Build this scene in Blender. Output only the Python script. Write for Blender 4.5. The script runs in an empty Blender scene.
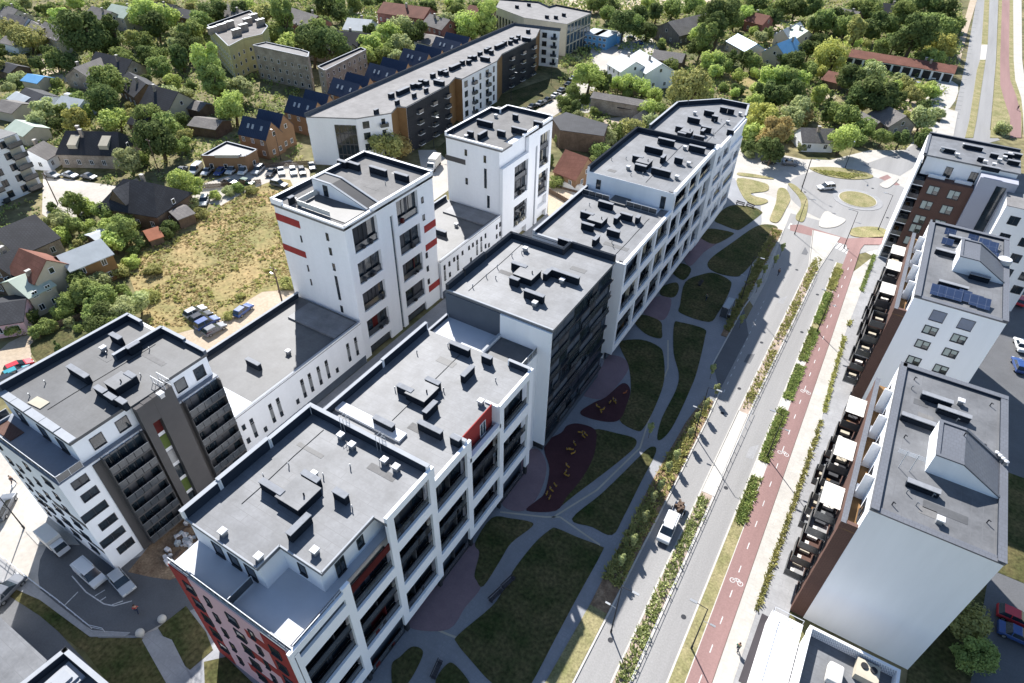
import bpy, bmesh, math, random
from mathutils import Vector, Matrix, noise
random.seed(7)
PI=math.pi; R_=math.radians
sc=bpy.context.scene; COL=sc.collection
# ------------------------------------------------------------------ camera model (u = across the street grid, v = along the avenue)
FPX=640.0; PIT=R_(39.514); ROL=R_(1.272); YAW=R_(30.514); HC=75.0
_F=Vector((0,math.cos(PIT),-math.sin(PIT))); _R=Vector((1,0,0)); _U=_R.cross(_F)
_R,_U=math.cos(ROL)*_R+math.sin(ROL)*_U, math.cos(ROL)*_U-math.sin(ROL)*_R
_M=Matrix(((math.cos(YAW),-math.sin(YAW),0),(math.sin(YAW),math.cos(YAW),0),(0,0,1)))
CR,CU,CF=_M@_R,_M@_U,_M@_F
def P(x,y,z=0.0):
    d=CR*((x-512)/FPX)-CU*((y-341.5)/FPX)+CF
    t=(z-HC)/d.z
    return (d.x*t,d.y*t)
def depth(u,v,z): return Vector((u,v,z-HC)).dot(CF)
cam=bpy.data.cameras.new('camera'); co=bpy.data.objects.new('camera',cam); COL.objects.link(co)
co.matrix_world=Matrix(((CR.x,CU.x,-CF.x,0),(CR.y,CU.y,-CF.y,0),(CR.z,CU.z,-CF.z,HC),(0,0,0,1)))
cam.sensor_width=36; cam.lens=FPX/1024*36; cam.clip_end=6000; cam.clip_start=0.5
sc.camera=co
# ------------------------------------------------------------------ light
w=bpy.data.worlds.new('World'); sc.world=w; w.use_nodes=True
nt=w.node_tree; bg=nt.nodes['Background']; sky=nt.nodes.new('ShaderNodeTexSky'); sky.sky_type='NISHITA'
sky.sun_disc=False; sky.sun_elevation=R_(39.9); sky.sun_rotation=R_(360-46.5); sky.altitude=100; sky.dust_density=0.3; sky.ozone_density=1.6
nt.links.new(sky.outputs[0],bg.inputs[0]); bg.inputs[1].default_value=0.082
sl=bpy.data.lights.new('sun','SUN'); sl.energy=5.0; sl.angle=R_(0.5); sl.color=(1,0.965,0.92)
so=bpy.data.objects.new('sun',sl); COL.objects.link(so)
sd=Vector((0.725,-0.689,-0.836)).normalized()
so.rotation_euler=sd.to_track_quat('-Z','Y').to_euler(); so.location=(0,0,200)
sc.view_settings.view_transform='Standard'; sc.view_settings.look='None'; sc.view_settings.gamma=1
sc.view_settings.use_curve_mapping=False; sc.view_settings.exposure=1.1
# ------------------------------------------------------------------ materials
def mat(name,c,rough=0.8,var=0.12,scale=0.6,c2=None,bump=0.0,spec=0.12,metal=0.0,objrand=0.0,fine=0.0,streak=False,scale2=None):
    m=bpy.data.materials.new(name); m.use_nodes=True; n=m.node_tree; b=n.nodes['Principled BSDF']
    b.inputs['Roughness'].default_value=rough; b.inputs['Metallic'].default_value=metal
    b.inputs['Specular IOR Level'].default_value=spec
    if c2 is None:
        lo=tuple(max(0,x*(1-var)) for x in c); hi=tuple(min(1,x*(1+var*0.6)) for x in c)
    else: lo,hi=c,c2
    g=n.nodes.new('ShaderNodeNewGeometry'); t=n.nodes.new('ShaderNodeTexNoise'); t.inputs['Scale'].default_value=scale
    t.inputs['Detail'].default_value=6; t.inputs['Roughness'].default_value=0.65
    if streak:
        mp=n.nodes.new('ShaderNodeMapping'); mp.inputs['Scale'].default_value=(1,1,0.15) if streak=='v' else (1,0.06,1)
        n.links.new(g.outputs['Position'],mp.inputs[0]); n.links.new(mp.outputs[0],t.inputs['Vector'])
    else: n.links.new(g.outputs['Position'],t.inputs['Vector'])
    r=n.nodes.new('ShaderNodeValToRGB'); r.color_ramp.elements[0].position=0.33; r.color_ramp.elements[1].position=0.67
    r.color_ramp.elements[0].color=(*lo,1); r.color_ramp.elements[1].color=(*hi,1)
    n.links.new(t.outputs[0],r.inputs[0]); out=r.outputs[0]
    if fine:
        t2=n.nodes.new('ShaderNodeTexNoise'); t2.inputs['Scale'].default_value=scale2 or scale*9; t2.inputs['Detail'].default_value=4
        n.links.new(g.outputs['Position'],t2.inputs['Vector'])
        mr=n.nodes.new('ShaderNodeMapRange'); mr.inputs[1].default_value=0.3; mr.inputs[2].default_value=0.7
        mr.inputs[3].default_value=1-fine; mr.inputs[4].default_value=1+fine
        n.links.new(t2.outputs[0],mr.inputs[0])
        mx=n.nodes.new('ShaderNodeVectorMath'); mx.operation='SCALE'
        n.links.new(out,mx.inputs[0]); n.links.new(mr.outputs[0],mx.inputs['Scale']); out=mx.outputs[0]
    if objrand:
        oi=n.nodes.new('ShaderNodeObjectInfo'); hs=n.nodes.new('ShaderNodeHueSaturation')
        mr=n.nodes.new('ShaderNodeMapRange'); mr.inputs[3].default_value=1-objrand; mr.inputs[4].default_value=1+objrand
        n.links.new(oi.outputs['Random'],mr.inputs[0]); n.links.new(mr.outputs[0],hs.inputs['Value'])
        mr2=n.nodes.new('ShaderNodeMapRange'); mr2.inputs[3].default_value=0.5-objrand*0.07; mr2.inputs[4].default_value=0.5+objrand*0.05
        n.links.new(oi.outputs['Random'],mr2.inputs[0]); n.links.new(mr2.outputs[0],hs.inputs['Hue'])
        n.links.new(out,hs.inputs['Color']); out=hs.outputs[0]
    n.links.new(out,b.inputs['Base Color'])
    if bump:
        bp=n.nodes.new('ShaderNodeBump'); bp.inputs['Strength'].default_value=bump; bp.inputs['Distance'].default_value=0.1
        t3=n.nodes.new('ShaderNodeTexNoise'); t3.inputs['Scale'].default_value=scale*6; n.links.new(g.outputs['Position'],t3.inputs['Vector'])
        n.links.new(t3.outputs[0],bp.inputs['Height']); n.links.new(bp.outputs[0],b.inputs['Normal'])
    return m
def lines_mat(name,c,line,sx,sy,lw=0.04,rough=0.8,var=0.1,axis='xy',off=0.5,rot=0.0,spec=0.12):
    """base colour with the joints of sheets, tiles or boards"""
    m=mat(name,c,rough,var,scale=0.35,fine=0.07,scale2=3.0,spec=spec); n=m.node_tree; b=n.nodes['Principled BSDF']
    src=b.inputs['Base Color'].links[0].from_socket
    g=n.nodes.new('ShaderNodeNewGeometry'); mp=n.nodes.new('ShaderNodeMapping')
    if axis=='yz': mp.inputs['Rotation'].default_value=(0,PI/2,PI/2) if False else (0,0,0)
    br=n.nodes.new('ShaderNodeTexBrick'); br.inputs['Scale'].default_value=1; br.inputs['Mortar Size'].default_value=lw
    br.inputs['Brick Width'].default_value=sx; br.inputs['Row Height'].default_value=sy; br.offset=off
    if axis=='xy':
        mp.inputs['Rotation'].default_value=(0,0,rot); n.links.new(g.outputs['Position'],mp.inputs[0]); n.links.new(mp.outputs[0],br.inputs[0])
    else:
        sp=n.nodes.new('ShaderNodeSeparateXYZ'); cb=n.nodes.new('ShaderNodeCombineXYZ'); ad=n.nodes.new('ShaderNodeMath'); ad.operation='ADD'
        n.links.new(g.outputs['Position'],sp.inputs[0]); n.links.new(sp.outputs[0],ad.inputs[0]); n.links.new(sp.outputs[1],ad.inputs[1])
        n.links.new(ad.outputs[0],cb.inputs[0]); n.links.new(sp.outputs[2],cb.inputs[1]); n.links.new(cb.outputs[0],br.inputs[0])
    mx=n.nodes.new('ShaderNodeMix'); mx.data_type='RGBA'
    n.links.new(br.outputs['Fac'],mx.inputs[0]); n.links.new(src,mx.inputs[6]); mx.inputs[7].default_value=(*line,1)
    n.links.new(mx.outputs[2],b.inputs['Base Color'])
    return m
def glassmat(name,c=(0.02,0.03,0.04),rough=0.08):
    m=mat(name,c,rough,0.5,scale=0.5,spec=0.8); return m
M={}
M['white']=mat('white_render',(0.80,0.80,0.81),0.85,0.05,scale=0.25,streak='v',fine=0.02)
M['offwhite']=mat('offwhite_render',(0.78,0.80,0.83),0.85,0.07,scale=0.3,streak='v')
M['lilac']=mat('pinkish_render',(0.60,0.40,0.44),0.85,0.08,scale=0.3)
M['red']=mat('red_render',(0.30,0.045,0.042),0.8,0.12,scale=0.4)
M['gravel']=mat('pinkish_planting_soil',(0.36,0.29,0.24),0.95,0.25,scale=0.8,fine=0.2)
M['shadewhite']=mat('shade_tinted_white_render',(0.85,0.86,0.885),0.85,0.05,scale=0.3,streak='v')  # white render with the bluish tone of shaded walls put into its colour
M['darkred']=mat('dark_red_panel',(0.085,0.012,0.012),0.6,0.3,scale=0.5)
M['grey_lilac']=mat('grey_render',(0.344,0.353,0.410),0.85,0.05,scale=0.2)
M['membrane']=lines_mat('roof_membrane',(0.155,0.160,0.170),(0.128,0.131,0.138),9.0,1.0,0.03,0.6,0.28,rot=0.0,spec=0.38)
M['membrane_v']=lines_mat('roof_membrane_v',(0.150,0.155,0.165),(0.120,0.122,0.128),9.0,1.0,0.03,0.6,0.28,rot=PI/2,spec=0.4)
M['membrane_pale']=lines_mat('roof_membrane_pale',(0.21,0.204,0.202),(0.195,0.189,0.187),9.0,1.0,0.03,0.8,0.2,rot=PI/2,spec=0.12)
M['membrane_tower']=lines_mat('roof_membrane_tower',(0.165,0.162,0.16),(0.15,0.147,0.145),9.0,1.0,0.03,0.8,0.2,rot=PI/2,spec=0.12)
M['membrane_dark']=lines_mat('roof_membrane_dark',(0.083,0.085,0.089),(0.075,0.077,0.081),9.0,1.0,0.03,0.6,0.28,rot=0.0,spec=0.45)
M['deckwhite']=mat('white_terrace_membrane',(0.508,0.525,0.558),0.7,0.06,scale=0.3)
M['deckgrey']=mat('grey_terrace_membrane',(0.16,0.18,0.22),0.6,0.08,scale=0.4,fine=0.05,spec=0.7)
M['charcoal']=mat('charcoal_cladding',(0.037,0.039,0.045),0.6,0.15,scale=0.5)
M['bronze']=mat('bronze_grey_cladding',(0.086,0.082,0.082),0.7,0.1,scale=0.4)
M['slate_wall']=mat('blue_grey_wall',(0.082,0.098,0.123),0.7,0.1,scale=0.5)
M['coping']=mat('pale_metal_coping',(0.328,0.344,0.369),0.8,0.08,scale=0.8)
M['copdark']=lines_mat('slate_tile_coping',(0.107,0.115,0.135),(0.09,0.095,0.11),0.5,0.5,0.04,0.6,0.12,spec=0.6)
M['membrane_mid']=lines_mat('roof_membrane_mid',(0.132,0.135,0.142),(0.121,0.123,0.129),9.0,1.0,0.03,0.6,0.28,rot=PI/2,spec=0.4)
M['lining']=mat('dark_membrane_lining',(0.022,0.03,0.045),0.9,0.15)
M['chim']=mat('vent_housing',(0.016,0.021,0.03),0.9,0.2,scale=1.5,spec=0.05)
M['chimcap']=mat('vent_cap',(0.23,0.24,0.26),0.8,0.15,scale=1.5)
M['ventw']=mat('white_vent_box',(0.55,0.55,0.56),0.4,0.05,scale=1.5)
M['brown']=lines_mat('brown_brick',(0.125,0.075,0.062),(0.10,0.06,0.05),0.5,0.25,0.03,0.85,0.15,axis='w')
M['brownpanel']=mat('ochre_brown_panel',(0.22,0.13,0.06),0.7,0.15,scale=0.6)
M['housebrown']=lines_mat('tan_timber_cladding',(0.246,0.152,0.090),(0.2,0.12,0.07),30,0.3,0.04,0.8,0.15,axis='w')
M['glass']=glassmat('dark_glass'); M['glassb']=glassmat('blue_glass',(0.05,0.08,0.11),0.1)
M['glassrail']=mat('grey_glass_railing',(0.055,0.062,0.07),0.12,0.25,scale=0.5,spec=0.8)
M['frame']=mat('window_frame',(0.05,0.05,0.055),0.5,0.1)
M['wframe']=mat('white_window_frame',(0.75,0.75,0.75),0.5,0.05)
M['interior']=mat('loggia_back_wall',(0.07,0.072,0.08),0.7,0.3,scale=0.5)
M['steel']=mat('galvanised_steel',(0.35,0.36,0.37),0.4,0.1,metal=0.6)
M['blackm']=mat('black_metal',(0.03,0.031,0.034),0.45,0.3)
M['balcglass']=mat('smoked_balcony_glass',(0.06,0.065,0.07),0.25,0.4,scale=0.8,spec=0.5)
M['rail']=mat('pale_railing',(0.55,0.57,0.6),0.4,0.05,metal=0.3)
M['canvas']=mat('white_canvas',(0.66,0.63,0.58),0.8,0.05)
M['asphalt']=mat('asphalt',(0.25,0.245,0.24),0.65,0.15,scale=0.25,fine=0.10,scale2=5,streak='h',spec=0.35)
M['asphalt_new']=mat('dark_asphalt',(0.10,0.102,0.108),0.65,0.14,scale=0.3,fine=0.1,scale2=5,spec=0.4)
M['paint']=mat('road_paint',(0.55,0.55,0.54),0.7,0.3,scale=2)
M['paving']=lines_mat('pale_concrete_paving',(0.43,0.41,0.375),(0.37,0.355,0.33),2.4,1.2,0.03,0.85,0.12)
M['pavegrey']=lines_mat('grey_concrete_paving',(0.29,0.29,0.295),(0.25,0.25,0.255),2.0,1.0,0.03,0.85,0.13)
M['pathpave']=lines_mat('path_paving',(0.235,0.24,0.255),(0.215,0.22,0.235),0.6,0.6,0.04,0.6,0.14,spec=0.4)
M['kerb']=mat('pale_kerb_stone',(0.476,0.459,0.426),0.8,0.1,scale=1)
M['bike']=mat('red_cycle_track',(0.25,0.158,0.148),0.85,0.16,scale=0.3,fine=0.08,scale2=5,streak='h')
M['pinkpave']=mat('mauve_paving',(0.230,0.164,0.176),0.85,0.1,scale=0.5,fine=0.06)
M['rubber']=mat('maroon_play_surface',(0.074,0.033,0.037),0.9,0.12,scale=0.6,fine=0.1)
M['grass']=mat('lawn_grass',(0.030,0.046,0.013),0.95,c2=(0.115,0.095,0.045),scale=0.18,fine=0.45,scale2=2.2,bump=0.5)
M['drygrass']=mat('dry_verge_grass',(0.165,0.165,0.07),0.95,c2=(0.29,0.25,0.14),scale=0.3,fine=0.3,scale2=4,bump=0.5)
M['field']=mat('dry_field_ground',(0.33,0.24,0.12),0.95,c2=(0.16,0.165,0.065),scale=0.10,fine=0.3,scale2=1.2,bump=0.6)
M['dirt']=mat('sandy_dirt',(0.410,0.344,0.271),0.95,c2=(0.36,0.29,0.21),scale=0.15,fine=0.12,scale2=2.0,bump=0.4)
M['soil']=mat('brown_soil',(0.164,0.107,0.070),0.95,c2=(0.32,0.23,0.15),scale=0.6,fine=0.25,scale2=4,bump=0.8)
M['ground']=mat('garden_ground',(0.057,0.070,0.025),0.95,c2=(0.24,0.20,0.11),scale=0.06,fine=0.35,scale2=0.5,bump=0.5)
M['street']=mat('dusty_street',(0.42,0.39,0.35),0.9,0.15,scale=0.1,fine=0.08,scale2=1.5)
M['sand']=mat('sandy_lot',(0.492,0.410,0.312),0.95,0.15,scale=0.05,fine=0.1)
M['slate']=lines_mat('dark_slate_roof',(0.041,0.043,0.049),(0.03,0.03,0.035),0.6,0.5,0.05,0.7,0.3)
M['greyroof']=lines_mat('grey_sheet_roof',(0.164,0.152,0.143),(0.12,0.11,0.11),1.2,0.9,0.05,0.8,0.25)
M['navyroof']=lines_mat('navy_standing_seam',(0.028,0.042,0.078),(0.018,0.028,0.05),40,0.6,0.05,0.5,0.12,rot=PI/2)
M['redroof']=lines_mat('rust_brown_roof',(0.180,0.082,0.061),(0.15,0.07,0.05),1.2,0.8,0.05,0.85,0.25)
M['metalroof']=mat('bright_metal_roof',(0.37,0.40,0.42),0.6,0.12,scale=0.4)
M['blueroof']=mat('blue_metal_roof',(0.12,0.30,0.52),0.4,0.1,scale=0.4)
M['greenroof']=mat('pale_green_roof',(0.369,0.426,0.361),0.6,0.1,scale=0.4)
M['orange']=mat('terracotta_roof',(0.42,0.17,0.10),0.8,0.15,scale=0.6)
M['cream']=mat('cream_wall',(0.451,0.410,0.328),0.85,0.12,scale=0.3)
M['brickold']=mat('weathered_brick',(0.230,0.189,0.156),0.9,c2=(0.42,0.36,0.30),scale=0.35,fine=0.2)
M['brickred']=mat('red_brick',(0.28,0.13,0.11),0.9,0.2,scale=0.4,fine=0.15)
M['wood']=mat('old_timber_wall',(0.14,0.10,0.075),0.9,0.3,scale=0.5,fine=0.15)
M['yellow']=mat('yellow_wall',(0.50,0.45,0.22),0.85,0.15,scale=0.4)
M['solar']=lines_mat('solar_cells',(0.025,0.04,0.085),(0.10,0.12,0.17),1.0,1.6,0.02,0.2,0.1,off=0.0,spec=0.5)
M['blind']=mat('pale_blind',(0.42,0.47,0.44),0.6,0.1,scale=1)
M['greyblind']=mat('grey_blue_blind',(0.22,0.24,0.30),0.6,0.1,scale=1)
M['bark']=mat('bark',(0.11,0.085,0.06),0.9,0.3,scale=3)
def leafmat(name,a,b,r=0.16):
    m=mat(name,a,0.85,c2=b,scale=0.9,objrand=r,spec=0.04); n=m.node_tree; bs=n.nodes['Principled BSDF']; src=bs.inputs['Base Color'].links[0].from_socket
    tl=n.nodes.new('ShaderNodeBsdfTranslucent'); mx=n.nodes.new('ShaderNodeMixShader'); mx.inputs[0].default_value=0.3
    n.links.new(src,tl.inputs[0]); n.links.new(bs.outputs[0],mx.inputs[1]); n.links.new(tl.outputs[0],mx.inputs[2]); n.links.new(mx.outputs[0],n.nodes['Material Output'].inputs[0]); return m
M['leaf_dark']=leafmat('dark_leaves',(0.085,0.119,0.044),(0.182,0.230,0.079))
M['leaf_mid']=leafmat('mid_green_leaves',(0.172,0.226,0.074),(0.351,0.417,0.136))
M['leaf_bright']=leafmat('bright_green_leaves',(0.336,0.431,0.123),(0.584,0.680,0.209))
M['leaf_olive']=leafmat('olive_leaves',(0.255,0.267,0.095),(0.494,0.475,0.180))
M['leaf_grey']=leafmat('grey_green_leaves',(0.295,0.335,0.152),(0.547,0.584,0.279))
M['leaf_rust']=leafmat('rusty_leaves',(0.296,0.215,0.090),(0.510,0.402,0.170))
M['leaf_yel']=leafmat('yellow_green_leaves',(0.375,0.386,0.110),(0.580,0.559,0.174))
M['straw']=leafmat('straw_tufts',(0.40,0.30,0.14),(0.52,0.43,0.24),0)
M['carwhite']=mat('white_car_paint',(0.62,0.63,0.64),0.3,0.03,spec=0.5); M['cargrey']=mat('grey_car_paint',(0.13,0.14,0.16),0.25,0.1,spec=0.5)
M['carsilver']=mat('silver_car_paint',(0.42,0.44,0.46),0.25,0.05,spec=0.6,metal=0.3); M['carblack']=mat('black_car_paint',(0.018,0.02,0.025),0.2,0.1,spec=0.7)
M['carblue']=mat('blue_car_paint',(0.03,0.07,0.22),0.25,0.1,spec=0.6); M['carred']=mat('red_car_paint',(0.50,0.03,0.04),0.25,0.1,spec=0.6)
M['cargreen']=mat('dark_green_car_paint',(0.02,0.09,0.05),0.25,0.1,spec=0.6); M['carteal']=mat('teal_car_paint',(0.04,0.25,0.30),0.25,0.1,spec=0.6)
M['tyre']=mat('tyre_rubber',(0.02,0.02,0.02),0.8,0.1)
M['lampglass']=mat('headlight_glass',(0.6,0.6,0.58),0.2,0.05,spec=0.8)
M['skin']=mat('skin',(0.45,0.28,0.2),0.6,0.05); M['hair']=mat('hair',(0.05,0.03,0.02),0.6,0.1)
M['shirtr']=mat('red_shirt',(0.45,0.05,0.05),0.8,0.1); M['shirtg']=mat('green_shirt',(0.05,0.22,0.14),0.8,0.1); M['shirtk']=mat('black_shirt',(0.03,0.03,0.035),0.8,0.1)
M['jeans']=mat('dark_trousers',(0.03,0.04,0.07),0.8,0.1)
M['yellowtoy']=mat('yellow_plastic',(0.38,0.22,0.04),0.6,0.1); M['orangetoy']=mat('orange_plastic',(0.4,0.13,0.05),0.6,0.1)
M['bench']=mat('bench_slats',(0.05,0.045,0.05),0.7,0.1); M['rubble']=mat('rubble_bags',(0.62,0.60,0.60),0.8,0.2,scale=2)
M['greendoor']=mat('lime_panel',(0.10,0.14,0.04),0.7,0.1)
# ------------------------------------------------------------------ objects
def tag(o,label=None,cat=None,group=None,kind=None):
    if label: o['label']=label
    if cat: o['category']=cat
    if group: o['group']=group
    if kind: o['kind']=kind
    return o
def thing(name,label,cat,loc=(0,0,0),rz=0.0,group=None):
    o=bpy.data.objects.new(name,None); COL.objects.link(o); o.location=loc; o.rotation_euler=(0,0,rz); o.empty_display_size=0.5
    return tag(o,label,cat,group)
class MB:
    def __init__(s): s.v=[]; s.f=[]; s.m=[]; s.mi=0
    def quad(s,pts):
        k=len(s.v); s.v+= [tuple(p) for p in pts]; s.f.append(list(range(k,k+len(pts)))); s.m.append(s.mi)
    def box(s,x0,x1,y0,y1,z0,z1):
        if x0>x1:x0,x1=x1,x0
        if y0>y1:y0,y1=y1,y0
        k=len(s.v); s.v+=[(x0,y0,z0),(x1,y0,z0),(x1,y1,z0),(x0,y1,z0),(x0,y0,z1),(x1,y0,z1),(x1,y1,z1),(x0,y1,z1)]
        for f in ((3,2,1,0),(4,5,6,7),(0,1,5,4),(1,2,6,5),(2,3,7,6),(3,0,4,7)): s.f.append([k+i for i in f]); s.m.append(s.mi)
    def prism(s,poly,z0,z1,bottom=True,top=True):
        k=len(s.v); n=len(poly)
        a=sum(poly[i][0]*poly[(i+1)%n][1]-poly[(i+1)%n][0]*poly[i][1] for i in range(n))
        if a<0: poly=poly[::-1]
        s.v+=[(p[0],p[1],z0) for p in poly]+[(p[0],p[1],z1) for p in poly]
        if bottom: s.f.append([k+i for i in range(n)][::-1]); s.m.append(s.mi)
        if top: s.f.append([k+n+i for i in range(n)]); s.m.append(s.mi)
        for i in range(n):
            j=(i+1)%n; s.f.append([k+i,k+j,k+n+j,k+n+i]); s.m.append(s.mi)
    def hexa(s,b,t):
        """solid between bottom quad b and top quad t (3-D points, both counter-clockwise seen from above)"""
        k=len(s.v); n=len(b); s.v+=[tuple(p) for p in b]+[tuple(p) for p in t]
        s.f.append([k+i for i in range(n)][::-1]); s.f.append([k+n+i for i in range(n)]); s.m+=[s.mi]*2
        for i in range(n):
            j=(i+1)%n; s.f.append([k+i,k+j,k+n+j,k+n+i]); s.m.append(s.mi)
    def obox(s,c,ax,ay,lx,ly,z0,z1):
        ax=Vector((ax[0],ax[1])).normalized(); ay=Vector((-ax.y,ax.x)); c=Vector((c[0],c[1]))
        p=[c+ax*(sx*lx/2)+ay*(sy*ly/2) for sx,sy in((-1,-1),(1,-1),(1,1),(-1,1))]
        s.prism([(q.x,q.y) for q in p],z0,z1)
    def cyl(s,p0,p1,r0,r1=None,n=8):
        if r1 is None:r1=r0
        p0=Vector(p0);p1=Vector(p1);d=(p1-p0).normalized(); a=d.orthogonal().normalized(); b=d.cross(a); k=len(s.v)
        for p,r in((p0,r0),(p1,r1)):
            for i in range(n):
                t=2*PI*i/n; s.v.append(tuple(p+a*(r*math.cos(t))+b*(r*math.sin(t))))
        for i in range(n):
            j=(i+1)%n; s.f.append([k+i,k+j,k+n+j,k+n+i]); s.m.append(s.mi)
        s.f.append([k+i for i in range(n)][::-1]); s.f.append([k+n+i for i in range(n)]); s.m+=[s.mi]*2
    def build(s,name,mats,parent=None,smooth=False,label=None,local=False,bevel=0):
        if not s.f: return None
        off=Vector((0,0,0))
        if parent is not None and not local: off=Vector(parent.get('_o',parent.location[:]) if parent.type!='EMPTY' else parent.location)
        me=bpy.data.meshes.new(name); me.from_pydata([(x-off.x,y-off.y,z-off.z) for x,y,z in s.v],[],s.f)
        if not isinstance(mats,(list,tuple)): mats=[mats]
        for q in mats: me.materials.append(q)
        for i,p in enumerate(me.polygons): p.material_index=s.m[i]; p.use_smooth=smooth
        me.update()
        o=bpy.data.objects.new(name,me); COL.objects.link(o)
        if parent is not None:
            o.parent=parent
            if parent.type!='EMPTY' and not local: pass
            o['_o']=tuple(off)
        if bevel:
            b=o.modifiers.new('bevel','BEVEL'); b.width=bevel; b.segments=2; b.limit_method='ANGLE'
        if label:o['label']=label
        return o
def boxpart(name,m,parent,*a,**k):
    b=MB(); b.box(*a); return b.build(name,m,parent,**k)
def smooth_poly(pts,n=4):
    out=[]; N=len(pts)
    for i in range(N):
        p0,p1,p2,p3=[Vector(pts[(i+j-1)%N]) for j in range(4)]
        for k in range(n):
            t=k/n; out.append(tuple(0.5*((2*p1)+(-p0+p2)*t+(2*p0-5*p1+4*p2-p3)*t*t+(-p0+3*p1-3*p2+p3)*t**3)))
    return out
def PX(pts,z=0): return [P(x,y,z) for x,y in pts]
def sheet(name,poly,z,m,kind='structure',thick=0.0,label=None,cat=None):
    b=MB()
    n=len(poly); a=sum(poly[i][0]*poly[(i+1)%n][1]-poly[(i+1)%n][0]*poly[i][1] for i in range(n))
    if a<0: poly=poly[::-1]
    if thick: b.prism(poly,z-thick,z,bottom=False)
    else: b.quad([(p[0],p[1],z) for p in poly])
    o=b.build(name,m); tag(o,label,cat,kind=kind)
    # triangulate concave outlines properly
    bm=bmesh.new(); bm.from_mesh(o.data); bmesh.ops.triangulate(bm,faces=[f for f in bm.faces if len(f.verts)>4]); bm.to_mesh(o.data); bm.free()
    return o
def copy_thing(r,loc,rz=None,label=None,scale=None,group=None):
    c=r.copy(); COL.objects.link(c); c.location=loc
    if rz is not None: c.rotation_euler=(0,0,rz)
    if scale: c.scale=scale if isinstance(scale,(tuple,list)) else (scale,)*3
    if label: c['label']=label
    if group: c['group']=group
    for ch in r.children:
        d=ch.copy(); COL.objects.link(d); d.parent=c
        for g in ch.children:
            e=g.copy(); COL.objects.link(e); e.parent=d
    return c
def inpoly(x,y,poly):
    c=False; n=len(poly); j=n-1
    for i in range(n):
        xi,yi=poly[i];xj,yj=poly[j]
        if (yi>y)!=(yj>y) and x<(xj-xi)*(y-yi)/(yj-yi)+xi: c=not c
        j=i
    return c
# ---- facade frames
class Fac:
    """facade plane: origin o, direction r along it, outward normal n"""
    def __init__(s,o,r):
        s.o=Vector((o[0],o[1])); s.r=Vector(r).normalized(); s.n=Vector((s.r.y,-s.r.x))
    def box(s,b,a0,a1,z0,z1,d0,d1):
        p=[s.o+s.r*a+s.n*d for a,d in((a0,d1),(a1,d1),(a1,d0),(a0,d0))]
        b.prism([(q.x,q.y) for q in p],z0,z1)
def FS(v): return Fac((0,v),(1,0))       # faces -v, a = u
def FE(u): return Fac((u,0),(0,1))       # faces +u, a = v
def FW(u): return Fac((u,0),(0,-1))      # faces -u, a = -v
def window(parent,F,a0,a1,z0,z1,fm='frame',gm='glass',bar=0.07,mull=1,sill=True,name='window'):
    b=MB(); d=0.07
    F.box(b,a0,a1,z1-bar,z1,-0.05,d); F.box(b,a0,a1,z0,z0+bar,-0.05,d+(0.08 if sill else 0))
    F.box(b,a0,a0+bar,z0+bar,z1-bar,-0.05,d); F.box(b,a1-bar,a1,z0+bar,z1-bar,-0.05,d)
    for k in range(1,mull+1):
        x=a0+(a1-a0)*k/(mull+1); F.box(b,x-bar/2,x+bar/2,z0+bar,z1-bar,-0.05,d)
    w=b.build(name,M[fm],parent)
    g=MB(); F.box(g,a0+bar,a1-bar,z0+bar,z1-bar,-0.04,0.02); g.build('pane',M[gm],w)
    return w
def chimney(parent,px,py,z,kind='E',L=2.0,h=1.25,w=0.6):
    """vent housing on a roof; (px,py) its top centre"""
    u,v=P(px,py,z+h)
    if kind=='s':
        b=MB(); b.box(u-.28,u+.28,v-.28,v+.28,z,z+.55); b.mi=1; b.box(u-.36,u+.36,v-.36,v+.36,z+.55,z+.72)
        return b.build('roof_vent',[M['steel'],M['ventw']],parent)
    if kind=='B':
        b=MB(); b.box(u-L/2,u+L/2,v-L/2,v+L/2,z,z+h*0.85); b.mi=1; b.box(u-L/2-.08,u+L/2+.08,v-L/2-.08,v+L/2+.08,z+h*.85,z+h*.85+.1)
        b.mi=0; b.box(u+L*.25,u+L*.25+.12,v-.06,v+.06,z+h*.85+.1,z+h*.85+.5)
        return b.build('roof_hatch',[M['chim'],M['membrane'],M['coping']],parent)
    lu,lv=(L,w) if kind=='E' else (w,L)
    b=MB(); b.box(u-lu/2,u+lu/2,v-lv/2,v+lv/2,z,z+h-.3)
    # louvre slot and cap on short posts
    b.mi=0
    n=max(2,int(L/0.9))
    for i in range(n+1):
        t=-.5+i/n; cu=u+(t*(lu-.12) if kind=='E' else 0); cv=v+(t*(lv-.12) if kind!='E' else 0)
        b.box(cu-.06 if kind=='E' else u-lu/2+.02,cu+.06 if kind=='E' else u+lu/2-.02,cv-lv/2+.02 if kind=='E' else cv-.06,cv+lv/2-.02 if kind=='E' else cv+.06,z+h-.3,z+h-.1)
    b.mi=1; b.box(u-lu/2-.05,u+lu/2+.05,v-lv/2-.05,v+lv/2+.05,z+h-.1,z+h)
    return b.build('chimney',[M['chim'],M['chimcap']],parent)
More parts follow.
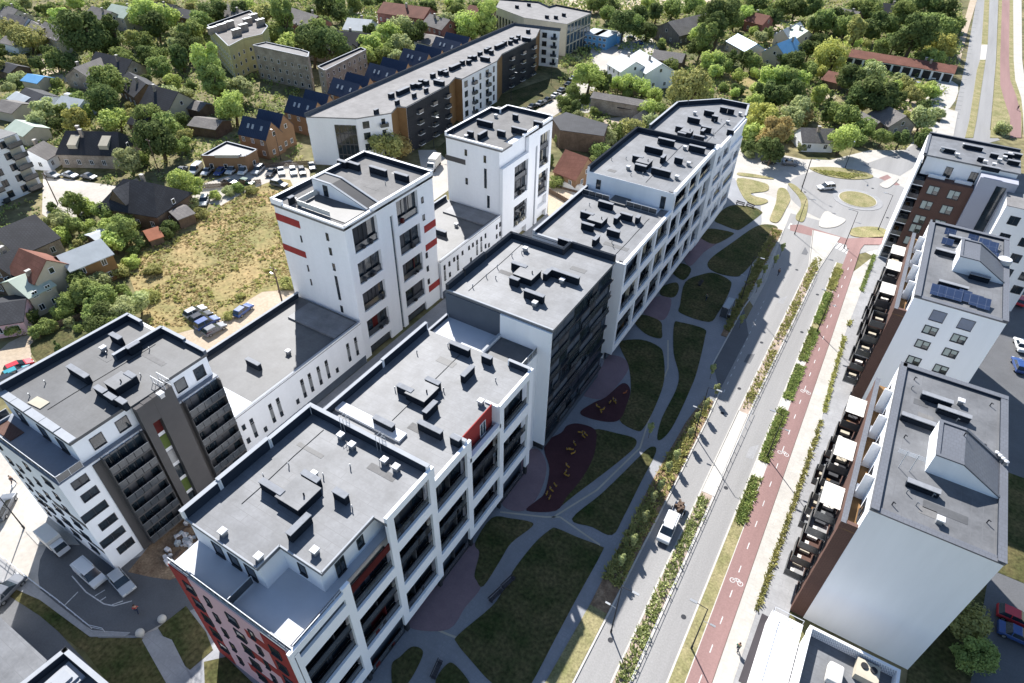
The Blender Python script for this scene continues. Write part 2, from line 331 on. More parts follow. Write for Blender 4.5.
def parapet(parent,segs,z,t=0.35,h=0.9,m='white',cap='coping',name='parapet',lining=None):
    if lining is None:
        xs_=[q for s in segs for q in (s[0],s[2])]; ys_=[q for s in segs for q in (s[1],s[3])]
        lining=((min(xs_)+max(xs_))/2,(min(ys_)+max(ys_))/2) if (max(xs_)-min(xs_)>3 and max(ys_)-min(ys_)>3) else (parent.location.x,parent.location.y)
    """segs: (x0,y0,x1,y1[,h]) centre lines, axis aligned or not"""
    for s in segs:
        x0,y0,x1,y1=s[:4]; hh=s[4] if len(s)>4 else h
        d=Vector((x1-x0,y1-y0)); L=d.length; c=((x0+x1)/2,(y0+y1)/2); b=MB()
        n_=Vector((-d.y,d.x)).normalized(); oc=Vector(c)
        b.obox(c,d,None,L+t-0.01,t,z,z+hh-.05); b.mi=1; b.obox(c,d,None,L+t+0.04,t+.06,z+hh-.05,z+hh)
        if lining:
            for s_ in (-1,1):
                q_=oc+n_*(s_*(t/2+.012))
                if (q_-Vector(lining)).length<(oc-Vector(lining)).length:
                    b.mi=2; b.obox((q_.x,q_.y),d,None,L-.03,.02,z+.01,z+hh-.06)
        b.build(name,[M[m],M[cap],M['lining']],parent)
def railing(parent,segs,z,h=1.0,m='rail',posts=1.2,glass=None,name='railing'):
    b=MB()
    for x0,y0,x1,y1 in segs:
        d=Vector((x1-x0,y1-y0)); L=d.length; c=Vector(((x0+x1)/2,(y0+y1)/2)); b.obox(c,d,None,L,.06,z+h-.06,z+h); b.obox(c,d,None,L,.03,z+.1,z+.14)
        n=max(1,int(L/posts)); dn=d.normalized()
        for i in range(n+1):
            q=Vector((x0,y0))+d*(i/n); b.obox(q,d,None,.05,.05,z,z+h-.06)
        if glass:
            b.mi=1; b.obox(c,d,None,L-.1,.02,z+.14,z+h-.06); b.mi=0
    return b.build(name,[M[m]]+([M[glass]] if glass else []),parent)

# =================================================================== main buildings
LAND=[]   # (phrase, u, v) used to word tree and shrub labels
def land(ph,u,v): LAND.append((ph,u,v))
def base(name,label,cat,u,v,group=None): return thing(name,label,cat,(u,v,0),0,group)
def body(parent,poly,z1,wm,rm,z0=0.0,name='wall',roof='roof'):
    b=MB(); b.prism(poly,z0,z1-.12,bottom=False); w=b.build(name,M[wm],parent)
    b=MB(); b.prism(poly,z1-.12,z1); r=b.build(roof,M[rm],parent)
    return w,r
def rect(u0,u1,v0,v1): return [(u0,v0),(u1,v0),(u1,v1),(u0,v1)]
def frame_facade(parent,F,piers,bays,top_by_bay,bot=2.0,pw=0.95,d0=-0.35,d1=0.0,m='shadewhite'):
    """white lattice: piers at given positions, open panels per bay (z ranges)"""
    for i,(a0,a1) in enumerate(zip(piers[:-1],piers[1:])):
        op=sorted(bays[i]); top=top_by_bay[i]; z=bot; b=MB()
        for (lo,hi) in op:
            if lo>z+.05: F.box(b,a0+pw/2,a1-pw/2,z,lo,d0,d1-.004)
            b.build('frame_beam',M[m],parent); b=MB()
            z=max(z,hi)
        if top>z+.05: F.box(b,a0+pw/2,a1-pw/2,z,top,d0,d1-.004)
        b.build('frame_beam',M[m],parent)
    for i,a in enumerate(piers):
        t=max(top_by_bay[max(0,i-1)],top_by_bay[min(i,len(top_by_bay)-1)])
        b=MB(); lo=max(a-pw/2,piers[0]-0.45); F.box(b,lo,a+pw/2,bot,t,d0,d1); b.build('frame_pier',M[m],parent)
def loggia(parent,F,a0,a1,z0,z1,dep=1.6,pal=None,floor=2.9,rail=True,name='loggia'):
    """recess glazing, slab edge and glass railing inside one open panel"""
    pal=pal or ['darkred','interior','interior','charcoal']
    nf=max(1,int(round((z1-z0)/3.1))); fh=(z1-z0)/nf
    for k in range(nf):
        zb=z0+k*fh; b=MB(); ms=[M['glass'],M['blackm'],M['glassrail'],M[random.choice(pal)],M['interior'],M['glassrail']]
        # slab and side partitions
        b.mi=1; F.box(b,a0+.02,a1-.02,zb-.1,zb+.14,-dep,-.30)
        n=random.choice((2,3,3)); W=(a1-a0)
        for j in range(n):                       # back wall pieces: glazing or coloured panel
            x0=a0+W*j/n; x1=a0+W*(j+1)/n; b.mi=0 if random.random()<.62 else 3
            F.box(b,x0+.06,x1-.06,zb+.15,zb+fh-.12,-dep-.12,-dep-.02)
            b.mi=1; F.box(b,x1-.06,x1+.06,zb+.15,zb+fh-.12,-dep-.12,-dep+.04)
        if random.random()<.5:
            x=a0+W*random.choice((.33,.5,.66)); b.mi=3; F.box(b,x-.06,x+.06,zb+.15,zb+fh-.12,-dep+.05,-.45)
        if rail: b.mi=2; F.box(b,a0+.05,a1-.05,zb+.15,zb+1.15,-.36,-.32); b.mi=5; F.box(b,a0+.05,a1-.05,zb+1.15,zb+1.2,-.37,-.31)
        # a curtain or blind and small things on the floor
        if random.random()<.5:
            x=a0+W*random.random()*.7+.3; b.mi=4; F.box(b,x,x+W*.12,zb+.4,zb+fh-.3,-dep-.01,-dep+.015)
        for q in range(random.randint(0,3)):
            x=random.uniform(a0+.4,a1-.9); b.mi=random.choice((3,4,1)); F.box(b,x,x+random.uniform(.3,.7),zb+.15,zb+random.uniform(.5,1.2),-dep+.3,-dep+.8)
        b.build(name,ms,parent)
UF=-28.4
# ------------------------------------------------ A1 + A2 : the front block with the white lattice
A=base('apartment_block','front apartment block with white lattice facade, red and pink end wall and large terrace','apartment building',-37,33)
land('the front white lattice block',-37,33)
core=UF-1.3
# A1 body below terrace
body(A,rect(-45.4,core,12.4,32.5),18.0,'white','deckwhite',name='wall',roof='terrace')
b=MB(); b.prism([(-45.38,15.7),(-35.45,15.7),(-35.45,18.3),(-30.6,18.3),(-30.6,32.4),(-45.38,32.4)],18.0,21.6,bottom=False); b.build('penthouse_wall',M['offwhite'],A)
pent=[(-45.5,15.4),(-35.3,15.4),(-35.3,18.1),(-30.0,18.1),(-30.0,25.2),(-28.45,25.2),(-28.45,32.5),(-45.5,32.5)]
b=MB(); b.prism(pent,21.6,22.0); b.build('roof',M['membrane'],A)
b=MB(); 
for s in ((-45.4,15.45,-35.4,15.45),(-35.35,15.4,-35.35,18.15),(-35.3,18.15,-30.0,18.15),(-30.05,18.2,-30.05,25.2)):
    d=Vector((s[2]-s[0],s[3]-s[1])); b.obox(((s[0]+s[2])/2,(s[1]+s[3])/2),d,None,d.length+.1,.16,22.0,22.14)
b.build('roof_edge',M['coping'],A)
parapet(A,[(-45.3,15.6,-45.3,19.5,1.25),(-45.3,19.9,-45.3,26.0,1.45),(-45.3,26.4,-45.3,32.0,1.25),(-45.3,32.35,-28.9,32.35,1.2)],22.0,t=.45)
# terrace parapet/railing front and right
parapet(A,[(-45.2,12.6,-28.6,12.6,.55)],18.0,t=.4,m='white')
railing(A,[(-45.2,12.5,-28.7,12.5)],18.5,h=.95,m='rail',posts=.9,glass='glassrail')
railing(A,[(-28.7,12.7,-28.7,18.8)],18.9,h=.7,posts=.9,glass='glassrail')
railing(A,[(-37.0,12.7,-37.0,15.4)],18.0,h=1.3,posts=2.0,glass='glassrail',name='partition_screen')
F=FS(15.7)
for a in (-42.6,-40.3,-38.0): window(A,F,a,a+1.4,18.1,20.2,'frame','glass',mull=0,name='terrace_door' if a>-41 else 'window')
window(A,FS(18.3),-33.6,-32.6,18.8,20.6,mull=0); window(A,FE(-30.6),20.0,21.2,18.1,20.4,mull=1,name='terrace_door'); window(A,FE(-30.6),23.0,23.9,18.8,20.4,mull=0)
# end wall (faces the camera): red corner bands and pink field with dark slit windows
F=FS(12.4)
b=MB(); F.box(b,-45.42,-42.6,0,18.3,0,.10); F.box(b,-32.8,-29.6,3,18.0,0,.10); F.box(b,-35.6,-32.8,14.3,15.9,0,.10);F.box(b,-37.5,-32.8,9.0,10.6,0,.10);F.box(b,-39.0,-34.5,3.2,4.9,0,.10); b.build('red_cladding',M['red'],A)
b=MB()
for q in ((-42.6,-39.0,.0,18.3),(-39.0,-37.5,4.9,18.3),(-37.5,-35.6,10.6,18.3),(-35.6,-32.8,15.9,18.3),(-35.6,-32.8,10.6,14.3),(-37.5,-34.5,4.9,9.0),(-34.5,-32.8,0,9.0),(-39,-34.5,0,3.2),(-29.6,-28.4,2.2,18.3)): F.box(b,q[0],q[1],q[2],q[3],0,.07)
b.build('pink_cladding',M['lilac'],A)
for k,z in enumerate((15.2,12.1,9.0,5.9,2.8)):
    for a,wd in ((-44.0,1.5),(-40.9,.7),(-37.9,1.5),(-34.8,.7),(-32.1,1.4)):
        window(A,Fac((0,12.3),(1,0)),a,a+wd,z,z+1.6,'frame','glass',bar=.06,mull=0)
# lattice facade
F=FE(UF); piers=[12.4,19.1,25.75,32.35,39.15,46.2,53.3]
bays=[[(17.3,18.3),(9.1,15.5),(3.7,7.1)],[(14.4,19.9),(6.3,12.8),(0,4.5)],[(17.5,21.75),(9.4,15.9),(3.4,7.6)],[(14.7,19.15),(6.4,13.0),(0,4.7)],[(9.3,16.3),(3.4,7.5)],[(14.9,19.3),(6.4,13.1),(0,4.8)]]
tops=[19.3,19.9,22.75,20.4,16.9,20.5]
frame_facade(A,F,piers,bays,tops,bot=2.0)
for i,(a0,a1) in enumerate(zip(piers[:-1],piers[1:])):
    for lo,hi in bays[i]:
        if i==0 and lo==17.3:
            bb=MB(); F.box(bb,a0+.45,a1-.45,lo,hi,-.45,-.3); bb.build('slot_window',M['glass'],A); continue
        if i==1 and lo==14.4: hi=17.3
        if lo==0: lo=.3
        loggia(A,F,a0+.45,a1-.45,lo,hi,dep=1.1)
bb=MB(); F.box(bb,19.55,25.3,17.45,18.6,-.3,-.2); bb.build('red_screen',M['darkred'],A)
# A2 body
body(A,rect(-45.4,core,32.5,53.4),20.0,'offwhite','membrane',name='wall',roof='roof')
b=MB(); b.prism(rect(core,UF-.5,32.5,39.2),19.7,20.0); b.prism(rect(core,UF-.5,46.2,53.3),19.7,20.0); b.build('roof_strip',M['membrane'],A)
parapet(A,[(-45.2,33.6,-45.2,44.0,1.1),(-45.2,44.4,-45.2,53.3,1.2),(-31.6,53.2,-28.8,53.2,.9),(-30.2,39.0,-28.9,39.0,.75)],20.0,t=.4)
b=MB(); b.box(-44.9,-35.2,35.2,36.6,20.02,20.35); b.build('roof_step',M['deckwhite'],A)
# red loggia cut into the roof edge of bay 4
b=MB(); b.box(core+.01,core+.12,39.4,46.0,16.7,20.2); b.build('red_cladding',M['red'],A)
b=MB(); b.box(core,-28.95,39.3,46.0,16.4,16.7); b.build('balcony_floor',M['deckgrey'],A)
b=MB(); b.box(-30.6,-28.5,45.75,46.1,16.7,20.2);b.build('side_wall',M['offwhite'],A)
window(A,FE(core+.12),43.1,44.3,16.8,19.0,'wframe','glassb',mull=1,name='balcony_door')
b=MB(); b.box(-28.95,-28.4,39.3,46.0,16.7,17.4); b.build('balcony_parapet',M['offwhite'],A)
# ladders
for (px,py) in ((383,448),(340,436)):
    u,v=P(px,py,22); b=MB()
    for k in (-.25,.25): b.cyl((u+k,32.75,20),(u+k,32.75,24.2),.03,n=5); b.cyl((u+k,32.75,24.2),(u+k,31.9,24.2),.03,n=5); b.cyl((u+k,31.9,24.2),(u+k,31.9,22),.03,n=5)
    for j in range(10): b.cyl((u-.25,32.75,20.3+j*.4),(u+.25,32.75,20.3+j*.4),.02,n=4)
    b.build('roof_ladder',M['coping'],A)
c3=lambda x,y:(170+x/3.596,340+y/3.596); c4=lambda x,y:(170+x/3.596,493+y/3.596); c5=lambda x,y:(400+x/3.596,330+y/3.596)
for f,x,y,k,L in ((c3,365,525,'E',3.0),(c3,460,545,'B',3.0),(c3,505,488,'E',2.2),(c3,612,548,'E',1.6),(c4,462,110,'D',2.6),(c3,610,325,'s',0),(c3,650,360,'s',0),(c3,768,415,'s',0),(c3,810,440,'s',0),(c3,512,465,'s',0),(c4,183,625-550,'s',0),(c4,515,190,'s',0),(c4,312,212,'s',0)):
    q=f(x,y)
    if f is c4 and x==183: q=(220.5,527)
    chimney(A,q[0],q[1],22.0,k,L)
for f,x,y,k,L in ((c3,845,170,'E',2.2),(c3,905,178,'B',2.8),(c3,945,145,'E',2.0),(c3,935,238,'D',2.2),(c3,935,310,'E',3.2),(c3,768,290,'E',2.8),(c5,215,55,'E',3.0),(c5,313,93,'E',1.4),(c5,243,145,'D',2.3),(c5,200,385,'E',1.2),(c5,290,240,'s',0),(c5,20,460,'E',2.0)):
    q=f(x,y); chimney(A,q[0],q[1],20.0,k,L)
# recessed ground floor
b=MB(); b.box(core-.2,core+.25,12.5,53.4,0,2.2); b.build('ground_floor',M['slate_wall'],A)
for a in piers[1:]:
    b=MB(); b.box(-29.0,-28.5,a-.2,a+.2,0,2.0); b.build('column',M['charcoal'],A)
# ------------------------------------------------ gap terrace between A2 and A3 (belongs to the front block)
body(A,rect(-45.4,-30.3,53.4,58.4),19.0,'offwhite','deckwhite',name='link_wall',roof='link_terrace')
parapet(A,[(-45.2,53.6,-45.2,58.2,.6)],19.0,t=.3)
b=MB(); b.box(-36,-30.4,53.7,58.2,19.02,19.3); b.build('dark_roof_patch',M['membrane_dark'],A)
parapet(A,[(-36.3,54.0,-36.3,58.2,.8)],19.0,t=.3)
railing(A,[(-30.4,53.6,-30.4,58.2)],19.0,h=1.1,posts=1,glass='glassrail')
# ------------------------------------------------ A3 dark block
A3=base('apartment_block','dark charcoal apartment block with slatted facade between the two white lattice blocks','apartment building',-37,68)
land('the dark charcoal block',-37,68)
p3=[(-45.4,58.5),(-28.4,58.5),(-28.4,78.4),(-35.8,78.4),(-35.8,75.9),(-45.4,75.9)]
b=MB(); b.prism([(-45.3,58.6),(-28.75,58.6),(-28.75,78.3),(-35.9,78.3),(-35.9,75.8),(-45.3,75.8)],0,23.1,bottom=False); b.build('wall',M['charcoal'],A3)
b=MB(); b.prism(p3,23.1,23.5); b.build('roof',M['membrane'],A3)
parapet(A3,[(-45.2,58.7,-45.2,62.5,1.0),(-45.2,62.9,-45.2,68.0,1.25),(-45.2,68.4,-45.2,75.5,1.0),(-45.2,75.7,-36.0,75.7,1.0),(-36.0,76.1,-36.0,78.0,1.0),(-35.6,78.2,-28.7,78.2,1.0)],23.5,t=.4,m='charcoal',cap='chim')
parapet(A3,[(-45.2,58.6,-28.5,58.6,.12)],23.5,t=.2,m='coping')
b=MB(); FS(58.5).box(b,-45.4,-36.3,16.5,23.1,0,.12); b.build('blue_grey_wall',M['slate_wall'],A3)
b=MB(); FS(58.5).box(b,-36.3,-28.4,1.5,23.1,0,.25); b.build('pale_end_wall',M['offwhite'],A3)
for a in (-44,-42,-39.5): window(A3,FS(58.36),a,a+1.1,16.6,18.6,mull=0,name='terrace_door')
F=FE(-28.75)
for k in range(7):   # floor bands with glazing, slats and railings
    z=2.2+k*3.0; b=MB(); b.mi=0; F.box(b,58.6,78.3,z-.15,z+.15,0,.40)
    x=58.8
    while x<78:
        wd=random.uniform(1.4,3.2); x1=min(x+wd,78.1); t=random.random(); b.mi=1 if t<.5 else (2 if t<.85 else 3)
        F.box(b,x,x1-.12,z+.2,z+2.75,.02,.10)
        if t>.3: b.mi=4; F.box(b,x,x1-.12,z+.2,z+1.15,.33,.37)
        x=x1
    b.build('floor_band',[M['charcoal'],M['glass'],M['slate_wall'],M['interior'],M['glassrail']],A3)
b=MB(); b.box(-29.2,-28.7,58.7,78.2,0,1.9); b.build('ground_floor',M['slate_wall'],A3)
c2=lambda x,y:(430+x/6.827,220+y/6.827)
for x,y,k,L in ((610,300,'E',2.4),(665,350,'B',2.9),(577,395,'E',1.4),(712,495,'E',3.0),(800,350,'D',1.4),(920,358,'E',4.6),(652,165,'s',0),(905,380,'s',0),(717,535,'s',0)):
    q=c2(x,y); chimney(A3,q[0],q[1],23.5,k,L)
# ------------------------------------------------ A4-A6 back lattice block
B4=base('apartment_block','long white lattice apartment block in three stepped roof sections beside the roundabout','apartment building',-37,120)
land('the long white lattice block by the roundabout',-37,120)
body(B4,rect(-45.4,core,83.0,103.6),20.4,'offwhite','membrane_v')
b=MB(); b.prism(rect(core,UF-.5,83.6,103.6),20.1,20.4); b.prism(rect(core,UF-.5,104,127.3),23.6,23.9); b.build('roof_strip',M['membrane_v'],B4)
b=MB(); FS(83.0).box(b,core-2,UF,1.8,20.5,0,.3); b.build('end_panel',M['offwhite'],B4)
body(B4,rect(-45.6,core,103.6,127.0),23.9,'offwhite','membrane_v')
p6=[(-45.0,127),(UF-.5,127),(UF-.5,150.5),(-30.2,158.2),(-36.8,158.2),(-43.0,152.3),(-45.0,150.2)]
body(B4,p6,22.6,'offwhite','membrane_v')
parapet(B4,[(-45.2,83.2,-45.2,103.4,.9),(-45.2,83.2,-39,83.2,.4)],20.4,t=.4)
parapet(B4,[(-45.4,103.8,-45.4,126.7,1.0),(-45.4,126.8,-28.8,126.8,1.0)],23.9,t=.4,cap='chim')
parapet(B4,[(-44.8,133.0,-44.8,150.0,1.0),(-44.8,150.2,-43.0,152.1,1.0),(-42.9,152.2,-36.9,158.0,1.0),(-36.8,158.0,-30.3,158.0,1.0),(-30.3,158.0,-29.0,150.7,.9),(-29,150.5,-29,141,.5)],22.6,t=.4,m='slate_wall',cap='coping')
b=MB(); FS(103.6).box(b,-45.6,-28.5,20.4,23.9,0,.05); b.build('upper_wall',M['offwhite'],B4)
for q in ((-45.0,-39.6),(-36.2,-30.4)):
    railing(B4,[(q[0],101.0,q[1],101.0)],20.4,h=1.1,posts=1.2,glass='glassrail'); b=MB(); b.box(q[0],q[1],101.1,103.5,20.42,20.6); b.build('terrace',M['deckwhite'],B4)
window(B4,FS(103.55),-43.5,-42.6,21,22.8,mull=0);window(B4,FS(103.55),-30.8,-29.9,20.6,22.9,mull=0)
b=MB(); b.box(-39.5,-36.3,100.6,103.5,20.42,20.75); b.build('dark_roof_patch',M['membrane_dark'],B4)
F=FE(UF)
def rows(parent,piers_rows,F,top,bot=2.0,pal=None):
    zs=[r[0] for r in piers_rows]
    b=MB(); vmin=min(r[1][0] for r in piers_rows); vmax=max(r[1][-1] for r in piers_rows)
    prev=bot
    for (z0,z1),ps in piers_rows:
        F.box(b,vmin,vmax,prev,z0,-.5,-.004); prev=z1
        for p in ps: F.box(b,max(vmin,p-.4),min(vmax,p+.4),z0,z1,-.5,0)
    F.box(b,vmin,vmax,prev,top,-.5,-.004); b.build('lattice_frame',M['shadewhite'],parent)
    for (z0,z1),ps in piers_rows:
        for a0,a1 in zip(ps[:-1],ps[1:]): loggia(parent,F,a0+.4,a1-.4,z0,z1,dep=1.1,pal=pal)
pl=['interior','brownpanel','slate_wall','cream']
rows(B4,[((3.4,8.4),[83.1,90.7,97.6,104]),((10.0,14.2),[83.1,91.0,97.7,104]),((15.8,19.9),[83.1,90,96.7,104])],F,20.6,pal=pl)
rows(B4,[((3.6,7.4),[104,110.5,117,122,127.3]),((9.0,13.0),[104,112,120,127.3]),((14.4,18.3),[104,109.5,116,122.5,127.3]),((19.6,23.1),[104,112,118,127.3])],F,24.1,pal=pl)
b=MB(); b.box(UF-.6,UF+.25,126.6,129.3,1.8,24.0); b.build('pale_end_wall',M['offwhite'],B4)
rows(B4,[((3.6,7.4),[129.2,136,143,150.5]),((9.0,13.0),[129.2,134,141,150.5]),((14.2,17.6),[129.2,137,145,150.5]),((18.8,21.8),[129.2,134,139.5])],F,22.9,pal=pl)
b=MB(); b.box(core-.2,core+.25,83,150,0,2.2); b.build('ground_floor',M['slate_wall'],B4)
c7=lambda x,y:(560+x/4.016,180+y/4.016)
for x,y,k,L in ((110,130,'E',2.4),(152,150,'B',2.6),(112,175,'E',2.2),(185,88,'E',2.8),(230,145,'D',1.6),(268,135,'E',2.2),(315,145,'D',1.2),(216,200,'E',2.2),(146,230,'D',1.8),(115,260,'s',0),(30,240,'E',3.2)):
    q=c7(x,y); chimney(B4,q[0],q[1],20.4,k,L)
c8=lambda x,y:(570+x/6.827,120+y/6.827)
for x,y,k,L in ((575,185,'E',3.6),(640,243,'D',1.8),(465,245,'E',2.0),(510,272,'B',2.4),(485,305,'E',2.2),(402,295,'s',0),(625,335,'E',3.6),(735,360,'s',0),(745,255,'E',1.5),(815,268,'s',0),(660,130,'E',3.4),(790,160,'s',0),(870,178,'E',3.2)):
    q=c8(x,y); chimney(B4,q[0],q[1],23.9,k,L)
c9=lambda x,y:(640+x/6.827,80+y/6.827)
for x,y,k,L in ((370,255,'E',2.7),(380,200,'s',0),(475,208,'E',2.2),(515,243,'E',1.3),(605,262,'s',0),(575,185,'E',1.6),(625,195,'E',1.4),(690,205,'s',0),(270,315,'E',1.5),(322,340,'B',2.2),(287,358,'E',1.7),(405,378,'E',2.2),(455,318,'E',2.2),(432,338,'D',1.7),(622,338,'E',1.4)):
    q=c9(x,y); chimney(B4,q[0],q[1],22.6,k,L)
# ------------------------------------------------ rear row: W block, link, tower, link, tower
W=base('apartment_block','bronze and white apartment block with balcony bands and terrace, at the lower left','apartment building',-72,23)
land('the bronze apartment block',-72,23)
UW=-64.6
body(W,rect(-80,UW,12.3,33.5),17.3,'offwhite','deckgrey',name='wall',roof='terrace')
b=MB(); b.prism([(-79.5,15.5),(-65.3,15.5),(-65.3,33.3),(-79.5,33.3)],17.3,20.6,bottom=False); b.build('penthouse_wall',M['offwhite'],W)
pr=[(-79.8,15.3),(-65.0,15.3),(-65.0,22.4),(-64.5,22.4),(-64.5,27.2),(-65.0,27.2),(-65.0,33.4),(-73.4,33.4),(-73.4,32.6),(-79.8,32.6)]
b=MB(); b.prism(pr,20.6,21.0); b.build('roof',M['membrane_dark'],W)
parapet(W,[(-79.6,15.9,-79.6,32.4,1.0),(-79.4,32.5,-77.0,32.5,.9),(-73.4,26.5,-73.4,33.0,1.0),(-73.2,33.2,-69,33.2,.9),(-68.6,33.2,-65.2,33.2,.6)],21.0,t=.4,m='slate_wall',cap='coping')
b=MB()
for i in range(5): b.box(-79.6+i*2.95,-79.6+i*2.95+2.8,15.3,16.2,21.0,21.12+.06*(i%2))
b.build('edge_flashing',M['coping'],W)
railing(W,[(-79.9,12.5,UW-.1,12.5),(-79.9,12.5,-79.9,15.3),(UW-.1,12.5,UW-.1,15.3)],17.3,h=1.15,posts=1.2,glass='glassrail')
b=MB(); b.box(-79.2,-75.5,13.0,14.6,17.32,17.4); b.build('terrace_decking',M['brown'],W)
F=FS(15.5)
for a in (-77.5,-72.8,-69): window(W,F,a,a+1.6,17.5,19.6,mull=0)
F=FE(-65.3)
for a in (17.2,20.3,28.2,31.0): window(W,F,a,a+1.5,17.9,19.7,mull=0)
F=FE(UW)
b=MB(); F.box(b,16.0,22.4,0,16.9,0,.16); F.box(b,27.2,33.5,0,16.9,0,.16); b.build('bronze_cladding',M['bronze'],W)
b=MB(); F.box(b,24.6,27.2,0,20.9,0,.9); F.box(b,22.4,23.4,0,20.8,0,.9);F.box(b,23.4,24.6,17.6,20.85,0,.88); b.build('stair_tower',M['bronze'],W)
for i in range(6):
    z=.8+i*2.85; b=MB(); F.box(b,23.42,24.58,z,z+2.2,0,.1); b.build('stair_window',M[['glass','greendoor','glass','steel','greendoor','darkred'][i]],W)
for k in range(6):
    z=1.0+k*2.75
    for a0,a1 in ((17.0,22.0),(27.8,33.1)):
        b=MB(); b.mi=0; F.box(b,a0,a1,z-.12,z+.1,.16,1.15); b.mi=1
        n=5
        for j in range(n):
            x0=a0+(a1-a0)*j/n; b.mi=random.choice((1,1,1,3)); F.box(b,x0+.05,x0+(a1-a0)/n-.05,z+.1,z+2.3,.17,.24)
            b.mi=2; F.box(b,x0+.03,x0+(a1-a0)/n-.03,z+.1,z+1.15,1.08,1.12)
        b.mi=6; F.box(b,a0,a1,z+1.15,z+1.2,1.06,1.14)
        for x in (a0,a1-.08): b.mi=0; F.box(b,x,x+.08,z+.1,z+2.6,.2,1.05)
        b.build('balcony',[M['bronze'],M['glass'],M['glassrail'],M['interior'],M['slate_wall'],M['cream'],M['steel']],W)
for (a0,a1,z) in ((13.3,15.1,15.3),(13.4,15.3,12.9),(12.3,15.3,10.2),(13.3,15.4,7.5),(12.4,15.4,4.9),(13.5,15.6,2.2)):
    window(W,F,a0,a1,z,z+1.25,mull=1)
F=FS(12.3)
for z in (15.2,12.4,9.9,7.3,4.7,2.0):
    for a in (-78.5,-76.2,-72.5,-68.6):
        if random.random()<.85: window(W,F,a,a+random.choice((1.0,1.8)),z,z+1.2,mull=0)
b=MB(); F.box(b,-71.5,UW,9.0,9.9,0,.03); F.box(b,-73.5,UW,3.9,4.6,0,.03); b.build('grey_band',M['bronze'],W)
c0=lambda x,y:(0+x/5.557,330+y/5.557)
for x,y,k,L in ((430,225,'E',3.8),(640,30,'E',2.0),(735,80,'D',1.6),(722,245,'E',1.6),(655,275,'B',2.2),(555,325,'E',1.8),(612,365,'E',1.6),(672,390,'E',1.4),(880,330,'s',0),(560,75,'s',0)):
    q=c0(x,y); chimney(W,q[0],q[1],21.0,k,L)
u,v=P(39,403,21); b=MB(); b.obox((u,v),(1,0.1),None,2.2,1.2,21.0,21.12); b.build('loose_panel',M['cream'],W)
u,v=P(158,383,21.5); railing(W,[(u-1.2,v,u+1.2,v),(u-1.2,v+.8,u+1.2,v+.8)],21,h=1.1,posts=.6,name='ladder_guard')
# dirty white plinth and links
def link(v0,v1,lab,wins,pat):
    L=base('link_building',lab,'low building',-72,(v0+v1)/2)
    body(L,rect(-79.3,UW-.2,v0,v1),8.6,'white','membrane_dark')
    parapet(L,[(-79.1,v0+.2,-79.1,v1-.2,1.0)],8.6,t=.4)
    parapet(L,[(UW-.35,v0+.2,UW-.35,v1-.2,.35)],8.6,t=.3)
    b=MB(); b.box(-76,UW-.8,v1-5.5,v1-.6,8.62,8.9); b.build('roof_step',M['membrane'],L)
    F=FE(UW-.2)
    for a,z,h in wins: window(L,F,a-.28,a+.28,z,z+h,mull=0)
    for a in pat: 
        b=MB(); F.box(b,a-.29,a+.29,3.95,6.05,0,.05); b.build('grey_panel',M['steel'],L)
    b=MB(); F.box(b,v0+.1,v1-.1,0,1.6,0,.06); b.build('plinth',M['slate_wall'],L)
    return L
w1=[]
for a in (34.5,35.9,39.4,40.9,45.8,47.4,49.3,51.1,56.1,58.0): w1+= [(a,5.8,.95),(a,3.0,.95)]
w1+=[(37.6,2.6,.9),(44.2,2.9,.9),(53.0,2.8,.9)]
L1=link(33.6,59.8,'low flat-roofed wing between the bronze block and the red striped tower',w1,(35.9,39.4,40.9,45.8,47.4,49.3,51.1,56.1,58.0))
land('the first low wing',-72,46)
w2=[]
for a in (83.5,85.1,87.9,94.8,96.4,98,104.6): w2+= [(a,6.3,1.0),(a,3.8,1.0)] if a<103 else [(a-.9,6.3,1.0),(a-.9,4.0,1.0),(a-2.2,6.3,1),(a-2.2,4,1)]
w2+=[(86.7,6.5,.9),(89.6,6.5,.9),(91.9,6.5,.9),(93.3,6.5,.9),(92.5,3.4,.9),(99.3,3.4,.9)]
L2=link(82.4,104.0,'low flat-roofed wing between the two white towers, pale wall of slit windows',w2,(83.5,87.9,94.8,96.4))
chimney(L1,252.7,361,8.6,'E',2.8); chimney(L1,287,347.6,8.6,'s'); chimney(L2,439.5,229.5,8.6,'E',3.2); chimney(L2,456,221,8.6,'s')
b=MB(); b.box(-72,UW-.6,33.8,37.2,8.62,8.75); b.build('white_terrace',M['deckwhite'],L1)
T1=base('apartment_tower','tall white apartment tower with two red stripes and red loggias in two columns','apartment tower',-73.5,71)
land('the red striped white tower',-73.5,71)
b=MB(); b.prism([(-80.5,60.2),(-66.15,60.2),(-66.15,82.2),(-80.5,82.2)],0,25.8,bottom=False); b.build('wall',M['white'],T1)
pt=[(-80.8,60),(-65.3,60),(-65.3,82.4),(-80.8,82.4)]
b=MB(); b.prism(pt,25.8,26.2); b.build('roof',M['membrane_tower'],T1)
parapet(T1,[(-80.6,60.2,-80.6,82.2,.9),(-80.4,82.2,-65.5,82.2,.9),(-65.5,66.6,-65.5,82.0,.7),(-80.4,60.2,-78.5,60.2,.9),(-78.3,60.2,-65.5,60.2,.35),(-65.5,60.4,-65.5,66.4,.35)],26.2,t=.4,m='white',cap='white')
F=FE(-65.3); b=MB()
zs=[(3.7,7.5),(9.4,13.2),(15.0,19.1),(20.9,25.4)]
F.box(b,60.2,61.7,0,26.2,-.84,0); F.box(b,67.3,70.4,0,26.2,-.84,0); F.box(b,71.1,72.2,0,26.2,-.84,0); F.box(b,77.8,82.2,0,26.2,-.84,0); F.box(b,70.4,71.1,23.6,26.2,-.5,0)
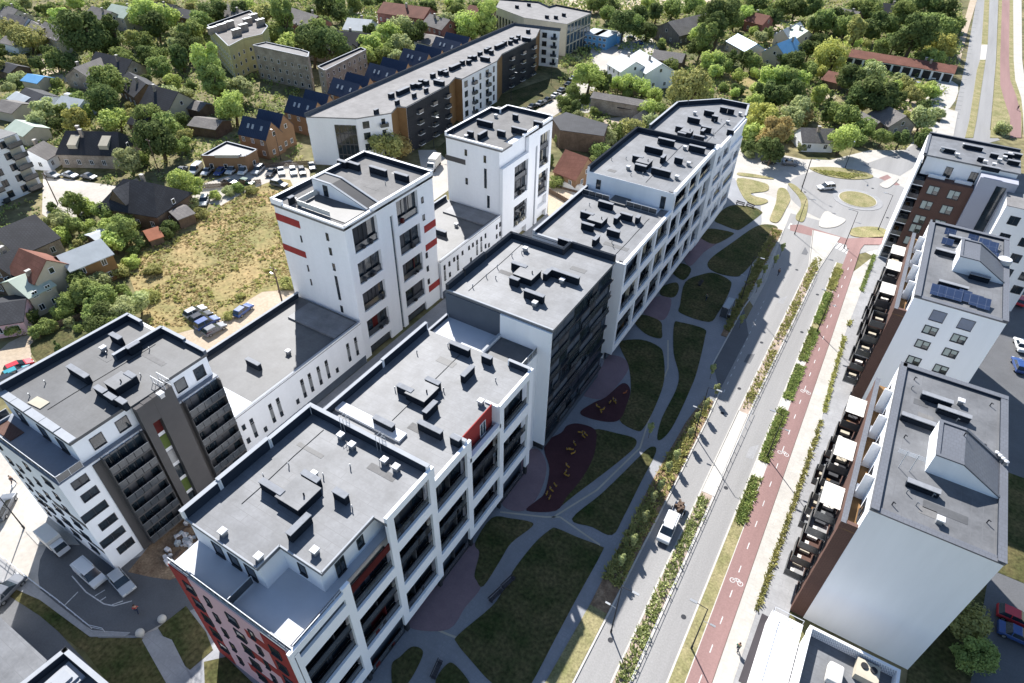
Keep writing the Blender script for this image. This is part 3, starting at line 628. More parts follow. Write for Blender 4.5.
for a0,a1 in ((61.7,67.3),(72.2,77.8)):
    pz=2.0
    for z0,z1 in zs: F.box(b,a0,a1,pz,z0,-.5,-.004); pz=z1
    F.box(b,a0,a1,pz,26.2,-.5,-.004)
b.build('white_front',M['white'],T1)
b=MB(); F.box(b,70.4,71.1,.3,23.6,-.5,-.3); b.build('stair_glazing',M['glassb'],T1)
for a0,a1 in ((61.7,67.3),(72.2,77.8)):
    for i,(z0,z1) in enumerate([(.2,2.0)]+zs):
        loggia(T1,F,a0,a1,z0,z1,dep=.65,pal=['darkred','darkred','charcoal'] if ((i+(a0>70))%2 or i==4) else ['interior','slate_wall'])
for z in (22.4,19.0,11.2,8.3,5.4): window(T1,F,78.7,79.3,z,z+1.1,mull=0)
for z0,z1 in ((16.4,17.8),(12.6,13.9),(3.4,4.8)):
    b=MB(); F.box(b,78.9,82.3,z0,z1,0,.05); b.build('red_panel',M['red'],T1)
F=FS(60.2); b=MB(); F.box(b,-80.55,-75.2,23.2,24.5,0,.07); F.box(b,-80.55,-75.3,17.6,18.8,0,.07); b.build('red_stripe',M['red'],T1)
for a,z,h,w_ in ((-69.6,22.9,1.3,.55),(-69.5,20.3,1.3,.55),(-69.4,17.4,1.3,.55),(-69.4,14.6,1.7,.55),(-69.4,11.6,3.0,.55),(-69.4,9.0,1.3,.55),(-75.7,20.6,1.2,.3),(-75.6,15.0,1.2,.3),(-75.6,12.2,1.2,.3)): window(T1,F,a,a+w_,z,z+h,mull=0,bar=.05)
# stair bulkhead with sloping back and sunken terrace
def wedge(parent,u0,u1,v0,v1,z,h,wm,rm,frac=.4,cap=None):
    b=MB(); um=u0+(u1-u0)*frac
    for (a,c) in ((v0,v1),):
        k=len(b.v); b.v+=[(u0,a,z),(u1,a,z),(u1,a,z+.15),(um,a,z+h),(u0,a,z+h),(u0,c,z),(u1,c,z),(u1,c,z+.15),(um,c,z+h),(u0,c,z+h)]
        for f in ((0,1,2,3,4),(9,8,7,6,5),(0,5,6,1),(4,9,5,0),(1,6,7,2)): b.f.append([k+i for i in f]); b.m.append(0)
        for f in ((2,7,8,3),(3,8,9,4)): b.f.append([k+i for i in f]); b.m.append(1)
    if cap:
        b.mi=2; t=.35
        b.box(u0-.02,um,v0-.03,v0+t,z+h+.01,z+h+.16); b.box(u0-.02,um,v1-t,v1+.03,z+h+.01,z+h+.16); b.box(u0-.03,u0+t,v0+t,v1-t,z+h+.01,z+h+.16)
        for a,c in ((v0-.03,v0+t),(v1-t,v1+.03)):
            b.hexa([(um,a,z+h),(u1,a,z+.15),(u1,c,z+.15),(um,c,z+h)],[(um,a,z+h+.16),(u1,a,z+.31),(u1,c,z+.31),(um,c,z+h+.16)])
    return b.build('stair_bulkhead',[M[wm],M[rm]]+([M[cap]] if cap else []),parent)
wedge(T1,-77.5,-66.2,66.3,69.3,26.2,2.5,'shadewhite','charcoal',.35,'coping')
b=MB(); b.box(-76.5,-66.3,61.5,66.2,26.22,26.3); b.build('roof_terrace',M['membrane_dark'],T1)
railing(T1,[(-76.5,61.6,-76.5,66.0),(-76.5,61.6,-69.5,61.6)],26.3,h=1.0,posts=1.5,glass='canvas')
window(T1,FS(66.3),-75.2,-74.2,26.4,28.3,mull=0,name='roof_door')
c7b=lambda x,y:(260+x/6.827,140+y/6.827)
for x,y,k,L in ((805,190,'E',3.6),(965,230,'E',2.8),(210,385,'D',1.0),(225,375,'s',0),(400,320,'s',0),(560,140,'E',2.0),(640,155,'E',2.4)):
    q=c7b(x,y); chimney(T1,q[0],q[1],26.2,k,L)
T2=base('apartment_tower','white apartment tower with a grey stripe standing behind the low wing, nearer the truck','apartment tower',-71,114)
land('the second white tower',-71,114)
p=[(-78.6,104),(-64.5,104),(-64.5,110.8),(-64.0,110.8),(-64.0,124.8),(-78.6,124.8)]
b=MB(); b.prism([(-78.5,104.2),(-65.3,104.2),(-65.3,124.7),(-78.5,124.7)],0,22.8,bottom=False); b.build('wall',M['white'],T2)
b=MB(); b.prism([(-78.6,104),(-64.6,104),(-64.6,108.0),(-66.8,108.0),(-66.8,113.5),(-64.4,113.5),(-64.4,124.8),(-78.6,124.8)],22.8,23.2); b.build('roof',M['membrane_tower'],T2)
parapet(T2,[(-78.4,106.6,-78.4,121.2,.9),(-78.4,104.2,-78.4,106.4,.9),(-78.2,121.4,-76,121.4,.9),(-76,121.6,-76,124.5,.9),(-75.8,124.6,-64.6,124.6,.9),(-64.6,112.5,-64.6,124.4,.6),(-78.2,104.2,-64.8,104.2,.35)],23.2,t=.4,m='white',cap='white')
F=FE(-64.4); b=MB()
F.box(b,104.1,108.8,0,19.2,-.8,0); F.box(b,114.5,117.6,0,23.2,-.8,0); F.box(b,118.4,119.5,0,23.2,-.8,0); F.box(b,123.8,124.8,0,23.2,-.8,0); F.box(b,117.6,118.4,19.4,23.2,-.8,0)
pz=2
for z0,z1 in ((3.5,8.6),(10.5,17.9)): F.box(b,108.8,114.5,pz,z0,-.8,-.004); pz=z1
F.box(b,108.8,114.5,pz,19.2,-.8,-.004); pz=2
for z0,z1 in ((3.5,6.0),(6.4,12.2),(13.6,21.2)): F.box(b,119.5,123.8,pz,z0,-.8,-.004); pz=z1
F.box(b,119.5,123.8,pz,23.2,-.8,-.004); b.build('white_front',M['white'],T2)
b=MB(); F.box(b,117.6,118.4,.3,19.4,-.8,-.5); b.build('stair_glazing',M['glassb'],T2)
for a0,a1,z0,z1 in ((108.8,114.5,3.5,8.6),(108.8,114.5,10.5,17.9),(119.5,123.8,6.4,12.2),(119.5,123.8,13.6,21.2)): loggia(T2,F,a0,a1,z0,z1,dep=.7,pal=['interior','slate_wall','cream'])
F=FS(104.2)
for a,z,h in ((-73.8,20,1.3),(-73.8,13.6,1.4),(-69.1,19.6,1.5),(-69,14.0,4.3),(-68.3,9.6,2.8)): window(T2,F,a,a+.6,z,z+h,mull=0,bar=.05)
b=MB(); F.box(b,-78.8,-73.7,17.9,19.0,0,.08); b.build('grey_stripe',M['bronze'],T2)
cb=lambda x,y:(430+x/6.38,90+y/6.38)
for x,y,k,L in ((350,195,'E',3.8),(420,140,'s',0),(545,155,'E',1.2),(455,258,'E',1.8),(335,268,'D',3.0),(570,242,'E',3.6),(690,200,'E',2.0),(258,262,'E',1.3),(230,270,'s',0)):
    q=cb(x,y); chimney(T2,q[0],q[1],23.2,k,L)
# ------------------------------------------------ C: the long building behind
Cb=base('long_apartment_building','long white and dark apartment building with ochre recesses and a row of black roof vents','apartment building',-123,170)
land('the long building',-123,170)
zc=13.4
pp=PX([(305.7,115.7),(356,117.5),(391,112),(397,105.2),(406,106),(449,83.2),(455,76.3),(462,78),(497,60),(502,53),(536,36.5),(540,28),(560,30),(514,24.7)],zc)
b=MB(); b.prism(pp,0,zc-.5,bottom=False); b.build('wall',M['white'],Cb)
b=MB(); b.prism(pp,zc-.5,zc-.2); b.build('roof',M['membrane_pale'],Cb)
def seg(i,j,**k): return (pp[i][0],pp[i][1],pp[j][0],pp[j][1])
parapet(Cb,[seg(13,0)],zc-.2,t=.5,h=.9,m='slate_wall',cap='chim'); parapet(Cb,[seg(12,13)],zc-.2,t=.5,h=.8,m='slate_wall',cap='chim')
def facseg(p,q):
    return Fac(p,(q[0]-p[0],q[1]-p[1])),(Vector(q)-Vector(p)).length
for i,mm,mat_ in ((2,3,'brownpanel'),(3,4,'brownpanel'),(5,6,'brownpanel'),(6,7,'brownpanel'),(8,9,'brownpanel'),(9,10,'charcoal'),(10,11,'brownpanel'),(4,5,'charcoal')):
    F,L=facseg(pp[i],pp[mm]); b=MB(); F.box(b,0.02,L-.02,0.05,zc-.55,0,.06); b.build('cladding',M[mat_],Cb)
for i,j,wm in ((4,5,'frame'),(7,8,'frame'),(9,10,'frame'),(11,12,'frame'),(1,2,'frame')):
    F,L=facseg(pp[i],pp[j]); n=max(2,int(L/3.6))
    for f in range(4):
        z=1.2+f*3.0
        for k in range(n):
            x=L*(k+.5)/n; wd=.5 if (k%3) else .9
            window(Cb,F,x-wd,x+wd,z,z+1.8,'frame','glass',mull=0)
            if k%2==1:
                b=MB(); b.mi=1; F.box(b,x-1.1,x+1.1,z-.35,z-.2,.0,1.1); b.mi=2; F.box(b,x-1.1,x+1.1,z-.2,z+.75,1.05,1.1); F.box(b,x-1.1,x-1.05,z-.2,z+.75,.1,1.05); F.box(b,x+1.05,x+1.1,z-.2,z+.75,.1,1.05)
                b.mi=random.choice((3,3,0)); F.box(b,x-.3,x+.3,z-.2,z+.5,.3,.7)
                b.build('balcony',[M['glass'],M['offwhite'],M['glassrail'],M['brownpanel']],Cb)
F,L=facseg(pp[0],pp[1]); b=MB(); F.box(b,L*.55,L*.97,.3,11.3,0,.08); g=b.build('glazed_front',M['glass'],Cb)
b=MB()
for k in range(6): F.box(b,L*.55+k*L*.084-.08,L*.55+k*L*.084+.08,.3,11.3,.08,.14)
for z in (3.2,6.1,9.0): F.box(b,L*.55,L*.97,z-.15,z+.15,.081,.16)
b.build('mullions',M['bronze'],g)
cc=lambda x,y:(380+x/6.827,0+y/6.827)
for x,y,k,L in ((75,635,'D',1.6),(155,605,'D',5.0),(225,570,'D',1.5),(265,568,'D',1.5),(280,542,'D',1.5),(315,548,'D',1.5),(360,500,'D',1.5),(402,548,'E',3.4),(400,520,'s',0),(412,478,'D',1.4),(440,470,'D',1.4),(450,485,'D',1.5),(510,442,'D',5.0),(562,412,'D',1.5),(605,408,'D',1.5),(615,382,'D',1.5),(645,380,'D',1.6),(683,352,'D',1.5),(717,388,'E',3.2),(725,330,'D',1.4),(745,320,'D',1.4),(760,342,'D',1.4),(815,300,'D',5.0),(852,280,'D',1.4),(890,275,'D',1.4),(900,252,'D',1.4),(928,262,'D',1.4),(945,240,'D',1.4),(1012,200,'D',1.4),(1000,255,'E',3.2)):
    q=cc(x,y); chimney(Cb,q[0],q[1],zc-.2,k,L,h=1.3,w=1.1)
for x,y in ((376,109),(401,100),(418,93),(430,88)):
    chimney(Cb,x if x<380 else x-4,y,zc-.2,'D' ,1.5)
# ------------------------------------------------ school-like block far behind C
S=base('office_block','flat-roofed brick and glass block standing behind the end of the long building','office building',-128,255)
sp=PX([(524,17.5),(567,24),(591,13),(556,6),(549,8),(538,3),(500,0),(496,7)],12)
body(S,sp,12,'cream','membrane_pale')
parapet(S,[(sp[i][0],sp[i][1],sp[(i+1)%8][0],sp[(i+1)%8][1]) for i in (2,3,4,5)],12,t=.4,h=.6,m='slate_wall',cap='chim')
F,L=facseg(sp[1],sp[2]); b=MB(); F.box(b,.2,L-.2,.4,11.4,0,.1); b.build('glazing',M['glassb'],S)
b=MB()
for k in range(8): F.box(b,L*k/7-.15 if k else .2,L*k/7+.15 if k<7 else L-.2,.4,11.4,.1,.25)
for z in (4,8): F.box(b,.2,L-.2,z-.25,z+.25,.101,.2)
b.build('facade_frame',M['cream'],S)
for x,y in ((547,15),(556,15.5),(564,13),(517,5),(529,3)): chimney(S,x,y,12,'E',1.6)
F,L=facseg(sp[7],sp[0]); b=MB()
for k in range(9): F.box(b,L*(k+.25)/9,L*(k+.75)/9,1,9,0,.1)
b.build('window_strip',M['glass'],S)
# ------------------------------------------------ E row on the right
def balc(parent,u0,u1,v0,v1,z,canopy=False,floorm='brown'):
    b=MB(); b.mi=0; b.box(u0,u1,v0,v1,z,z+.2); b.mi=4
    b.box(u0,u0+.05,v0,v1,z+.2,z+1.25); b.box(u0+.05,u1,v0,v0+.05,z+.2,z+1.25); b.box(u0+.05,u1,v1-.05,v1,z+.2,z+1.25)
    b.mi=2; b.box(u0+.5,u0+1.0,v0+.4,v0+1.0,z+.2,z+.65); b.mi=3; b.box(u0+.6,u1-.4,v1-1.2,v1-.7,z+.2,z+.6)
    b.build('balcony',[M[random.choice(('brown','pavegrey','charcoal'))],M['blackm'],M[random.choice(('brownpanel','canvas','steel'))],M[random.choice(('canvas','interior','cream'))],M['balcglass']],parent)
    if canopy:
        b=MB(); m=(v0+v1)/2; b.box(u0-.1,u1-.1,m-1.3,v1+.6,z+2.55,z+2.62)
        for a in (m-.9,v1+.2): b.box(u0-.1,u1,a,a+.05,z+2.45,z+2.55)
        b.box(u0-.05,u0+.02,m-.9,m-.83,z+.2,z+2.5); b.box(u0-.05,u0+.02,v1+.13,v1+.2,z+.2,z+2.5)
        b.build('canopy',M['canvas'],parent)
def eblock(lab,v0,v1,zr,brz,blank,near):
    E=base('apartment_block',lab,'apartment building',17,(v0+v1)/2)
    b=MB(); b.prism(rect(11.25,22.9,v0,v1),0,zr-.2,bottom=False); b.build('wall',M['shadewhite'],E)
    b=MB(); b.prism(rect(11.2,22.95,v0-.03,v1),zr-.2,zr); b.build('roof',M['membrane_mid'],E)
    parapet(E,[(11.6,v0+.25,11.6,v1-.2,.35),(11.9,v1-.25,22.6,v1-.25,.35),(22.6,v0+.25,22.6,v1-.5,.3),(11.9,v0+.2,22.3,v0+.2,.12)],zr,t=.7,m='copdark',cap='copdark')
    b=MB(); b.box(9.65,11.25,v0+.1,v1+.3,0,brz-1.1); b.build('brown_wall',M['brown'],E)
    b=MB(); b.box(9.65,11.25,v0+.1,v1+.3,brz-1.1,brz-1.0); b.build('narrow_terrace',M['brownpanel'],E)
    parapet(E,[(9.85,v0+.3,9.85,v1+.1,1.0)],brz-1.0,t=.5,m='brown',cap='copdark')
    parapet(E,[(10.3,v0+.3,11.1,v0+.3,1.0)],brz-1.0,t=.4,m='brown',cap='brown')
    # inclined party fins on the narrow terrace
    n=5
    for i in range(1,n):
        vv=v0+(v1-v0)*i/n; b=MB(); b.box(10.3,11.24,vv-.08,vv+.08,brz-1.0,zr-.6); b.build('party_fin',M['white'],E)
        if i%2: 
            b=MB(); b.box(10.3,11.2,vv+.3,vv+1.6,brz-1.0,brz-.5); b.build('planter',M['offwhite'],E)
    F=FW(11.25)
    for i in range(n):
        vv=v0+(v1-v0)*(i+.5)/n; window(E,F,-vv-1.0,-vv+1.0,brz-.9,brz+1.2)
    F=FW(9.65)
    for k in range(5):
        z=1.6+k*3.0
        for i in range(6):
            vv=v0+(v1-v0)*(i+.5)/6
            if k<5: window(E,F,-vv-.9,-vv+.9,z+.2,z+1.9)
    stacks=[v0+2.6,v0+9,v0+17.2,v0+23.0] if not near else [v0+4.4,v0+12.5,v0+20.9]
    for i,vv in enumerate(stacks):
        for k in range(5):
            z=2.4+k*2.95
            if vv+1.6<v1+1: balc(E,7.5,9.64,vv-1.5,vv+1.5,z,canopy=(k==4 and (near or i)))
    return E
E1=eblock('white apartment block with a big blank end wall and sloping stair hood','52.2' and 52.2,78.0,22.0,18.6,True,True)
land('the blank-walled white block',17,65)
wedge(E1,15.5,22.3,60.4,66.3,22.0,2.6,'offwhite','copdark',.38,'copdark')
ce=lambda x,y:(840+x/5.557,360+y/5.557)
for x,y,k,L in ((545,205,'E',3.2),(640,285,'E',3.4),(440,325,'E',3.4),(682,215,'s',0)):
    q=ce(x,y); chimney(E1,q[0],q[1],22.0,k,L,h=.9)
chimney(E1,924.5,485.5,22,'E',3.0,h=.8); chimney(E1,944,515,22,'s')
for x,y in ((915,378),(991,404),(905,436),(984,445),(893,503),(988,521),(954,450)):
    u,v=P(x,y,22.3); b=MB(); b.cyl((u,v,22.0 if x!=954 else 24.6),(u,v,22.5 if x!=954 else 25.1),.06,n=6); b.cyl((u,v,22.5 if x!=954 else 25.1),(u+.2,v-.15,22.5 if x!=954 else 25.1),.06,n=6); b.build('vent_pipe',M['charcoal'],E1)
for k in range(4):
    u,v=P(995+k*3,456+k*3,22.3); b=MB(); b.cyl((u,v,22),(u,v,22.9),.18,n=10); b.mi=1; b.cyl((u,v,22.9),(u,v,23.0),.26,.1,n=10); b.build('ventilator',[M['steel'],M['ventw']],E1)
for x,y in ((906,455),(917,459)):
    u,v=P(x,y,24); b=MB(); b.cyl((u,v,22),(u,v,24.6),.04,n=6)
    for k in range(4): b.cyl((u-.8,v,24.5-k*.15),(u+.8,v,24.5-k*.15),.025,n=5)
    b.build('antenna',M['rail'],E1)
E2=eblock('white apartment block with rows of solar panels on its roof','96' and 95.6,121.8,22.0,19.2,False,False)
land('the solar-roofed white block',17,108)
wedge(E2,15.5,22.4,106.2,112.5,22.0,2.6,'offwhite','copdark',.38,'copdark')
F=FS(95.6)
for r,z in enumerate((19.0,16.6,13.9,10.7,7.7,4.7)):
    for a in ((14.2,17.8) if r==0 else (14.2,17.9)):
        w_=window(E2,F,a,a+1.85,z,z+1.8 if r==0 else z+1.45,'frame','blind' if r else 'greyblind',mull=1 if r else 0,bar=.14 if r else .05)  # wide dark frame bars imitate the shadow edges round the pale panel
        if r:
            b=MB(); F.box(b,a+1.0,a+1.71,z+.14,z+.7,.021,.05); b.build('recess_shade_panel',M['glass'],w_)  # dark panel painted in for the shadowed side of the recess
        else:
            pass
cf=lambda x,y:(840+x/5.255,220+y/5.255)
for x,y,wu,wv in ((510,370,2,3),(548,378,2,3),(610,395,2,3),(655,400,2,3),(715,425,2,3),(755,440,2,3),(760,125,2,3),(800,140,2,3),(580,65,2,1.6),(565,115,2,1.6),(700,95,1.8,1.4),(690,140,2,1.5),(760,180,2,2.4),(800,190,2,2.4)):
    q=cf(x,y); u,v=P(q[0],q[1],22.5); b=MB(); wu,wv=wu*.82,wv*.75
    b.hexa([(u-wu/2,v-wv/2,22.25),(u+wu/2,v-wv/2,22.25),(u+wu/2,v+wv/2,22.8),(u-wu/2,v+wv/2,22.8)],[(u-wu/2,v-wv/2,22.31),(u+wu/2,v-wv/2,22.31),(u+wu/2,v+wv/2,22.86),(u-wu/2,v+wv/2,22.86)])
    b.mi=1
    for s in (-1,1): b.cyl((u+s*wu*.4,v+wv*.4,22.0),(u+s*wu*.4,v+wv*.4,22.75),.04,n=5)
    b.build('solar_panel',[M['solar'],M['steel']],E2)
for x,y,k,L in ((560,160,'E',2.8),(630,90,'E',3.0),(600,335,'E',3.8),(740,290,'E',2.6)):
    q=cf(x,y); chimney(E2,q[0],q[1],22.0,k,L,h=.9)
for x,y in ((632,140),(655,125),(670,150)): q=cf(x,y); chimney(E2,q[0],q[1],22,'s')
u,v=P(1004,262,22.5); b=MB(); b.cyl((u,v,22),(u+.1,v,23.0),.9,.9,n=14); b.mi=1; b.cyl((u,v,23.0),(u,v,23.1),1.0,.9,n=14); b.build('ventilator',[M['ventw'],M['ventw']],E2)
# E3
E3=base('apartment_block','brown and white apartment block with stacked corner loggias beside the roundabout','apartment building',16,155)
land('the brown-fronted block by the roundabout',16,152)
b=MB(); b.prism(rect(9.6,24.0,147.5,162),0,19.3,bottom=False); b.build('wall',M['brown'],E3)
b=MB(); b.prism(rect(8.2,24.0,149.8,162),19.3,23.1,bottom=False); b.build('penthouse_wall',M['shadewhite'],E3)
b=MB(); b.prism(rect(7.4,24.3,149.5,162.3),23.1,23.4); b.build('roof',M['membrane'],E3)
b=MB(); b.box(9.65,18.0,147.55,149.75,19.3,19.4); b.build('terrace',M['brown'],E3)
parapet(E3,[(7.7,161.9,24.0,161.9,.5),(7.65,149.8,7.65,161.7,.25)],23.4,t=.4,m='charcoal',cap='copdark')
b=MB(); b.box(7.3,7.6,147.2,162,0,23.1); b.build('white_fin',M['white'],E3)
for k in range(7):
    z=.2+k*2.9; b=MB(); b.mi=0; b.box(7.6,9.6,147.6,152.5,z,z+.2); b.mi=1; b.box(7.6,9.6,147.55,147.6,z+.2,z+1.2); b.mi=2; b.box(8.2,8.9,149,150.2,z+.2,z+.9); b.mi=3; b.box(7.6,9.6,152.4,152.5,z+.2,z+2.9)
    b.build('loggia',[M['offwhite'],M['glassrail'],M[random.choice(('brownpanel','blackm','steel'))],M['slate_wall']],E3)
F=FS(147.5)
for z in (16.7,14.9-1.5,11.3-1.2,8.0,5.0,2.0):
    for a in (10.6,14.3):
        w_=window(E3,F,a,a+2.1,z-.3,z+1.6,'frame','blind',bar=.12); b=MB(); F.box(b,a+1.15,a+1.95,z-.18,z+.6,.021,.05); b.build('recess_shade_panel',M['glass'],w_)  # dark bars and corner panel imitate shadow in the recess
b=MB(); b.box(18.1,24.4,146.6,149.4,0,22.3); b.build('grey_wall',M['grey_lilac'],E3)
b=MB(); FS(146.6).box(b,21.2,22.9,3,21.2,0,.08); b.build('stair_glazing',M['glass'],E3)
F=FS(149.8)
for a in (12.2,16.6): window(E3,F,a,a+1.3,19.6,21.8)
b=MB(); 
for a in (9.8,14.6): b.box(a,a+3.0,148.7,149.2,19.4,20.0)
b.build('planter',M['offwhite'],E3)
E3b=base('apartment_block','white apartment block with dark square windows at the right edge behind the solar roof','apartment building',28,140)
body(E3b,rect(23.2,33,140.0,158),20.6,'white','membrane_pale')
F=FS(140)
for z in (17.2,13.6,10.2,7,4):
    for a in (24.6,28,31): window(E3b,F,a,a+1.7,z,z+1.7,mull=1)
cg=lambda x,y:(860+x/5.69,120+y/5.69)
for x,y,k,L in ((505,160,'E',2.6),(650,145,'E',3.4),(692,210,'E',1.0),(750,265,'E',3.0),(770,190,'E',1.4),(850,190,'E',1.6),(900,190,'E',1.6),(880,230,'E',2.0),(475,155,'s',0),(560,185,'s',0),(600,130,'s',0),(720,225,'s',0),(800,215,'s',0),(830,200,'s',0),(770,240,'s',0),(860,180,'s',0)):
    q=cg(x,y); chimney(E3,q[0],q[1],23.4,k,L,h=.9)
# E0 : white building with the pierced roof screen at the bottom
E0=base('white_building','white building with a patterned roof parapet and rooftop units at the bottom edge','building',13,40)
q=PX([(812,626),(896,673)],8); u0,v0=q[0]; u1,v1=q[1]
body(E0,rect(u0-.1,u1+.3,26,v0),6.6,'white','membrane')
b=MB(); b.box(u0-.2,u1+.4,v0-.25,v0+.05,6.6,8.0); b.box(u0-.2,u0+.1,26,v0-.25,6.6,8.0); b.box(u1+.1,u1+.4,26,v0-.25,6.6,8.0); b.build('parapet',M['white'],E0)
b=MB()
for i in range(34):
    for j in range(5):
        x=u0+.25+i*(u1-u0)/34; b.box(x+(.1 if j%2 else 0),x+.1+(.1 if j%2 else 0),v0-.28,v0-.249,6.75+j*.23,6.87+j*.23)
b.build('pierced_pattern',M['grey_lilac'],E0)
u,v=P(836,672,7.6); b=MB(); b.box(u-.75,u+.75,v-1.2,v+1.0,6.62,7.7); b.build('rooftop_unit',M['canvas'],E0,bevel=.25)
u,v=P(867,672,7.3); b=MB(); b.box(u-1.1,u+1.1,v-1,v+1,6.62,7.6); b.mi=1; b.cyl((u-.4,v+.3,7.6),(u-.4,v+.3,7.75),.35,n=12); b.cyl((u+.5,v+.3,7.6),(u+.5,v+.3,7.75),.35,n=12); b.build('rooftop_fan_unit',[M['cream'],M['blackm']],E0)
b=MB(); b.box(7.4,u0-.25,26,v0+2.2,0,4.2); b.build('side_wing',M['white'],E0)
railing(E0,[(7.5,27,7.5,v0+2),(7.5,v0+2,u0-.4,v0+2)],4.2,h=1.1)
# ------------------------------------------------ buildings in the lower-left corner
G1=base('grey_roof_building','building with a plain grey flat roof cut by the lower left corner','building',-60,0)
g=PX([(-60,560),(0,617),(47,660),(10,720),(-60,720)],6)
body(G1,g,6,'offwhite','membrane')
G2=base('flat_roof_building','dark flat roof with a pale metal parapet at the bottom left edge','building',-50,-1)
g=PX([(64.5,650),(112,690),(60,740),(12,692)],9)
body(G2,g,8.0,'offwhite','membrane_dark'); parapet(G2,[(g[i][0],g[i][1],g[(i+1)%4][0],g[(i+1)%4][1]) for i in range(4)],8.0,t=.45,h=1.0,m='coping',cap='coping')
u,v=P(62,680,8.5); b=MB()
for k in range(3): b.box(u-1.4+k*.35,u+1.4-k*.35,v-1.4+k*.35,v+1.4-k*.35,8.0+k*.25,8.25+k*.25)
b.build('skylight',M['coping'],G2)
# NW white block
N=base('apartment_block','white apartment block with dark balconies at the left edge of the picture','apartment building',-190,62)
land('the white block at the left edge',-190,62)
nb=PX([(40,190),(-30,214),(-60,150),(17,132)],0); 
q=PX([(17,134),(0,140)],14.5)
nz=14.0; c1=P(42,186,0); top=P(17,133,nz)
c1=top; d=Vector(P(-30,150,nz))-Vector(top); d.normalize(); d2=Vector((-d.y,d.x)); 
if d2.dot(Vector((-.5,.86)))<0: d2=-d2
pn=[tuple(Vector(top)),tuple(Vector(top)+d*22),tuple(Vector(top)+d*22+d2*14),tuple(Vector(top)+d2*14)]
body(N,pn,nz,'white','membrane_dark')
F,L=facseg(pn[1],pn[0])
for k in range(5):
    z=.8+k*2.75
    for x in (2,6.5,9.5,13.5,17): window(N,F,x,x+1.5,z,z+1.6)
    b=MB(); b.mi=0; F.box(b,18.2,21.6,z-.3,z-.1,.05,1.2); b.mi=1; F.box(b,18.2,21.6,z-.1,z+.9,1.15,1.2); b.mi=2; F.box(b,18.6,21.2,z,z+2,0.03,.1); b.build('balcony',[M['charcoal'],M['glassrail'],M['cream']],N)
    b=MB(); b.mi=0; F.box(b,11.4,13.0,z-.3,z-.1,.05,1.2); b.mi=1; F.box(b,11.4,13.0,z-.1,z+.9,1.15,1.2); b.build('balcony',[M['charcoal'],M['glassrail']],N)

# small pipes, cables and repair patches on the flat roofs
rnd=random.Random(11)
for bl,(u0,u1,v0,v1,z),n,mm in ((A,(-44,-31.5,19.5,31,22.0),6,'membrane'),(A,(-44,-31.5,37.5,52,20.0),7,'membrane'),(A3,(-44,-30,60,77,23.5),8,'membrane'),(B4,(-44,-30.5,84,99,20.4),6,'membrane_v'),(B4,(-44,-30.5,105,125,23.9),7,'membrane_v'),(B4,(-43,-30.5,129,149,22.6),6,'membrane_v'),(W,(-79,-67,17,31,21.0),6,'membrane_dark'),(E1,(12.5,22,54,59,22.0),3,'membrane_mid'),(E1,(12.5,22,68,76,22.0),3,'membrane_mid'),(E2,(12.5,22,114,120,22.0),3,'membrane_mid'),(T1,(-79,-67,71.5,81,26.2),3,'membrane_tower')):
    for k in range(n):
        u=rnd.uniform(u0,u1); v=rnd.uniform(v0,v1); b=MB(); b.cyl((u,v,z),(u,v,z+.55),.06,n=6); b.cyl((u,v,z+.55),(u+.18,v-.1,z+.5),.06,n=6); b.build('vent_pipe',M['steel'],bl)
    for k in range(max(2,n//3)):
        u=rnd.uniform(u0,u1-3); v=rnd.uniform(v0,v1-1.2); b=MB(); b.box(u,u+rnd.uniform(1.5,4.5),v,v+rnd.uniform(.5,1.1),z+.004,z+.02); b.build('roof_patch',M['membrane_tower' if k%2 else 'membrane_dark'],bl)
    if n>5:
        u=rnd.uniform(u0,u1); v=v0; b=MB(); pu=u
        while v<v1:
            nv=min(v1,v+rnd.uniform(2,5)); nu=min(u1,max(u0,pu+rnd.uniform(-.12,.12))); b.cyl((pu,v,z+.04),(nu,nv,z+.04),.03,n=5); pu=nu; v=nv
        b.build('cable',M['blackm'],bl)
# =================================================================== ground and streets
sheet('ground',[(-900,-120),(500,-120),(500,1500),(-900,1500)],-0.05,M['ground'])
pav=sheet('paved_park',[(-46,5),(-9.2,5),(-9.2,62),(-9.3,72),(-9.6,84),(-11.5,104),(-15,125),(-19,150),(-22,160),(-30,170),(-46,170)],0.0,M['pathpave'])
sheet('avenue',[(-9.1,0),(-9.1,64),(-9.15,70),(-9.2,78),(-9.4,84),(-11.3,101),(-11.4,125),(-13.5,150),(-14,158),(12,158),(3,146),(-.2,128),(-.2,0)],0.01,M['asphalt'])
def strip(name,poly,m,z=0.12,thick=0.12): return sheet(name,poly,z,M[m],thick=thick)
def kerbline(pts,w=.22,z=.13):
    b=MB()
    for p,q in zip(pts[:-1],pts[1:]):
        d=Vector(q)-Vector(p); b.obox(((p[0]+q[0])/2,(p[1]+q[1])/2),d,None,d.length+.05,w,-.02,z)
    return b
# pale parking shoulder and bus bay
sheet('bus_bay',[(-12.6,92),(-9.6,86),(-9.6,104),(-12.7,112)],0.014,M['asphalt_new'])
# median
sheet('median_pavement',[(-5.45,64),(-3.7,64),(-3.9,83),(-5.5,83)],0.13,M['kerb'],thick=.12)
strip('median_soil',[(-5.45,20),(-3.7,20),(-3.7,64),(-5.45,64)],'gravel',.10,.1)
strip('median_soil',[(-5.5,83),(-3.9,83),(-3.0,135),(-4.9,135)],'gravel',.10,.1)
strip('median_tip',[(-4.9,135),(-3.0,135),(-1.6,152),(-7.5,152)],'paving',.13,.12)
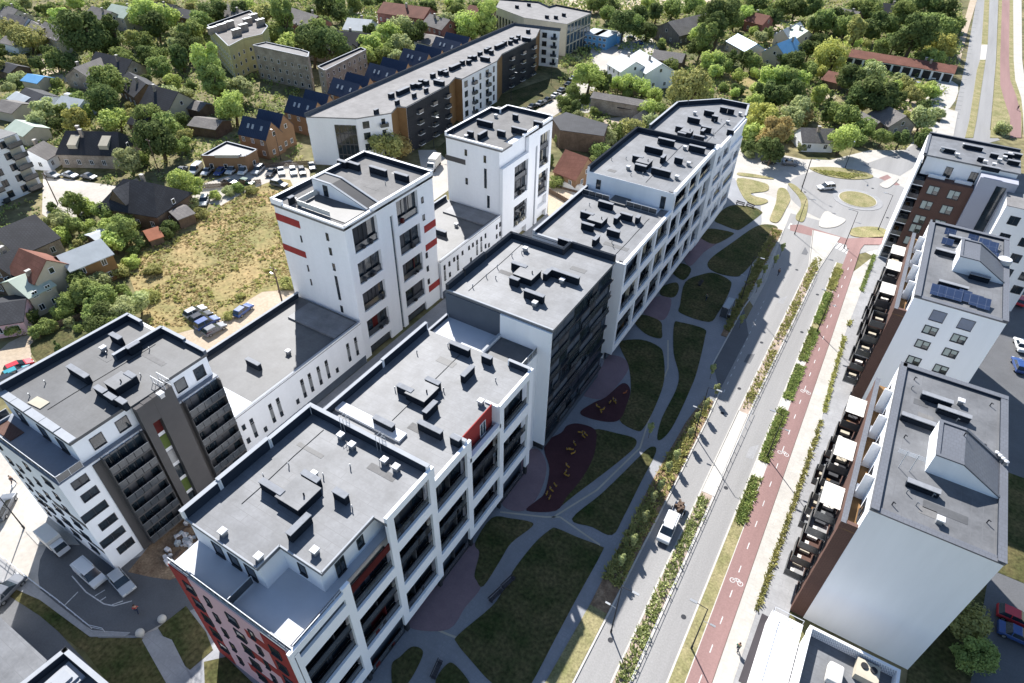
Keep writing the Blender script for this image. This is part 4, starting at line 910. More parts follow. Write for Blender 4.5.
# right verge, cycle track, walk
strip('verge_grass',[(-.1,20),(1.65,20),(1.3,112),(1.2,140),(-.1,140)],'drygrass',.12,.12)
sheet('cycle_track',[(1.72,15),(4.2,15),(3.9,112),(3.5,150),(1.19,150),(1.2,138)],0.135,M['bike'],thick=.12); sheet('cycle_track_crossing',PX([(846,239),(883,237),(883,245),(864,245),(860,250),(847,249)]),0.14,M['bike'],thick=.12)
sheet('footway',[(4.25,15),(6.0,15),(6.2,50),(6.9,74),(5.9,113),(6.6,146.5),(6.3,146.6),(3.7,138),(3.95,112)],0.14,M['paving'],thick=.12)
strip('planting_strip',[(6.02,52),(6.7,52),(8.2,117),(7.4,117)],'soil',.12,.1) if False else None
sheet('paved_forecourt',[(6.0,15),(9.66,15),(9.66,160),(7.3,160),(6.6,146.5),(5.9,113),(6.9,74),(6.2,50)],0.12,M['pavegrey'],thick=.12)
sheet('back_yard_asphalt',[(22.9,20),(60,20),(60,160),(22.9,160)],0.0,M['asphalt_new'])
sheet('back_yard_lawn',[(22.9,36),(27.6,36),(30.5,70),(30.5,98),(26.6,98),(26.6,79),(22.9,79)],0.02,M['grass'])
sheet('back_yard_lawn',[(11.3,79),(26.5,79),(26.5,95),(11.3,95)],0.02,M['grass'])
sheet('back_yard_lawn',[(30.6,72),(38,72),(38,92),(30.6,92)],0.03,M['grass'])
# lines on the avenue
def dashes(name,u,v0,v1,L,gap,w=.12,m='paint',z=.018,skew=0):
    b=MB(); v=v0
    while v+L<v1: 
        b.box(u-w/2+skew*(v-v0),u+w/2+skew*(v-v0),v,v+L,z-.002,z); v+=L+gap
    o=b.build(name,M[m]); tag(o,kind='structure'); return o
dashes('lane_dashes',-8.9+.0,86,118,.8,1.5,skew=-.035)
dashes('cycle_dashes',2.95,22,146,1.1,2.9,w=.12,z=.142,skew=-.004)
for vv in (52.5,77.5,93.5): # bicycle emblems painted on the track
    b=MB()
    for du in (-.55,.55):
        for k in range(14):
            t=2*PI*k/14; t2=2*PI*(k+1)/14
            b.quad([(2.95+du*.9+.36*math.cos(t),vv+.36*math.sin(t),.1415),(2.95+du*.9+.36*math.cos(t2),vv+.36*math.sin(t2),.1415),(2.95+du*.9+.27*math.cos(t2),vv+.27*math.sin(t2),.1415),(2.95+du*.9+.27*math.cos(t),vv+.27*math.sin(t),.1415)])
    for p,q in (((2.45,vv),(2.75,vv+.5)),((2.75,vv+.5),(3.25,vv+.5)),((3.25,vv+.5),(3.0,vv)),((3.0,vv),(2.75,vv+.5)),((3.25,vv+.5),(3.45,vv))):
        d=Vector(q)-Vector(p); b.obox(((p[0]+q[0])/2,(p[1]+q[1])/2),d,None,d.length,.09,.1395,.1415)
    tag(b.build('cycle_emblem',M['paint']),kind='structure')
for nm,pts in (('kerb',[(-9.15,5),(-9.15,64),(-9.2,70),(-9.25,78),(-9.45,84),(-9.5,86)]),('kerb',[(-5.52,20),(-5.52,83),(-4.95,135),(-7.5,152)]),('kerb',[(-3.62,20),(-3.62,64),(-3.85,83),(-2.95,135),(-1.5,152)]),('kerb',[(-.18,15),(-.18,140)]),('kerb',[(-12.7,92),(-12.8,112),(-12,125),(-13.6,150)]),('kerb',[(1.7,15),(1.25,138)])):
    tag(kerbline(pts).build(nm,M['kerb']),kind='structure')
# low rail along the median kerb
fr=thing('median_fence','low steel fence running along the planted median kerb of the avenue','fence',(-3.8,80,0))
b=MB(); v=24
while v<132:
    u=-3.72+(.17*(v-64)/19 if v>64 else 0) if v<83 else -3.9+.9*(v-83)/52
    b.box(u-.03,u+.03,v,v+.05,.1,.75); b.box(u-.02,u+.02,v+.05,v+2.0,.68,.73); v+=2.0
b.build('rail',M['rail'],fr)
# crossing bars
def zebra(pts,z=.02,n=6,w=.5):
    (x0,y0),(x1,y1),(dx,dy)=pts; b=MB()
    for i in range(n):
        c=(x0+(x1-x0)*(i+.5)/n,y0+(y1-y0)*(i+.5)/n); b.obox(c,(dx,dy),None,3.0,w,z-.002,z)
    tag(b.build('zebra_crossing',M['paint']),kind='structure')
zebra([(-13.2,151.2),(-6.5,151.2),(0,1)]); zebra([(-2.2,148.3),(2.5,146.2),(0.2,1)])
# roundabout
CX,CY=-1.1,175.0
def disc(r,n=64,sx=1,sy=1,cx=CX,cy=CY): return [(cx+r*sx*math.cos(2*PI*i/n),cy+r*sy*math.sin(2*PI*i/n)) for i in range(n)]
sheet('north_pavement',PX([(690,150),(700,128),(760,158),(830,160),(870,150),(905,150),(935,120),(960,140),(900,270),(842,240),(790,290),(770,330),(700,230)],0),-.01,M['paving'])
sheet('roundabout_road',disc(17.2),0.016,M['asphalt'])
sheet('roundabout_approach',PX([(862,165),(900,176),(925,160),(1000,140),(985,125),(950,122),(930,135),(905,150)]),0.012,M['asphalt'])
sheet('west_approach',PX([(740,167),(792,186),(800,200),(800,215),(780,200),(735,180)]),0.012,M['street'])
sheet('roundabout_apron',disc(6.0),0.08,M['pavegrey'],thick=.08); tag(kerbline(disc(4.5,40)+[disc(4.5,40)[0]],w=.3,z=.16).build('kerb',M['kerb']),kind='structure')
sheet('roundabout_lawn',disc(4.4),0.2,M['drygrass'],thick=.15)
tag(kerbline([(CX+17.3*math.cos(R_(a)),CY+17.3*math.sin(R_(a))) for a in range(-62,8,5)],w=.4).build('kerb',M['kerb']),kind='structure')
cr=lambda pts:[(700+x/5.12,160+y/5.12) for x,y in pts]
def island(nm,pts,m,z=.14): return sheet(nm,smooth_poly(PX(cr(pts)),4),z,M[m],thick=.12)
island('verge_island',[(560,45),(600,38),(700,40),(820,58),(885,82),(860,97),(760,100),(640,80)],'drygrass')
island('splitter_island',[(640,265),(700,290),(745,310),(690,345),(610,340)],'paving')
island('verge_island',[(785,350),(880,343),(948,358),(945,398),(840,398),(770,385)],'drygrass')
island('splitter_island',[(920,125),(990,90),(1015,100),(960,145)],'paving')
island('verge_lawn',[(192,95),(330,120),(352,145),(335,162),(262,172),(275,186),(335,202),(345,218),(300,232),(255,222),(215,180)],'drygrass')
island('verge_lawn',[(400,150),(440,152),(462,200),(440,250),(400,318),(358,312),(365,280),(388,220)],'drygrass')
island('verge_strip',[(450,125),(485,130),(540,185),(552,235),(532,312),(500,312),(490,290),(517,240),(505,190)],'drygrass')
island('verge_strip',[(200,66),(300,78),(372,95),(365,100),(290,92),(200,80)],'drygrass')
sheet('crossing_red',PX([(790,225),(800,224.5),(848,239),(847,245),(790,230.5)]),.024,M['bike'])
sheet('crossing_red',PX([(700+x/5.12,160+y/5.12) for x,y in ((915,92),(960,75),(1024,128),(1000,130))]),.024,M['bike'])
# northern avenue behind the roundabout
def nrd(nm,pts,m,z,th=0): return sheet(nm,PX(pts),z,M[m],thick=th)
nrd('north_avenue',[(948,138),(952.7,120),(966,60),(976.5,0),(998.4,0),(996,60),(991,120),(989,138)],'asphalt',.01)
nrd('north_median',[(965,138),(969.4,120),(977,70),(980,60),(985.5,60),(982.5,80),(976.5,120),(973,138)],'drygrass',.12,.1)
nrd('north_median',[(981.5,45),(984.5,0),(989.3,0),(987.5,45)],'drygrass',.12,.1)
nrd('north_median_pavement',[(980,60),(981.5,45),(987.5,45),(985.5,60)],'kerb',.13,.1)
nrd('north_verge',[(990,138),(991.5,120),(996.5,60),(999,0),(1002,0),(1000,60),(1000,85),(1004,100),(1010,118),(1009,138)],'drygrass',.12,.1)
nrd('north_cycle_track',[(1010,138),(1010,118),(1004,100),(1000,85),(1000,60),(1002,0),(1009.5,0),(1009,60),(1010,80),(1016,96),(1021,115),(1021,138)],'bike',.13,.1)
nrd('north_green_strip',[(1021,138),(1021,115),(1016,96),(1010,80),(1009,60),(1009.5,0),(1013,0),(1013.5,60),(1015,80),(1021,98),(1023,115)],'drygrass',.125,.1)
nrd('north_footway',[(1015,80),(1013.5,60),(1013,0),(1021.5,0),(1022,60),(1026,90),(1040,138),(1024,138),(1023,115),(1021,98)],'paving',.12,.1)
nrd('north_pavement_strip',[(935,138),(944,108),(958,112),(953,138)],'paving',.12,.1)
nrd('north_side_strip',[(960,62),(968,30),(977,0),(970,0),(955,55)],'dirt',.1,.05)
b=MB()
for i in range(26):
    t=i/26; x=965+(1-t)*-8+t*14; y=118-t*112
    u,v=P(x-2,y); b.obox((u,v),(1,.15),None,2.6,.25+.2*t,.016,.018)
tag(b.build('parking_marks',M['asphalt_new']),kind='structure')
# park lawns (slightly raised turf), plazas, playground surfaces
f6=lambda pts:[(400+x/3.596,493+y/3.596) for x,y in pts]; f5=lambda pts:[(400+x/3.596,330+y/3.596) for x,y in pts]; f4=lambda pts:[(540+x/4.267,240+y/4.267) for x,y in pts]
LK=[0]
def lawn(pts,m='grass',z=.05,n=4,nm='lawn'):
    LK[0]+=1; return sheet(nm,smooth_poly(PX(pts),n),z+LK[0]*.0015,M[m],thick=.05)
lawn(f6([(540,132),(565,128),(640,160),(722,192),(725,215),(640,370),(560,520),(470,690),(420,740),(330,683),(262,610),(205,540),(210,510),(330,408),(372,350),(412,305),(402,288),(480,185)]))
lawn(f6([(330,90),(400,92),(468,104),(474,122),(400,180),(362,240),(300,335),(275,315),(268,290),(285,215),(270,180)]))
lawn([(572,519),(592,527),(612,535),(624,516),(640,484),(656,452),(651,447),(640,456),(622,474),(600,495)],nm='lawn')
lawn(f5([(700,358),(780,372),(843,390),(846,418),(800,462),(720,525),(640,585),(590,625),(560,650),(600,600),(650,540),(690,470),(705,410)]))
lawn(f5([(640,337),(700,358),(705,410),(690,470),(650,540),(600,600),(560,650),(455,650),(490,615),(520,585),(537,500),(520,440),(525,400),(580,370),(600,345)]),'rubber',.056,nm='play_surface')
lawn(f5([(650,292),(700,260),(740,242),(800,192),(828,215),(815,270),(790,322),(740,330),(665,312)]),'rubber',.056,nm='play_surface')
lawn(f5([(790,325),(815,270),(830,215),(822,130),(795,70),(800,48),(870,36),(930,60),(947,90),(950,180),(920,270),(878,350),(850,362)]))
lawn(f5([(735,90),(800,100),(822,140),(770,212),(730,247),(680,243),(662,222),(730,125)]),'pinkpave',.03,nm='plaza')
lawn(f5([(470,430),(508,440),(527,500),(500,590),(445,650),(370,632),(372,560),(400,480)]),'pinkpave',.03,nm='plaza')
lawn(f6([(160,300),(260,182),(285,215),(268,290),(290,340),(235,410),(175,490),(50,490),(35,455),(90,380)]),'pinkpave',.03,nm='plaza')
lawn(f6([(-30,620),(0,590),(40,555),(75,560),(80,590),(30,683),(-20,720)]))
lawn(f6([(170,615),(200,620),(250,683),(240,720),(140,720),(130,670)]))
lawn(f4([(572,360),(600,352),(700,380),(703,420),(670,560),(640,640),(575,780),(530,842),(500,848),(520,760),(580,640),(592,570),(570,480)]))
lawn(f4([(620,180),(690,148),(745,142),(808,172),(815,200),(790,260),(760,310),(720,350),(600,312),(598,275)]))
lawn(cr([(40,545),(60,500),(170,420),(270,350),(330,330),(390,340),(388,375),(300,490),(220,580),(180,597),(90,580)]))
lawn(cr([(75,310),(110,262),(170,232),(270,242),(312,262),(310,280),(215,350),(180,356),(110,330)]))
lawn(cr([(-10,385),(10,368),(60,352),(160,370),(165,385),(80,430),(20,412)]))
lawn(f4([(400,345),(440,320),(512,347),(520,385),(515,420),(450,400)])); lawn(f4([(522,200),(580,182),(592,210),(570,245),(515,235)])); lawn(f4([(560,132),(600,100),(645,125),(612,172)]))
lawn(f4([(340,435),(420,425),(450,436),(400,450),(360,480)]))
lawn(f4([(450,290),(500,242),(560,255),(530,340),(450,320)]),'pinkpave',.03,nm='plaza'); lawn(f4([(610,62),(650,12),(690,-10),(770,0),(700,52),(640,112)]),'pinkpave',.03,nm='plaza')
# strip beside the kerb
sheet('kerb_planting_soil',[(-11.6,40),(-9.3,40),(-9.3,63),(-9.4,78),(-9.7,83),(-11.2,83),(-12.0,76),(-12.2,62)],.08,M['soil'],thick=.08)
sheet('kerb_verge_grass',[(-12.2,10),(-9.3,10),(-9.3,40),(-11.6,40)],.085,M['drygrass'],thick=.08)
sheet('kerb_planting_soil',[(-14.0,101),(-12.9,101),(-13.6,148),(-16,148),(-15,125)],.08,M['soil'],thick=.08)
b=MB()
for pts in ([(433,628),(447,634),(478,646),(520,683)],[(500,512),(545,517),(560,517),(600,545)],[(552,518),(597,490),(640,448),(655,400)],[(655,400),(668,368),(668,340)]):
    q=PX(pts)
    for a_,c_ in zip(q[:-1],q[1:]):
        d=Vector(c_)-Vector(a_); b.obox(((a_[0]+c_[0])/2,(a_[1]+c_[1])/2),d,None,d.length,.25,.006,.012)
tag(b.build('tactile_strip',M['cream']),kind='structure')
# ---- left side streets and grounds
sheet('courtyard',[(-64.8,6),(-45.4,6),(-45.4,160),(-64.4,160)],-0.008,M['pavegrey'])
sheet('courtyard_soil',[(-60.5,40),(-51,40),(-51,104),(-60.5,104)],0.03,M['soil'])
sheet('yard_dirt',PX([(128,572),(150,545),(185,515),(215,540),(200,570),(170,580),(150,577)]),0.03,M['soil'])
sheet('lane',PX([(150,352),(200,310),(262,292),(300,285),(330,300),(330,340),(200,480),(180,420)]),.012,M['dirt'])
sheet('lane_strip',PX([(212,356),(318,283),(322,287),(216,362)]),.02,M['paving'])
sheet('corner_street',PX([(-40,540),(-40,440),(20,450),(45,510),(90,570),(150,610),(180,620),(150,632),(100,634),(60,612),(0,560)]),.012,M['street'])
sheet('corner_street_new',PX([(38,575),(40,560),(52,535),(60,520),(115,560),(130,560),(185,540),(215,560),(225,600),(200,606),(160,625),(140,636),(110,634),(92,632),(40,590)]),.018,M['asphalt_new'])
sheet('corner_pavement',PX([(-40,552),(0,557),(60,606),(92,631),(130,633),(126,637),(90,637),(40,600),(-40,565)]),.10,M['pavegrey'],thick=.1)
sheet('corner_island',PX([(26,532),(24,515),(40,500),(60,520),(80,545),(60,545),(38,545)]),.10,M['paving'],thick=.1)
sheet('kerbside_lawn',PX([(80,645),(92,638),(140,638),(150,640),(205,740),(150,740)]),.04,M['grass'],thick=.04)
sheet('kerbside_lawn',PX([(-20,566),(0,569),(60,611),(92,640),(80,650),(40,616),(-20,577)]),.03,M['grass'],thick=.04)
sheet('corner_footpath',PX([(142,640),(152,632),(172,640),(202,700),(196,730),(170,690)]),.06,M['pavegrey'],thick=.06)
sheet('corner_lawn',PX([(158,628),(186,606),(206,632),(213,650),(190,670),(178,660)]),.045,M['grass'],thick=.04)
sheet('corner_lawn',PX([(204,662),(226,657),(260,690),(235,740),(205,690)]),.055,M['grass'],thick=.04)
sheet('corner_alley',PX([(0,584),(44,616),(112,690),(100,730),(-40,640),(-40,560)]),.004,M['asphalt_new'])
b=MB()
for i in range(7):
    q0=P(6+i*5.0,487+i*3.5+4); q1=P(16+i*4.4,492+i*2.6-9)
    d=Vector(q1)-Vector(q0); b.obox(((q0[0]+q1[0])/2,(q0[1]+q1[1])/2),d,None,d.length,.5,.018,.022)
tag(b.build('zebra_crossing',M['paint']),kind='structure')
b=MB()
for pts in ([(86,592),(104,604),(114,606),(132,601)],[(72,576),(86,592)],[(44,596),(60,610),(92,631),(130,633)],[(100,601),(106,597)],[(112,605),(123,601)],[(95,596),(105,590)],[(64,606),(78,592)]):
    q=PX(pts)
    for a_,c_ in zip(q[:-1],q[1:]):
        d=Vector(c_)-Vector(a_); b.obox(((a_[0]+c_[0])/2,(a_[1]+c_[1])/2),d,None,d.length,.13,.02,.024)
tag(b.build('parking_lines',M['paint']),kind='structure')
tag(sheet('field',smooth_poly(PX([(128,270),(128,240),(165,235),(205,215),(250,190),(290,180),(300,230),(305,285),(262,292),(225,318),(190,330),(150,335),(138,300)]),3),.03,M['field']),kind='structure')
sheet('gravel_street',PX([(44,150),(60,178),(130,188),(190,188),(240,172),(290,160),(310,170),(310,205),(250,210),(185,200),(120,200),(95,205),(62,228),(42,214)]),.02,M['street'])
sheet('back_street',PX([(428,205),(418,150),(455,150),(520,118),(568,92),(605,52),(632,50),(640,70),(610,85),(580,95),(560,112),(520,140),(470,175)]),.018,M['street'])
sheet('grass_verge',PX([(435,150),(450,162),(545,105),(575,80),(560,75),(500,95)]),.03,M['grass'])
sheet('yard_lot',PX([(560,190),(572,170),(600,165),(600,200),(560,215)]),.03,M['paving'])
sheet('yard_lot',PX([(548,180),(575,188),(560,215),(548,225)]),.035,M['dirt'])
sheet('sandy_lot',PX([(560,-6),(720,-6),(700,8),(640,12),(570,14)]),.02,M['sand'])
sheet('yard_paving',PX([(690,150),(760,150),(830,165),(830,172),(740,170),(700,158)]),.006,M['paving'])
for pts,m in (([(25,60),(60,50),(70,60),(30,75)],'sand'),([(125,28),(145,25),(143,36),(120,36)],'sand'),([(45,72),(75,70),(70,82),(50,80)],'sand'),([(20,115),(60,100),(85,95),(80,108),(30,130)],'street'),([(190,140),(235,130),(225,165),(185,165)],'drygrass'),([(30,345),(60,330),(75,345),(45,365)],'grass'),([(0,350),(30,335),(30,360),(10,385),(0,380)],'dirt'),([(595,40),(640,30),(660,60),(600,75)],'street'),([(750,48),(790,52),(780,58),(745,56)],'sand'),([(815,88),(835,85),(835,98),(815,100)],'sand'),([(935,80),(958,85),(950,108),(925,110)],'paving'),([(720,75),(780,80),(760,95),(720,95)],'field'),([(612,118),(640,118),(630,132),(600,125)],'dirt'),([(885,105),(915,100),(935,125),(890,130)],'dirt'),([(575,100),(600,98),(592,112),(572,110)],'paving'),([(345,18),(370,10),(385,20),(360,30)],'street'),([(418,15),(440,20),(420,30),(400,24)],'sand'),([(45,115),(75,110),(85,130),(50,135)],'grass'),([(12,60),(40,66),(35,80),(8,80)],'grass'),([(765,22),(800,20),(800,35),(765,38)],'dirt')):
    sheet('yard_patch',smooth_poly(PX(pts),3),.012+random.random()*.01,M[m])
# =================================================================== scattered ground plants (stuff)
def tufts(name,label,poly,n,h,m,ground=.05,w=.35,clump=1.0,kind='stuff',avoid=None):
    b=MB(); xs=[p[0] for p in poly]; ys=[p[1] for p in poly]; c=0; t=0
    while c<n and t<n*20:
        t+=1; x=random.uniform(min(xs),max(xs)); y=random.uniform(min(ys),max(ys))
        if not inpoly(x,y,poly): continue
        if noise.noise(Vector((x*.13,y*.13,3)))<-.1*clump and random.random()<.8*clump: continue
        c+=1; hh=h*random.uniform(.5,1.3)
        for k in range(3):
            a=random.random()*PI; dx,dy=math.cos(a)*w*random.uniform(.5,1),math.sin(a)*w*random.uniform(.5,1); ox,oy=random.uniform(-w,w)*.6,random.uniform(-w,w)*.6
            lx,ly=random.uniform(-1.2,1.2)*hh,random.uniform(-1.2,1.2)*hh
            b.quad([(x+ox-dx,y+oy-dy,ground),(x+ox+dx,y+oy+dy,ground),(x+ox+dx*.8+lx,y+oy+dy*.8+ly,ground+hh),(x+ox-dx*.8+lx,y+oy-dy*.8+ly,ground+hh*.8)])
    o=b.build(name,M[m]); tag(o,label,'plants',kind=kind); return o
fieldp=PX([(128,270),(128,240),(165,235),(205,215),(250,190),(288,182),(300,230),(302,280),(262,288),(225,312),(190,325),(150,330),(138,300)])
tufts('straw_grass','dry straw-coloured grass tufts over the empty field',fieldp,4200,.12,'straw',w=.25)
tufts('field_weeds','green weeds growing in patches of the dry field',fieldp,700,.4,'leaf_olive',w=.3,clump=1.5)
tufts('median_plants','leafy plants filling the median beds',[(-5.3,26),(-3.85,26),(-3.85,63),(-5.3,63)],420,.34,'leaf_mid',.1,.12,.3)
tufts('median_plants','silvery and dry plants mixed into the median beds',[(-5.3,26),(-3.85,26),(-3.9,63),(-5.3,63)],420,.36,'leaf_grey',.1,.12,.5)
tufts('median_plants','leafy plants in the far median beds',[(-5.3,84),(-4.0,84),(-3.1,140),(-4.7,140)],700,.34,'leaf_olive',.1,.12,.8)
tufts('kerb_plants','yellow-green plants in the kerbside strip',[(-11.8,44),(-9.5,44),(-9.5,63),(-9.7,78),(-10,83),(-11,83),(-12.0,65)],1100,.42,'leaf_olive',.1,.13,.8)
tufts('kerb_plants','yellow-green plants in the far kerbside strip',[(-14.0,103),(-13.0,103),(-13.8,147),(-15.8,147),(-15,125)],900,.42,'leaf_olive',.1,.14,.8)
for v0,v1,k in ((61.4,70.8,'leaf_mid'),(74.2,87.3,'leaf_mid'),(90,100.2,'leaf_mid'),(101.5,112.5,'leaf_mid'),(114.5,126.5,'leaf_mid'),(128,137.5,'leaf_olive')):
    for uu in (.2,.75,1.3):
        tufts('verge_hedge_plants','clipped green plants in rows on the verge beside the cycle track',[(uu-.2,v0),(uu+.2,v0),(uu+.2,v1),(uu-.2,v1)],int((v1-v0)*13),.33,k,.12,.10,.6)
for v0,v1 in ((50,88),(90,113),(117,119),(131,148)):
    f_=lambda v: 6.18+(v-50)*.031 if v<75 else 6.92-(v-75)*.027 if v<113 else 5.9+(v-113)*.018
    tufts('footway_plants','thin line of small plants between the footway and the forecourt',[(f_(v0)-.25,v0),(f_(v0)+.25,v0),(f_(v1)+.25,v1),(f_(v1)-.25,v1)],int((v1-v0)*16),.3,'leaf_olive' if v0<130 else 'leaf_mid',.15,.11,.25)
sheet('gravel_bed',[(-.05,70.8),(1.62,70.8),(1.6,74.2),(-.05,74.2)],.128,M['kerb']); sheet('gravel_bed',[(-.05,87.3),(1.5,87.3),(1.5,90),(-.05,90)],.128,M['kerb']); sheet('gravel_bed',[(-.05,100.2),(1.4,100.2),(1.4,101.5),(-.05,101.5)],.128,M['kerb'])
tufts('verge_shrublets','small shrubs on the roundabout verge islands',PX(cr([(570,50),(870,82),(760,96),(640,76)])),400,.3,'leaf_olive',.14,.12,.5)
# courtyard weeds
tufts('courtyard_weeds','sparse weeds on the bare courtyard soil',[(-60.4,40),(-51,40),(-51,104),(-60.4,104)],500,.35,'leaf_olive',.04,.3,1)

# repairs, manhole covers and drains in the road surfaces
rnd=random.Random(5)
for k in range(16):
    v=30+k*7.3; u=rnd.choice((-7.6,-6.9,-2.6,-1.2)); 
    if k%3==0: sheet('road_patch',[(u-.6,v),(u+.5,v+.1),(u+.55,v+rnd.uniform(1.5,4)),(u-.55,v+rnd.uniform(1.5,4))],.0145,M['asphalt_new'] if k%2 else M['pavegrey'])
    else: sheet('manhole_cover',[(u+.33*math.cos(t*PI/6),v+.33*math.sin(t*PI/6)) for t in range(12)],.0148,M['charcoal'])
for k in range(7):
    a=rnd.random()*6.28; r_=rnd.uniform(8,15); sheet('manhole_cover',[(CX+r_*math.cos(a)+.35*math.cos(t*PI/6),CY+r_*math.sin(a)+.35*math.sin(t*PI/6)) for t in range(12)],.02,M['charcoal'])
# =================================================================== cars
def car(colour,label,kind='hatch',group=None):
    r=thing('parked_car',label,'car',(0,0,0),0,group)
    L,Wd,Hh=(4.3,1.76,1.48) if kind!='van' else (5.2,1.95,2.1)
    if kind=='suv': L,Wd,Hh=4.6,1.86,1.68
    prof=[(-L/2,.35),(-L/2,.78),(-L/2+.1,.92),(L/2-1.05,.95),(L/2-.15,.74),(L/2,.62),(L/2,.35)]
    if kind=='van': prof=[(-L/2,.35),(-L/2,1.15),(L/2-.95,1.15),(L/2-.1,.95),(L/2,.7),(L/2,.35)]
    b=MB(); k=0
    for s in (-1,1): b.v+=[(x,s*Wd/2,z) for x,z in prof]
    n=len(prof); b.f.append(list(range(n))); b.f.append([n+i for i in range(n)][::-1]); b.m+=[0,0]
    for i in range(n):
        j=(i+1)%n; b.f.append([i,n+i,n+j,j]); b.m.append(0)
    body_=b.build('body',M[colour],r,local=True,bevel=.09)
    if kind=='van': cab=[(-L/2+.04,1.15),(-L/2+.08,Hh),(L/2-1.75,Hh),(L/2-1.0,1.15)]
    elif kind=='suv': cab=[(-L/2+.05,.93),(-L/2+.35,Hh),(L/2-2.1,Hh),(L/2-1.25,.93)]
    elif kind=='sedan': cab=[(-L/2+.75,.93),(-L/2+1.25,Hh),(L/2-2.0,Hh),(L/2-1.25,.93)]
    else: cab=[(-L/2+.1,.93),(-L/2+.5,Hh),(L/2-2.0,Hh),(L/2-1.2,.93)]
    b=MB(); wi=Wd/2-.06; wt=Wd/2-.22
    b.v=[(x,-(wi if i in(0,3) else wt),z-(.05 if i in(1,2) else 0)) for i,(x,z) in enumerate(cab)]+[(x,(wi if i in(0,3) else wt),z-(.05 if i in(1,2) else 0)) for i,(x,z) in enumerate(cab)]
    for f in ((0,3,2,1),(4,5,6,7),(0,1,5,4),(1,2,6,5),(2,3,7,6)): b.f.append(list(f)); b.m.append(0)
    b.build('windows',M['glass'],r,local=True)
    b=MB(); b.hexa([(cab[1][0]+.02,-wt,Hh-.055),(cab[2][0]-.02,-wt,Hh-.055),(cab[2][0]-.02,wt,Hh-.055),(cab[1][0]+.02,wt,Hh-.055)],[(cab[1][0]+.1,-wt+.05,Hh),(cab[2][0]-.1,-wt+.05,Hh),(cab[2][0]-.1,wt-.05,Hh),(cab[1][0]+.1,wt-.05,Hh)])
    if kind=='van': b.box(-L/2+.1,-L/2+2.6,-wi-.02,-wt+.01,1.15,Hh-.1); b.box(-L/2+.1,-L/2+2.6,wt-.01,wi+.02,1.15,Hh-.1)
    for s in (-1,1): b.hexa([(cab[2][0]-1.0,s*wi-.03,.95),(cab[2][0]-.9,s*wi-.03,.95),(cab[2][0]-.9,s*wi+.03,.95),(cab[2][0]-1.0,s*wi+.03,.95)],[(cab[2][0]-1.0,s*wt-.03,Hh-.05),(cab[2][0]-.9,s*wt-.03,Hh-.05),(cab[2][0]-.9,s*wt+.03,Hh-.05),(cab[2][0]-1.0,s*wt+.03,Hh-.05)])
    b.build('car_roof',M[colour],r,local=True)
    for x in (-L/2+.8,L/2-.85):
        for s in (-1,1):
            b=MB(); b.cyl((x,s*(Wd/2-.2),.33),(x,s*(Wd/2+.01),.33),.33,n=12); b.mi=1; b.cyl((x,s*(Wd/2+.01),.33),(x,s*(Wd/2+.03),.33),.2,n=8); b.build('wheel',[M['tyre'],M['steel']],r,local=True)
    for s in (-1,1):
        b=MB(); b.box(L/2-.16,L/2+.02,s*(Wd/2-.3)-.17,s*(Wd/2-.3)+.17,.6,.72); b.build('headlight',M['lampglass'],r,local=True)
    return r
def truck(label,loc,rz):
    r=thing('box_truck',label,'truck',(loc[0],loc[1],0),rz)
    b=MB(); b.box(-3.2,1.2,-1.1,1.1,.8,3.1); b.build('cargo_box',M['canvas'],r,local=True,bevel=.05)
    b=MB(); b.hexa([(1.3,-1.0,.5),(3.2,-1.0,.5),(3.2,1.0,.5),(1.3,1.0,.5)],[(1.3,-.95,2.4),(2.4,-.95,2.4),(2.4,.95,2.4),(1.3,.95,2.4)]); c=b.build('cab',M['carwhite'],r,local=True,bevel=.1)
    b=MB(); b.hexa([(2.62,-.9,1.55),(2.9,-.9,1.35),(2.9,.9,1.35),(2.62,.9,1.55)],[(2.42,-.85,2.3),(2.62,-.85,2.1),(2.62,.85,2.1),(2.42,.85,2.3)]); b.build('windscreen',M['glass'],c,local=True)
    b=MB(); b.box(-3.1,3.0,-.5,.5,.45,.8); b.build('chassis',M['blackm'],r,local=True)
    for x in (-2.3,2.2):
        for s in (-1,1):
            b=MB(); b.cyl((x,s*.8,.42),(x,s*1.08,.42),.42,n=12); b.build('wheel',M['tyre'],r,local=True)
    return r
protos={}
def heading(p,q,z=0):
    a=P(*p,z);b_=P(*q,z); return math.atan2(b_[1]-a[1],b_[0]-a[0])
def putcar(px,py,colour,kind,label,rz,group=None,z=.02):
    key=(colour,kind); u,v=P(px,py,.6)
    if key not in protos: c=car(colour,label,kind,group); protos[key]=c; c.location=(u,v,z); c.rotation_euler=(0,0,rz); return c
    c=copy_thing(protos[key],(u,v,z),rz,label)
    if group: c['group']=group
    elif 'group' in c: del c['group']
    return c
names={'carwhite':'white','cargrey':'grey','carsilver':'silver','carblack':'black','carblue':'blue','carred':'red','cargreen':'dark green','carteal':'teal'}
kn={"hatch":"hatchback","sedan":"saloon","suv":"tall car","van":"van"}
ordn=['first','second','third','fourth','fifth','sixth','seventh','eighth','ninth','tenth','eleventh','twelfth']
putcar(668,529,'carwhite','van','white van driving down the near carriageway of the avenue, loaded trailer behind',heading((675,515),(664,540)))
protos[("carwhite","van")].scale=(.88,.9,.9)
putcar(826,187,'carwhite','suv','white car driving round the west side of the roundabout',heading((832,186),(818,187)))
